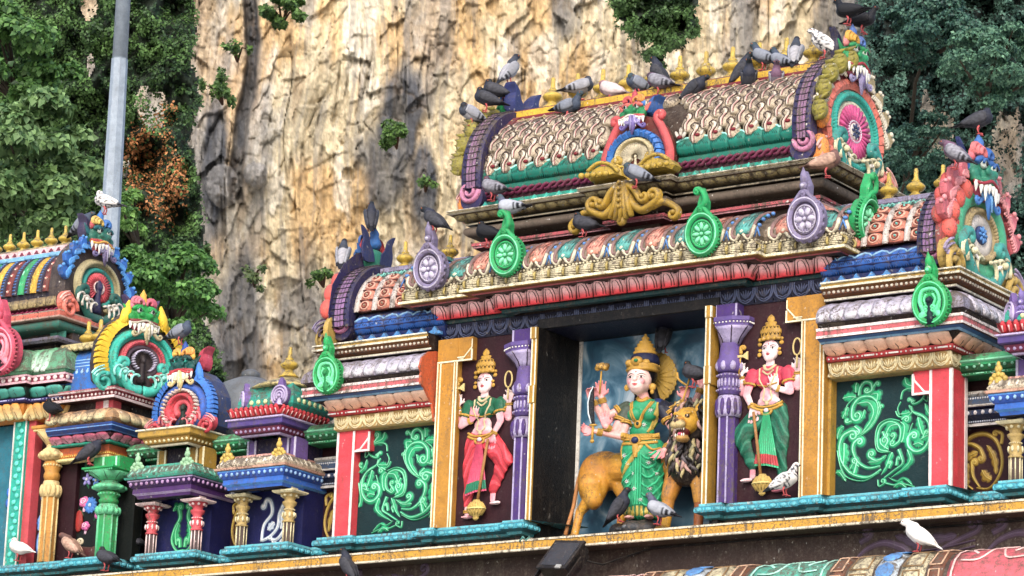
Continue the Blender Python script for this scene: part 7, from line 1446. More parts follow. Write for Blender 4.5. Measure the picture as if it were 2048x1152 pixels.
    mb.use(G_()); [(mb.ell((s*.072, -.03, 1.3), (.014, .014, .016)), mb.ell((s*.075, -.03, 1.255), (.016, .015, .024)), mb.ell((s*.08, .0, 1.37), (.018, .02, .022))) for s in (-1, 1)]; mb.build('crown', root)
    mb = MB(M('#c8b48a', .1)); pstrip(mb, b, [(-.05, 1.21), (-.03, 1.17), (0, 1.155), (.03, 1.17), (.05, 1.21)], .014, .01); pstrip(mb, b, [(-.075, 1.17), (-.06, 1.08), (0, .98), (.03, .9), (.0, .87), (-.04, .9)] if False else [(-.08, 1.18), (-.07, 1.08), (-.03, .97), (-.035, .88), (0, .85), (.04, .88), (.03, .97), (.07, 1.08), (.08, 1.18)], .007, .009); pdots(mb, b, [(-.05, 1.15), (0, 1.11), (.05, 1.15)], .01, 9, .004)
    y = onskin(b, 0, .85, last=-.05); mb.ell((0, y, .84), (.02, .012, .024)); mb.use(G_()); pstrip(mb, b, [(-.1, 1.02), (0, 1.0), (.1, 1.02)], .007, .008); mb.build('necklace', root)
    mb = MB(G_(.15)); 
    for z, w_ in ((.83, .012), (.8, .014)): pstrip(mb, b, [(-.135, z+.02), (-.07, z-.015), (0, z-.025), (.07, z-.015), (.135, z+.02)], w_, .012)
    for a in range(9): q = PI+PI*a/8; mb.ell((.045*math.cos(q), onskin(b, 0, .77, last=-.05)-.006, .765+.035*math.sin(q)), (.014, .008, .014), 6, 4)
    y = onskin(b, 0, .77, last=-.05); mb.use(M('#c8c0c8', .1)); mb.ell((0, y-.008, .77), (.024, .012, .022)); mb.build('belt', root)
    # pleated apron
    mb = MB(M(cpl[0], .15, .35)); V = []; nP = 9
    for j in range(6):
        t = j/5
        for i in range(nP*2+1): u = i/(nP*2)-.5; V.append((x(.0)+u*(.05+.17*t)+x(-.015*t), -.055-.01*(i % 2)-.01*t, .75-.5*t-(.03*abs(u)*t if True else 0)+.02*t*x(u)*2))
    m = nP*2+1; mb.add(V, [(j*m+i, j*m+i+1, (j+1)*m+i+1, (j+1)*m+i) for j in range(5) for i in range(m-1)], False); mb.build('apron', root)
    mb = MB(M(cpl[1], .15)); V = [(p[0], p[1]-.004, p[2]+.05) for p in V[4*m:5*m]]+[(p[0], p[1]-.004, p[2]+.02) for p in V[5*m:6*m]]; V2 = []
    mb.add([(p[0], p[1], p[2]-.04) for p in V[:m]]+[(p[0], p[1], p[2]-.0) for p in V[m:]], [(i, i+1, m+i+1, m+i) for i in range(m-1)], False); mb.build('apron_border', root)
    # anklets
    mb = MB(G_()); ringset(mb, (x(-.125), -.0, .16), (x(-.125), 0, .05), .75, .034, 2, .008); mb.v = [(p[0], p[1]*.5, p[2]) for p in mb.v]; mb.build('anklet', root)
    def sub(name, label, cat, fn): r = thing(name, (xc, .3, zc), label, cat); r.scale = (1.19, 1, 1); fn(r)
    side = 'left' if xc < 0 else 'right'
    def mace(r):
        mb = MB(M('#9a6a34', .15)); mb.tube([(x(.1), -.085, .76), (x(.06), -.085, .45), (x(.025), -.085, .17)], [.012, .013, .014], 8); mb.build('shaft', r)
        mb = MB(M('#c0a050', .2)); mb.X = TR(x(.01), -.08, .07); mb.lathe([(0, .1), (.03, .1), (.035, .085), (.06, .07), (.075, .03), (.075, -.0), (.055, -.045), (.025, -.065), (.03, -.08), (.012, -.1), (0, -.1)], 18, sy=.75)
        for a in range(14): q = 2*PI*a/14; mb.tube([(.05*math.cos(q), .04*math.sin(q), .075), (.078*math.cos(q), .06*math.sin(q), .03), (.078*math.cos(q), .06*math.sin(q), 0), (.05*math.cos(q), .04*math.sin(q), -.05)], .007, 4)
        mb.use(M('#e0c878', .1)); mb.tube([(.083*math.cos(q), .063*math.sin(q), .012) for q in np.linspace(0, 2*PI, 19)], .009, 5); mb.build('mace_head', r)
    sub('mace', 'ribbed gold mace under the hand of the %s guardian' % side, 'mace', mace)
    def axe(r):
        mb = MB(G_()); mb.X = TR(.042, 0, 0); mb.tube([(-.3, -.05, 1.12), (-.28, -.05, 1.36)], .007, 6); mb.build('handle', r); mb = MB(M('#c8b070', .15)); mb.X = TR(.042, 0, 0); mb.plate([(-.345, 1.27), (-.31, 1.295), (-.255, 1.295), (-.22, 1.27), (-.22, 1.35), (-.255, 1.32), (-.31, 1.32), (-.345, 1.345)], -.06, -.04, .1); mb.build('axe_head', r); mb = MB(G_()); mb.X = TR(.042, 0, 0); scroll(mb, [(-.282, 1.33), (-.285, 1.38)], .016, .014, .022, -1, h=.015, y0=-.05); mb.build('finial', r)
    sub('small_axe', 'small gold twin bladed axe raised by the %s guardian' % side, 'axe', axe)
    def noose(r): mb = MB(M('#c8b070', .1)); mb.X = TR(-.04, 0, 0); mb.tube([(.3+.035*math.sin(q), -.05, 1.31+.08*math.cos(q)*-1+.03) for q in np.linspace(.25, 2*PI-.25, 20)], .008, 6); mb.tube([(.3, -.05, 1.27), (.3, -.05, 1.14)], .007, 6); mb.build('loop', r)
    sub('noose', 'gold rope noose held up by the %s guardian' % side, 'rope', noose)
    return root
guardian(-.745, .3, 1, 'relief of a guardian in green blouse and red trousers left of the niche', '#0a5a3c', '#c02434', ('#c23c60', '#0c6a4c'), '#ead2cc')
guardian(2.455, .3, -1, 'relief of a guardian in pink blouse and green trousers right of the niche', '#bc2c48', '#075a42', ('#2fae78', '#b02c34'), '#ecdcd6')
# ================================================================== pigeons
PAL = dict(grey=('#565a64', '#33434a', '#3f4858', '#7d818b', '#18181e'), pale=('#8b8e97', '#47565f', '#505468', '#9fa2aa', '#1a1a20'), dark=('#34343a', '#1c2226', '#2a2c38', '#3a3a40', '#141418'), black=('#17171b', '#101216', '#16161c', '#1c1c20', '#0c0c10'),
   white=('#e4ddd6', '#e8e0d8', '#e6ded6', '#ece6de', '#c8c0b8'), fleck=('#d8d4ce', '#dcd8d2', '#d8d4d0', '#d8d4d0', '#3a3a40'), brown=('#8c6a58', '#6a4a44', '#6e5048', '#b08c78', '#5a4238'), pied=('#a09ea2', '#25272e', '#3c404a', '#96969c', '#202026'), plum=('#6a6068', '#54404e', '#6a4c60', '#84828a', '#26242a'), pinkish=('#c4aaa6', '#8a6468', '#a8848a', '#d0bcb8', '#a89896'))
def pigeon_mesh(pose, pal):
    B, Hd, Nk, Wg, Br = (PAL[pal]); pitch, neck = {'stand': (.35, 'up'), 'upright': (.85, 'up'), 'level': (.05, 'up'), 'tuck': (.25, 'tuck'), 'preen': (.3, 'preen'), 'look': (.55, 'fwd')}[pose]
    R = Matrix.Rotation(-pitch, 3, 'Y'); hip = Vector((0, 0, .085))
    T = lambda p: tuple(R @ Vector(p)+hip+Vector((0, 0, .035)))
    ry = (0, -pitch, 0)
    P = [('e', T((0, 0, 0)), (.1, .058, .06), B, ry), ('e', T((.05, 0, .005)), (.062, .054, .056), B if pal in ('white', 'fleck') else Nk, ry), ('e', T((-.07, 0, .005)), (.06, .042, .038), B, ry), ('e', T((-.145, 0, .0)), (.075, .03, .009), Br if pal not in ('white',) else B, ry), ('c', T((-.1, 0, .002)), T((-.13, 0, .0)), .03, .016, B)]
    s = Vector(T((.075, 0, .03)))
    if neck == 'up': h = s+Vector((.03, 0, .065))
    elif neck == 'fwd': h = s+Vector((.045, .02, .03))
    elif neck == 'tuck': h = s+Vector((.0, .012, .032))
    else: h = s+Vector((.012, .02, .012))
    f = Vector((1, 0, -.15)) if neck in ('up', 'fwd') else (Vector((-.85, .3, -.35)) if neck == 'tuck' else Vector((.35, .35, -.9))); f.normalize()
    P += [('c', tuple(s-Vector((.01, 0, .01))), tuple(s.lerp(h, .6)), .042, .029, Nk), ('c', tuple(s.lerp(h, .6)), tuple(h), .029, .024, Hd), ('e', tuple(h+f*.008), (.03, .024, .025), Hd), ('c', tuple(h+f*.03), tuple(h+f*.052), .009, .003, '#2a2624' if pal != 'white' else '#c8a090'), ('e', tuple(h+f*.031+Vector((0, 0, .007))), (.007, .007, .005), '#d8d4d0')]
    def disp(co, no, col, idx):
        n = fbm(co[:, 0]*60+9, co[:, 2]*60+co[:, 1]*40+9, 3, 3)
        if pal in ('fleck',): m = n > .6; col[m, :3] = C3('#4a4a50')
        if pal in ('pied', 'pinkish', 'brown', 'plum'): col[:, :3] *= (.75+.5*n)[:, None]
        else: col[:, :3] *= (.88+.24*n)[:, None]
        return co, col
    me = sculpt_mesh('body', P, .0075, disp, smooth=2, mat=M('ATTR', .0, .6))
    # folded wing
    def wing_(sg):
        V = []; nu, nv = 16, 7; C = []
        for i in range(nu+1):
            u = i/nu; x = .07-.235*u; hh = .05*(math.sin(PI*min(1, .08+u*.92)**.75)**.7) if u < .98 else .006; hh *= 1-.35*u; zc = .012-.012*u
            for j in range(nv+1):
                v = -1+2*j/nv; y = sg*((.056*(1-.55*u**1.5))+.013*(1-v*v)); V.append(T((x, y, zc+v*hh)))
                c = C3(Wg); n = vnoise(np.array(x*90+50.), np.array(v*6+9.), 4)
                if pal in ('grey', 'pale', 'pied', 'plum') and v < .55 and (.5 < u < .58 or .66 < u < .76): c = C3(Br)
                elif u > .82 and pal not in ('white',): c = C3(Br)
                elif pal in ('dark', 'brown', 'plum') or pose == 'stand' and pal == 'pied': c = tuple(a*(.55+.9*float(n)) for a in c)
                elif pal == 'fleck' and n > .68: c = C3('#3a3a40')
                else: c = tuple(a*(.88+.24*float(n)) for a in c)
                C.append(c)
        m = nv+1; F = [(i*m+j, i*m+j+1, (i+1)*m+j+1, (i+1)*m+j) for i in range(nu) for j in range(nv)]; K = len(V)
        V += [tuple(Vector(p)-Vector((0, sg*.012, 0))) for p in V]; C += C; F += [tuple(K+q for q in f) for f in F]
        edge = [i*m for i in range(nu+1)]+[nu*m+j for j in range(1, m)]+[i*m+nv for i in range(nu-1, -1, -1)]+[j for j in range(nv-1, 0, -1)]
        F += [(a, b, b+K, a+K) for a, b in zip(edge, edge[1:]+edge[:1])]
        mb = MB(M('ATTR', .0, .6)); mb.add(V, F); w_ = mb.mesh('wing'); at = w_.color_attributes.new('Col', 'FLOAT_COLOR', 'POINT')
        for i, c in enumerate(C): at.data[i].color = tuple(c)+(1,)
        return w_
    eye = MB(M('#c86a28', .0, .2)); sd = Vector((0, 0, 1)).cross(f).normalized()
    for q in (-1, 1): eye.use(M('#c86a28', .0, .2)); eye.ell(tuple(h+f*.012+sd*q*.021+Vector((0, 0, .005))), .0055, 8, 5); eye.use(M('black', .0, .2)); eye.ell(tuple(h+f*.013+sd*q*.0245+Vector((0, 0, .005))), .0032, 6, 4)
    legs = []
    for q in (-1, 1):
        mb = MB(M('#b84a4a', .0, .5)); hp = hip+Vector((.005, q*.022, -.01)); mb.tube([tuple(hp), (hp.x-.012, hp.y, .045), (hp.x+.0, hp.y, .006)], [.011, .006, .005], 6)
        for a in (-.5, 0, .5, PI): L = .03 if a != PI else .015; mb.tube([(hp.x, hp.y, .006), (hp.x+L*math.cos(a), hp.y+L*math.sin(a), .004)], [.005, .003], 5)
        legs.append(mb.mesh('leg'))
    return me, wing_(-1), wing_(1), eye.mesh('eyes'), legs
_pg = {}
def pigeon(p, heading, pose, pal, label, s=1.):
    if (pose, pal) not in _pg: _pg[(pose, pal)] = pigeon_mesh(pose, pal)
    body, w1, w2, ey, lg = _pg[(pose, pal)]; s = s*random.uniform(1.14, 1.26)
    r = thing('pigeon', p, label, 'pigeon', None, math.radians(heading), (s, s, s)); r['group'] = 'pigeons perching on the temple roofs'
    link('body', body, r); link('wing', w1, r); link('wing', w2, r); link('eyes', ey, r); [link('leg', l, r) for l in lg]
    return r
L_, R_, TO, AW = 180, 0, -60, 110
BIRDS = [
 (1003, 158, 1.15, 70, 'upright', 'pied', 'pied pigeon with black head on the very top of the left gable crest'),
 (990, 208, 1.0, 200, 'tuck', 'dark', 'dark chequered pigeon preening just below the left gable crest'),
 (972, 224, .8, 215, 'tuck', 'dark', 'blackish pigeon hunched on the upper curve of the left gable rib'),
 (940, 254, .62, 240, 'preen', 'pied', 'pale pigeon with black hood lowest on the left gable rib'),
 (985, 402, .33, L_, 'tuck', 'plum', 'brownish grey pigeon tucked in beside the pink gable curl'),
 (1020, 443, -.12, L_, 'level', 'pale', 'pale grey pigeon with two black wing bars standing on the left green medallion'),
 (1137, 240, .86, R_, 'level', 'grey', 'grey pigeon facing right on the lavender strip at the left of the roof'),
 (1160, 201, 1.12, 40, 'tuck', 'pied', 'ruffled black and white pigeon preening between the second and third finials'),
 (1222, 208, 1.05, L_, 'preen', 'pinkish', 'pinkish white pigeon crouching on the yellow ridge'),
 (1275, 195, 1.05, 235, 'preen', 'grey', 'plump grey pigeon with bowed head left of the paired birds on the ridge'),
 (1318, 176, 1.12, L_, 'upright', 'dark', 'tall dark pigeon with upright neck behind the middle finials'),
 (1318, 192, .98, L_, 'preen', 'plum', 'purple necked pigeon crouched in front of the tall dark one'),
 (1388, 206, .88, R_, 'look', 'dark', 'charcoal pigeon facing right alone on the lavender strip mid roof'),
 (1483, 170, 1.05, 20, 'upright', 'dark', 'dark pigeon with raised green neck on the ridge right of centre'),
 (1497, 190, .9, TO, 'upright', 'dark', 'chequered pigeon facing the viewer below the green necked one'),
 (1552, 188, .9, TO, 'upright', 'plum', 'mauve necked pigeon facing the viewer near the right end of the ridge'),
 (1527, 142, 1.12, L_, 'stand', 'grey', 'slate pigeon on the ridge behind the ninth finial'),
 (1563, 149, 1.08, 170, 'stand', 'grey', 'grey pigeon with a long tail pointing right on the yellow ridge'),
 (1590, 136, 1.15, AW, 'upright', 'pied', 'black headed pigeon seen from behind beside the last finials'),
 (1648, 118, 1.0, 215, 'look', 'fleck', 'white pigeon with grey flecks clinging to the right gable rim'),
 (1683, 60, 1.1, L_, 'level', 'black', 'black pigeon stretched out level on top of the highest fanged head'),
 (1700, 58, 1.35, 10, 'level', 'black', 'second black bird half hidden behind the one on the highest head'),
 (1958, 276, .8, 20, 'tuck', 'dark', 'dark pigeon with head turned back on the crown of the right wing mask'),
 (1912, 338, .45, L_, 'look', 'plum', 'grey pigeon with purple neck left of the right wing mask head'),
 (868, 468, -.1, L_, 'look', 'dark', 'dark slender pigeon on the lavender medallion at the cornice corner'),
 (762, 478, .75, 130, 'upright', 'dark', 'small dark pigeon on the back crest of the left wing gable'),
 (684, 538, .6, 120, 'upright', 'pied', 'grey and white pigeon on the coral bumps at far left of the left wing'),
 (975, 495, .12, L_, 'tuck', 'black', 'sooty pigeon beside the tip of the left green medallion'),
 (1168, 476, .12, L_, 'tuck', 'dark', 'dark pigeon with glossy green neck on the painted roll under the gilded console'),
 (1272, 376, .05, 215, 'preen', 'grey', 'grey pigeon preening on top of the gilded console'),
 (1652, 355, .32, 30, 'tuck', 'brown', 'chestnut brown pigeon under the right corner of the crown cornice'),
 (1238, 1044, .22, 10, 'upright', 'dark', 'dark chequered pigeon at the left foot of the goddess'),
 (1318, 1050, .2, L_, 'stand', 'pale', 'light grey pigeon with black bars on the ledge right of the goddess feet'),
 (1388, 775, .45, L_, 'tuck', 'dark', 'dark pigeon perched above the lion mane near the gold jamb'),
 (1325, 705, .7, AW, 'upright', 'dark', 'shadowy pigeon behind the goddess gold halo'),
 (1570, 992, .08, R_, 'stand', 'fleck', 'white pigeon flecked with black on the plinth under the right guardian'),
 (1838, 1105, -.12, L_, 'look', 'white', 'pure white dove standing on the red painted cornice panel'),
 (695, 1162, -.05, L_, 'upright', 'dark', 'pigeon of which only the slate head shows at the bottom edge'),
 (37, 1122, .1, L_, 'tuck', 'white', 'white pigeon with tucked head at the bottom left corner'),
 (140, 1117, .08, L_, 'look', 'brown', 'brown and white pigeon in front of the flower basket painting'),
 (212, 1142, .04, 170, 'tuck', 'dark', 'dark pigeon resting on the yellow ledge at its left end'),
 (103, 842, .0, 160, 'tuck', 'black', 'black pigeon hunched on the gold column capital at left'),
 (178, 930, .05, 20, 'look', 'dark', 'slate pigeon on the green column capital'),
 (163, 474, .75, R_, 'look', 'grey', 'grey pigeon at the last finial beside the blue rimmed mask'),
 (226, 456, .9, 200, 'tuck', 'fleck', 'white spotted pigeon on the crown of the blue rimmed mask'),
 (360, 690, .25, R_, 'tuck', 'grey', 'hunched grey pigeon on the blue mane of the kiosk mask'),
 (262, 1108, .5, L_, 'tuck', 'dark', 'dark pigeon resting in shade before the gold scroll at left')]
for px, py, Y, hd, pose, pal, lb in BIRDS:
    FIX = {'very top of the left gable': (-1.22, 1.18, 5.02), 'stretched out level': (2.77, 1.12, 5.01), 'second black bird': (2.8, 1.34, 4.98), 'head turned back on the crown of the right': (4.34, .76, 3.585), 'back crest of the left wing': (-2.62, .8, 3.53), 'crown of the blue rimmed': (-6.33, .86, 4.19)}
    q = [v for k_, v in FIX.items() if k_ in lb]
    p = Vector(q[0]) if q else UX(px, py, 2.9) if py < 70 else (UX(px, py, 4.45) if px > 1900 else U(px, py, Y)); pigeon(p, hd, pose, pal, lb)
# floodlight
def flood():
    r = thing('floodlight', U(1128, 1120, -.25), 'black finned floodlight bolted below the yellow ledge under the niche', 'lamp'); K = M('#141416', .2, .4)
    r.rotation_euler = (math.radians(-38), math.radians(6), math.radians(-8))
    mb = MB(K); mb.box(-.17, .17, -.05, .05, -.17, .17); mb.box(-.185, .185, -.075, -.05, -.185, .185); mb.build('housing', r)
    f = MB(K); f.box(-.006, .006, .05, .1, -.15, .15); me = f.mesh('fin')
    for k in range(15): link('fin', me, r, TR(-.154+.022*k, 0, 0))
    mb = MB(M('#30343a', .1, .1)); mb.box(-.15, .15, -.08, -.074, -.15, .15); mb.build('glass', r)
    mb = MB(M('#a8a8a4', .1)); mb.box(.06, .12, -.09, -.076, -.19, -.15); mb.build('rating_plate', r)
    mb = MB(K)
    for s in (-1, 1): mb.box(s*.2-.008, s*.2+.008, -.02, .02, -.25, .03)
    mb.box(-.208, .208, -.02, .02, -.262, -.25); mb.build('bracket', r)
flood()
cb = MB(M('#101012', .2)); f0 = U(1128, 1120, -.05); cb.tube([f0+Vector((.05, -.08, .1)), f0+Vector((.1, .12, .02)), f0+Vector((.3, .2, -.03)), Vector((f0.x+.8, .2, -.14)), Vector((f0.x+2, .205, -.135)), Vector((f0.x+4.2, .205, -.15)), Vector((f0.x+6.5, .2, -.13))], .009, 6)
tag(cb.build('cable'), 'thin black cable running from the floodlight along the underside of the yellow ledge', 'cable')
# ================================================================== left shrine (its right half is in the picture)
ls = thing('left_shrine', (-7.4, .8, .2), 'stepped pink, teal and yellow shrine at the left edge with floral panel and striped vault', 'shrine'); b4 = names()
X1, X2 = -5.96, -5.25
pa = [(-12, -.1), (-6.35, -.1), (-6.35, 0), (X1, 0), (X1, .9)] if False else [(-12, -.09), (-6.42, -.09), (-6.42, 0), (X1, 0), (X1, .9)]
def lw(name, p, pr, mats, **k): return sweep(name, p, pr, None if isinstance(mats, list) else mats, ls, Yref=0, cols=mats if isinstance(mats, list) else None, **k)
# upper block
lw('pink_band', pa, [(.1, 2.1), (.0, 2.105), (-.0, 2.13), (.01, 2.133), (.01, 2.175), (0, 2.178), (0, 2.2), (.2, 2.205)], [M('maroon'), M('#d8a8b0', .5), M('#d8a8b0', .5), M('#8a2444', .4), M('#d8a8b0', .5), M('#d8a8b0', .5), M('#b08c88', 1.)])
mb = MB(M('#e4ccc8', .4))
for x, y, a, L in stations(pa, 0, .095): mb.X = TR(x, y, 2.154, a); mb.ell((0, -.0, 0), (.032, .012, .026), 8, 5)
mb.build('disc_row', ls)['kind'] = 'stuff'
tc = [(.06, 1.975), (.05, 2.0), (.02, 2.05), (.02, 2.075)]
lw('petal_bed', pa, [(.2, 1.97)]+[(y+.03, z) for y, z in tc]+[(.2, 2.1)], M('#0c2a26', .3)); row('petal', petal_lobe([(y-.06, z) for y, z in tc], .22, '#1c6a5c', '#4aa594'), pa, -.06, 0, .22, ls, .22)
lw('navy_fillet', pa, [(.2, 1.925), (.08, 1.925), (.06, 1.935), (.06, 1.965), (.2, 1.97)], M('#2a2660', .3)); beads('dash_string', pa, 0, .06, 1.95, .009, .05, M('#b8b4d8', .2), ls, dash=True)
yc = [(.16, 1.76), (.13, 1.8), (.08, 1.88), (.08, 1.915)]
lw('yellow_bed', pa, [(.3, 1.75)]+[(y+.03, z) for y, z in yc]+[(.3, 1.93)], M('#c87818', .3)); row('yellow_petal', petal_lobe([(y-.16, z) for y, z in yc], .12, '#e8dca0', '#e0901c', dot='#8a4a10'), pa, -.16, 0, .12, ls, .12)
gr = [(-.03, 2.24), (.0, 2.29), (.03, 2.38), (.06, 2.45), (.14, 2.51), (.28, 2.545)]
lw('pleat_bed', pa, [(.1, 2.2), (.02, 2.21), (.0, 2.24), (-.0, 2.245)]+[(y+.015, z) for y, z in gr]+[(.3, 2.56)], M('#5a9a74', .9)); row('pleat', tile_piece(gr, .1, '#d0e8d4', '#1f9a5c', .022, dots='#1a5a3c'), pa, 0, 0, .1, ls, .1, inner=-.26)
up = [(-12, 0), (-6.08, 0), (-6.08, 1.4)]
lw('upper_neck', up, [(.4, 2.55), (.4, 2.63)], M('#2a2226', .7))
lw('grey_band', up, [(.4, 2.63), (.28, 2.635), (.25, 2.66), (.25, 2.69), (.4, 2.7)], [M('#3c3844'), M('#8a8494', .7), M('#6a6474', .7), M('#9a94a4', .9)])
lw('dark_neck', up, [(.4, 2.7), (.4, 2.78)], M('#1c1a1e', .4))
lw('green_torus', up, [(.4, 2.76), (.34, 2.77)]+rnd(.28, 2.825, .05, -70, 90, 7)+[(.4, 2.88)], M('#2f6a5c', .5))
lw('coral_band', up, [(.35, 2.88), (.2, 2.885), (.19, 2.9), (.19, 2.95), (.18, 2.96), (.4, 2.97)], [M('#d8b0a0', .4), M('#d8b0a0', .4), M('#d86a54', .5), M('#e0d0c0', .5), M('#c08a70', .9)])
mb = MB(M('#3f8a78', .4)); 
for a in (-6.45, -6.56): mb.box(a, a+.1, .38, .4, 2.7, 2.77)
mb.build('block', ls)
mb = MB(M('#4a3a34', .7)); mb.box(-12, -6.35, .5, 1.4, 2.2, 2.96); mb.build('core', ls)
vp = [(-12, 0), (-6.45, 0)]
lw('braid_bed', vp, [(.5, 2.96), (.32, 2.965), (.3, 2.99), (.36, 3.0), (.36, 3.03), (.3, 3.05), (.28, 3.1), (.3, 3.15), (.4, 3.16)], [M('#c8b890', .7), M('#c8b890', .8), M('#5a1230', .3), M('#5a1230', .3), M('#5a1230', .3), M('#a8946a', .9), M('#a8946a', .9), M('#c8b890', .9)])
mb = MB(M('#b03060', .3))
for x, y, a, L in stations(vp, 0, .07): mb.X = TR(x, .35, 3.018); mb.strip([(-.035, -.014), (0, .0), (.035, .014)], .012, .02)
mb.build('braid', ls)['kind'] = 'stuff'
me = tile_piece([(.0, 3.05), (-.02, 3.1), (0, 3.15)], .13, '#c0ac78', '#7a6444', .012); row('groove_tile', me, vp, -.29, 0, .13, ls, .13)
VA = ybarrel(.85, 3.25, .5, .5, -10, 180, 24); lw('vault', vp, VA, M('#201c2c', .4)); S = Surf(VA); x = -6.52; k = 0
seq = ['rib', 'ros', 'rib', 'yel', 'rib', 'grn', 'rib', 'ros', 'rib', 'yel', 'rib', 'grn']
bands = {}
for q in set(seq):
    mb = MB(M({'rib': '#23203a', 'ros': '#6a2420', 'yel': '#c89a20', 'grn': '#22a060'}[q], .35)); w_ = .07 if q == 'rib' else .085; V = []
    for i in range(22):
        for u, o in ((-w_/2, .0), (-w_*.35, .03), (w_*.35, .03), (w_/2, 0)): V.append(S.P(u, .04+i/21*.5, o))
    mb.add(V, [(i*4+j, i*4+j+1, i*4+j+5, i*4+j+4) for i in range(21) for j in range(3)])
    if q == 'rib':
        mb.use(M('#4a7ab8', .3))
        for i in range(22): S.line(mb, [(-.018, .05+i*.021), (.018, .052+i*.021)], .006, .008, .03)
    elif q == 'ros':
        for i in range(7): mb.use(M('#d88070', .3)); S.dot(mb, 0, .07+i*.06, .034, .04); mb.use(M('#f0e0c8', .2)); S.dot(mb, 0, .07+i*.06, .014, .055)
    elif q == 'yel':
        mb.use(M('#e8cc58', .3)); [S.dot(mb, random.uniform(-.03, .03), .06+i*.0085, .014, .04) for i in range(48)]
    else: mb.use(M('#9fe0b8', .2)); S.line(mb, [(-.012, .1), (-.016, .2), (-.012, .36)], [.004, .012, .003], .006, .03); S.line(mb, [(.02, .1), (.022, .22), (.018, .4)], [.002, .006, .002], .006, .03)
    bands[q] = (mb.mesh('vault_band'), w_)
while x > -8.6: me, w_ = bands[seq[k % 12]]; link('vault_band', me, ls, TR(x-w_/2, 0, 0)); x -= w_+.012; k += 1
lw('ridge_strip', vp, [(.58, 3.68), (.54, 3.69), (.54, 3.735), (.6, 3.75)], M('#7ab4dc', .4)); lw('ridge_trim', vp, [(.58, 3.74), (.6, 3.82), (.66, 3.84)], M('#d8b0b0', .5)); lw('ridge_top', vp, [(.66, 3.82), (.64, 3.83), (.66, 3.86), (.85, 3.88), (1.05, 3.86)], M('#b0a070', .9))
mb = MB(M('#7ab4dc', .3))
for x in np.arange(-8.2, -6.4, .36): mb.ell((x, .54, 3.71), (.06, .02, .03), 10, 6)
mb.build('strip_boss', ls)['kind'] = 'stuff'
mb = MB(M('#7a2c44', .3))
for x, y, a, L in stations([(-8.6, 0), (-6.45, 0)], 0, .11): mb.X = TR(x, .585, 3.76); mb.plate([(-.03, 0), (.03, 0), (0, .035)], -.01, .01)
mb.build('trim_points', ls)['kind'] = 'stuff'
# lower wing of the left shrine
wp = [(-6.2, 0), (X2, 0), (X2, 1.0)]
lw('bead_cornice', wp, [(.3, 1.88), (.06, 1.88), (.05, 1.9), (.05, 1.905), (.09, 1.91), (.08, 1.95), (.03, 1.96), (.02, 1.975), (.05, 1.98), (.04, 1.995), (.3, 2.0)], [M('maroon'), M('#e4ccc8', .3), M('#e4ccc8', .3), M('#a83848', .3), M('#a83848', .3), M('#a83848', .3), M('#e4ccc8', .4), M('#c85a68', .4), M('#d88a90', .5), M('#c8a8a0', .8)]); beads('bead_string', wp, 0, .07, 1.935, .019, .055, M('#ecd8d4', .2), ls, .9)
lw('maroon_neck', wp, [(.2, 1.78), (.2, 1.89)], M('#2c1a1c', .3)); mb = MB(M('#c8404a', .2)); mb.box(X2-.4, X2-.16, .17, .3, 1.78, 1.88); mb.use(M('#ecd8d4', .2)); mb.box(X2-.29, X2-.22, .165, .3, 1.78, 1.88); mb.build('block', ls)
cc = [(.02, 1.64), (.0, 1.66), (.01, 1.71), (.06, 1.76), (.14, 1.785)]
lw('petal_bed', wp, [(.2, 1.62), (.06, 1.625)]+[(y+.02, z) for y, z in cc]+[(.3, 1.79)], M('#b0885c', .7)); row('cream_petal', tile_piece(cc, .17, '#d8d0a0', '#c88a5c', .02), wp, 0, 0, .17, ls, .17, inner=-.12)
lw('blue_band', wp, [(.2, 1.53), (.08, 1.53), (.06, 1.54), (.03, 1.575), (.03, 1.585), (.02, 1.6), (.02, 1.61), (.2, 1.62)], [M('dnavy'), M('#4a78c0', .3), M('#183a7c', .3), M('#6a9cd8', .3), M('#183a7c', .3), M('#183a7c', .3), M('#183a7c', .3)])
rc2 = [(.14, 1.45), (.12, 1.47), (.08, 1.5), (.08, 1.52)]
lw('petal_bed', wp, [(.2, 1.445)]+[(y+.02, z) for y, z in rc2]+[(.2, 1.53)], M('#3a0c1c', .3)); row('magenta_petal', petal_lobe([(y-.14, z) for y, z in rc2], .15, '#c890a0', '#a82850'), wp, -.14, 0, .15, ls, .15)
lw('teal_fillet', wp, [(.3, 1.42), (.14, 1.42), (.13, 1.43), (.13, 1.445), (.3, 1.45)], M('#0c8a70', .3)); beads('dash_string', wp, 0, .135, 1.433, .007, .045, M('#8fe0c8', .2), ls, dash=True)
lw('orange_band', wp, [(.3, 1.27), (.19, 1.27), (.18, 1.28), (.18, 1.3), (.2, 1.305), (.2, 1.35), (.18, 1.41), (.3, 1.42)], [M('#e8d890', .3), M('#e8d890', .3), M('#e8d890', .3), M('#c87418', .3), M('#c87418', .3), M('#b04c1c', .3), M('#b04c1c', .3)]); beads('rope_string', wp, 0, .19, 1.325, .009, .03, M('#e8cc60', .2), ls)
mb = MB(M('#1560a8', .3, .35)); c = ybarrel(.46, 2.05, .34, .5, -5, 185, 16)
lw('blue_vault', [(-6.3, 0), (-5.5, 0)], c, M('#1a64b4', .35, .3))
S = Surf(c); mb = MB(M('#a8d0ec', .2))
for t in (.2, .23, .26): S.line(mb, [(-6.2, t), (-5.55, t)], .005, .004)
for k in range(8): S.dot(mb, -6.15+k*.075, .15, .02, .008); S.dot(mb, -6.15+k*.075, .17, .01, .008)
mb.build('vault_print', ls)['kind'] = 'stuff'
mb = MB(M('#c8b880', .7)); mb.box(-6.25, -5.5, .22, .8, 2.5, 2.56)
for k in range(9): mb.ell((-6.2+k*.085, .2, 2.5), (.05, .03, .03), 6, 4, (0, .3, 0))
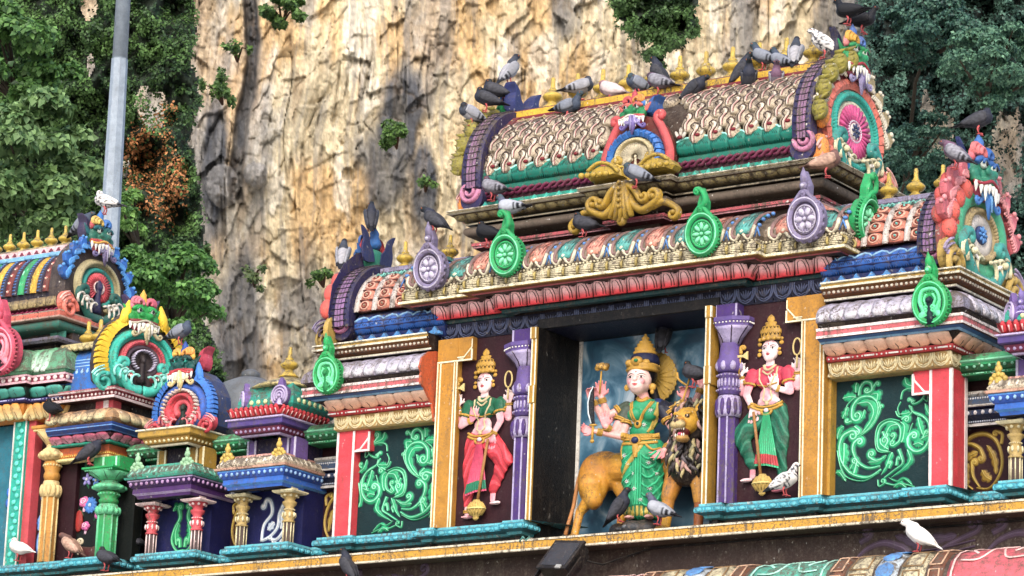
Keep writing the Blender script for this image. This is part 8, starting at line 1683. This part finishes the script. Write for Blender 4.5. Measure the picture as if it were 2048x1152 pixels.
mb.build('vault_crest', ls)
mb = MB(M('#3c2c2a', .6)); mb.box(-6.3, -5.5, .3, .9, 1.9, 2.04); mb.build('core', ls)
# walls and panels between the columns
mb = MB(M('#260812', .05, .6)); mb.box(-6.5, -5.98, .32, .45, .2, 1.76); mb.build('maroon_panel', ls)
mb = MB(M('#c04048', .25)); mb.box(-6.6, -6.5, .2, .45, .2, 1.76); mb.build('red_strip', ls)
mb = MB(M('#10a08c', .25)); mb.box(-6.76, -6.6, .16, .45, .2, 1.76); mb.build('teal_strip', ls)
mb = MB(M('#5fd8c0', .15))
for k in range(22): mb.ell((-6.68+.02*(-1)**k, .155, .25+k*.07), (.035, .012, .028), 6, 4, (0, .5*(-1)**k, 0))
mb.build('scale_print', ls)['kind'] = 'stuff'
mb = MB(M('#e0d8d0', .2)); mb.box(-6.775, -6.76, .15, .45, .2, 1.76); mb.build('white_edge', ls)
mb = MB(M('#e0d8d0', .2)); mb.box(-6.605, -6.595, .148, .162, .2, 1.76); mb.build('white_edge', ls)
mb = MB(M('#1c6a7c', .2)); mb.box(-9, -6.775, .3, .45, .2, 1.76); mb.build('blue_painting', ls)
mb = MB(M('#2f6ac8', .2)); [mb.ell((-6.86+.05*math.cos(a), .29, .95+.14*math.sin(a)), (.03, .015, .05), 7, 5) for a in np.linspace(0, 6, 8)]; mb.use(M('#d050a0', .2)); mb.ell((-6.84, .28, 1.0), (.035, .02, .04)); mb.build('painted_flower', ls)
BSC = [([(.5, .02), (.2, .1), (.2, .25), (.5, .3), (.7, .2)], .06, .05, .0, 1, 0), ([(.3, .05), (.75, .15), (.75, .4), (.4, .5), (.25, .4)], .05, .05, .08, -1, 0), ([(.35, .35), (.25, .55), (.6, .65), (.7, .55)], .05, .05, .08, 1, 0), ([(.5, .5), (.75, .65), (.5, .8), (.35, .72)], .05, .04, .06, -1, 0), ([(.45, .7), (.55, .85), (.4, .97)], .04, .02, 0, 1, 3), ([(.2, .6), (.3, .75)], .06, .06, 0, 1, 3), ([(.8, .75), (.7, .9)], .05, .05, 0, 1, 3), ([(.15, .3), (.2, .45)], .06, .06, 0, 1, 3), ([(.8, .3), (.85, .5)], .05, .06, 0, 1, 3)]
scroll_relief(BSC, 'blue_scroll', ls, -6.5, -6.22, .26, 1.35, .32, ('#1c4a90', '#3a80cc', '#8ab8e8'), 1.2)
mb = MB(M('#060f0e', .05, .6)); mb.box(-5.98, -5.2, .38, .5, .2, 1.3); mb.build('flower_panel', ls)
def flower(x, z, r, c, c2, n=6, kind=0):
    mb = MB(M(c, .1, .4)); y = .38
    if kind == 0:
        for k in range(n): a = 2*PI*k/n+.3; mb.ell((x+r*.55*math.cos(a), y-.01, z+r*.55*math.sin(a)), (r*.5, .018, r*.27), 8, 5, (0, -a, 0))
        mb.use(M(c2, .1)); mb.ell((x, y-.025, z), (r*.25, .015, r*.25), 8, 5)
    else:
        for k in range(5): a = 2*PI*k/5; mb.ell((x+r*.4*math.cos(a), y-.01, z+r*.35*math.sin(a)), (r*.5, .02, r*.4), 8, 5)
        mb.use(M(c2, .1)); mb.strip(curl((x+r*.4, z), PI/2, r*.42, 1, 1.4, 14), r*.07, .012, y-.026)
        mb.strip([(x, z-r*.4), (x-.01, z-r*1.2)], r*.2, .01, y)
    mb.build('painted_flower', ls)
for f in ((-5.62, 1.0, .095, '#d8c03c', '#4a3010', 9, 0), (-5.87, 1.1, .07, '#9a90d0', '#e8e4f0', 5, 0), (-5.74, 1.08, .06, '#6a9ce0', '#f0e8c8', 5, 0), (-5.8, .82, .09, '#3f80cc', '#bcd8f0', 12, 0), (-5.89, .86, .085, '#d86a9c', '#f4c8dc', 5, 1), (-5.66, .72, .095, '#d070a8', '#f4c8dc', 5, 1), (-5.85, .6, .07, '#cc5c98', '#f4c8dc', 5, 1), (-5.6, 1.2, .05, '#c8508c', '#f0a8c8', 4, 0), (-5.53, .68, .06, '#5a90d8', '#d8e8f8', 5, 0)): flower(*f)
mb = MB(M('#1c6a44', .2))
for x, z, a in ((-5.9, 1.2, 1.8), (-5.8, 1.24, 1.5), (-5.7, 1.2, 1.2), (-5.85, 1.0, 2.), (-5.7, .9, .8), (-5.6, .85, .3), (-5.9, .72, 2.5), (-5.75, .65, 1.), (-5.8, 1.15, 1.7), (-5.65, 1.1, 1.3)): mb.strip([(x, z), (x+.05*math.cos(a), z+.06*math.sin(a)), (x+.09*math.cos(a), z+.12*math.sin(a))], [.004, .022, .002], .008, .38)
mb.build('painted_leaves', ls)['kind'] = 'stuff'
mb = MB(M('#a02018', .2)); mb.ell((-5.96, .66, .66), (.0, .0, .0)) if False else mb.ell((-5.95, .37, .66), (.06, .02, .12), 8, 6); mb.build('painted_bud', ls)
mb = MB(M('#4a1c1c', .3)); mb.strip([(-5.9, .34), (-5.75, .28), (-5.6, .36)], [.05, .09, .05], .03, .38); mb.use(M('#d8c8a8', .2)); scroll(mb, [(-5.92, .3), (-5.95, .42)], .015, .015, .04, -1, h=.02, y0=.38); scroll(mb, [(-5.58, .3), (-5.54, .46)], .015, .015, .04, 1, h=.02, y0=.38); mb.build('painted_basket', ls)
def big_column(x, y, c, z1, w, nm):
    a, b, d = c; B = M(a, .3); L = M(b, .3)
    z0 = .21; H = z1-z0; mb = MB(B); mb.lathe([(0, z0), (w, z0), (w, z0+H*.5), (0, z0+H*.5)], 8, (x, y, 0), a0=PI/8, smooth=False); mb.use(L)
    for k in range(8): q = 2*PI*k/8+PI/8; mb.tube([(x+w*math.cos(q), y+w*math.sin(q), z0), (x+w*math.cos(q), y+w*math.sin(q), z0+H*.5)], .012, 4)
    mb.build('column_shaft', ls)
    Z = lambda t: z0+H*t; mb = MB(L); mb.lathe([(0, Z(.48)), (w*1.15, Z(.48)), (w*1.2, Z(.52)), (w*1.02, Z(.58)), (w*.95, Z(.6)), (0, Z(.6))], 16, (x, y, 0))
    for k in range(12): q = 2*PI*k/12; mb.ell((x+w*1.08*math.cos(q), y+w*1.08*math.sin(q), Z(.53)), (.03, .03, H*.045), 6, 5)
    mb.build('drum', ls)
    mb = MB(B); mb.lathe([(0, Z(.6)), (w*.85, Z(.6)), (w, Z(.63)), (w, Z(.65)), (w*.85, Z(.67)), (w*1.05, Z(.7)), (w*1.1, Z(.73)), (w*.9, Z(.75)), (0, Z(.75))], 16, (x, y, 0)); mb.use(L); [mb.ell((x+w*1.05*math.cos(q), y+w*1.05*math.sin(q), Z(.715)), .014, 5, 4) for q in np.linspace(0, 2*PI, 19)[:-1]]; mb.build('ring', ls)
    mb = MB(L); mb.lathe([(0, Z(.75)), (w*1.1, Z(.755)), (w*1.6, Z(.775)), (w*1.65, Z(.8)), (w*1.3, Z(.83)), (w*.9, Z(.85)), (w*.9, Z(.87)), (0, Z(.87))], 16, (x, y, 0))
    for k in range(10): q = 2*PI*k/10; mb.ell((x+w*1.4*math.cos(q), y+w*1.4*math.sin(q), Z(.79)), (.045, .045, H*.028), 7, 5)
    mb.build('cushion', ls)
    mb = MB(L); mb.lathe([(0, Z(.87)), (w*1., Z(.87)), (w*1.4, Z(.9)), (w*2.3, Z(.955)), (0, Z(.955))], 8, (x, y, 0), a0=PI/8); mb.use(M(d, .2))
    for k in range(8): q = 2*PI*(k+.5)/8; mb.tube([(x+r_*math.cos(q), y+r_*math.sin(q), z_) for r_, z_ in ((w*.95, Z(.875)), (w*1.35, Z(.9)), (w*2.15, Z(.95)))], .006, 4)
    mb.build('lotus_bell', ls)
    mb = MB(B); mb.sq([(0, Z(.955)), (w*1.7, Z(.957)), (w*1.85, Z(.97)), (w*2.05, Z(.98)), (w*2.05, z1), (0, z1+.01)], (x, y, 0)); mb.use(L); [mb.ell((x+s_, y-w*1.84, Z(.965)), .012, 5, 4) for s_ in np.linspace(-w*1.7, w*1.7, 14)]; mb.build('abacus', ls)
big_column(-6.24, .22, ('#b8802c', '#d8bc80', '#5a3018'), 1.66, .088, 'gold'); big_column(-5.42, .22, ('#109a50', '#5fc890', '#06402c'), 1.14, .105, 'green')
mb = MB(M('#14984f', .3)); mb.box(-5.6, -5.24, .15, .4, 1.14, 1.27); mb.use(M('#a8e8c4', .2)); mb.box(-5.48, -5.455, .145, .4, 1.14, 1.265); mb.box(-5.3, -5.28, .145, .4, 1.14, 1.265); mb.build('top_block', ls)
mb = MB(M('#241c20', .4)); mb.box(-12, -5.9, .46, 1.2, .2, 2.0); mb.build('wall', ls)
mb = MB(M('#241c20', .4)); mb.box(-5.9, -5.42, .5, 1.0, .2, 1.9); mb.build('wall', ls)
worldchild(ls, b4)
for k in range(7): finial(-6.88-.205*k, .85, 3.87, 'gold finial on the striped vault at upper left, %s from the blue rimmed mask' % ['first', 'second', 'third', 'fourth', 'fifth', 'sixth', 'seventh'][k], 'gold finials on the striped vault', .82)
for k, (x, lb) in enumerate(((-6.12, 'leftmost'), (-5.95, 'middle'), (-5.78, 'rightmost'))): finial(x, .5, 2.55, '%s of the three short gold finials beside the yellow maned mask' % lb, 'gold finials on the blue vault', 1.05)
PB = dict(back='#3a3030', rings=[(.17, .07, .05, '#d84c58', 'fan'), (.1, .014, .06, '#e8c8c0', 's'), (.285, .04, .06, '#1f8f84', 's'), (.4, .06, .05, '#a89c74', 'rope')], span=(-60, 240), keysize=.7, key='#2a2850', rim='leaf', rimc=('#1c64b8', '#4a98e0'), tongue=('#6a6088', '#a098b8'), face=('#2a6a58', '#1f5a60', '#b03a38', '#d0606c'), horn=('#b83c48', '#3a3450'), crest=('#d8b458', '#3a78c0', '#2a6ab0'), lip='#d8a040', foot=('#1c5a50', '#d8cfc0', '#e0705c'), foot2='#f0b0a0', cz=.47, fz=1.06)
gable_mask('gable_mask', (-6.33, .82, 2.965), PI/2, 'fanged gable mask with blue ruffled rim and red keyhole arch at upper left', 1.16, PB, depth=.22)
PY = dict(back='#3c3436', rings=[(.17, .015, .06, '#c8c0d8', 'bead'), (.24, .04, .05, '#5c4c58', 's'), (.31, .05, .06, '#d04a58', 'rope'), (.45, .08, .06, '#1fb09a', 'rope')], span=(-60, 240), keysize=.6, key='#2c2428', rim='tile', rimc=('#eac012',), tongue=('#b8ac84', '#e0d8b8'), face=('#178a3c', '#1c9a48', '#7a2a2c', '#c8485c'), horn=('#d07080', '#4a3c60'), crest=('#d07080', '#d05c70', '#d8a030'), lip='#b8b09c', foot=('#3cc0ac', '#8fe0d0', '#2fae9c'), foot2='#a8ece0', cz=.44, fz=.95)
gable_mask('gable_mask', (-5.32, .48, 2.005), PI/2-.35, 'yellow maned gable mask over concentric teal and red arches', 1.12, PY, depth=.2)
medallion(2, 700, -.2, 'pink medallion cut by the left edge on the green pleated ledge', 'key', ('#c8405c', '#f090a0', '#1c1420'), s=1.25)
medallion(2046, 655, .2, 'lilac medallion cut by the right edge of the picture', 'purple', ('#7a68a8', '#c8bce0', '#2c2040'), s=.75)
# building below, unseen from here but standing
bb_ = thing('temple_wall', (0, 1.5, -7.3), 'plain plastered temple wall carrying the painted roofs', 'wall'); q4 = names(); mb = MB(M('#b8a890', .5)); mb.box(-12, 9, .3, 8, -7.3, -.85); mb.build('wall', bb_); worldchild(bb_, q4)
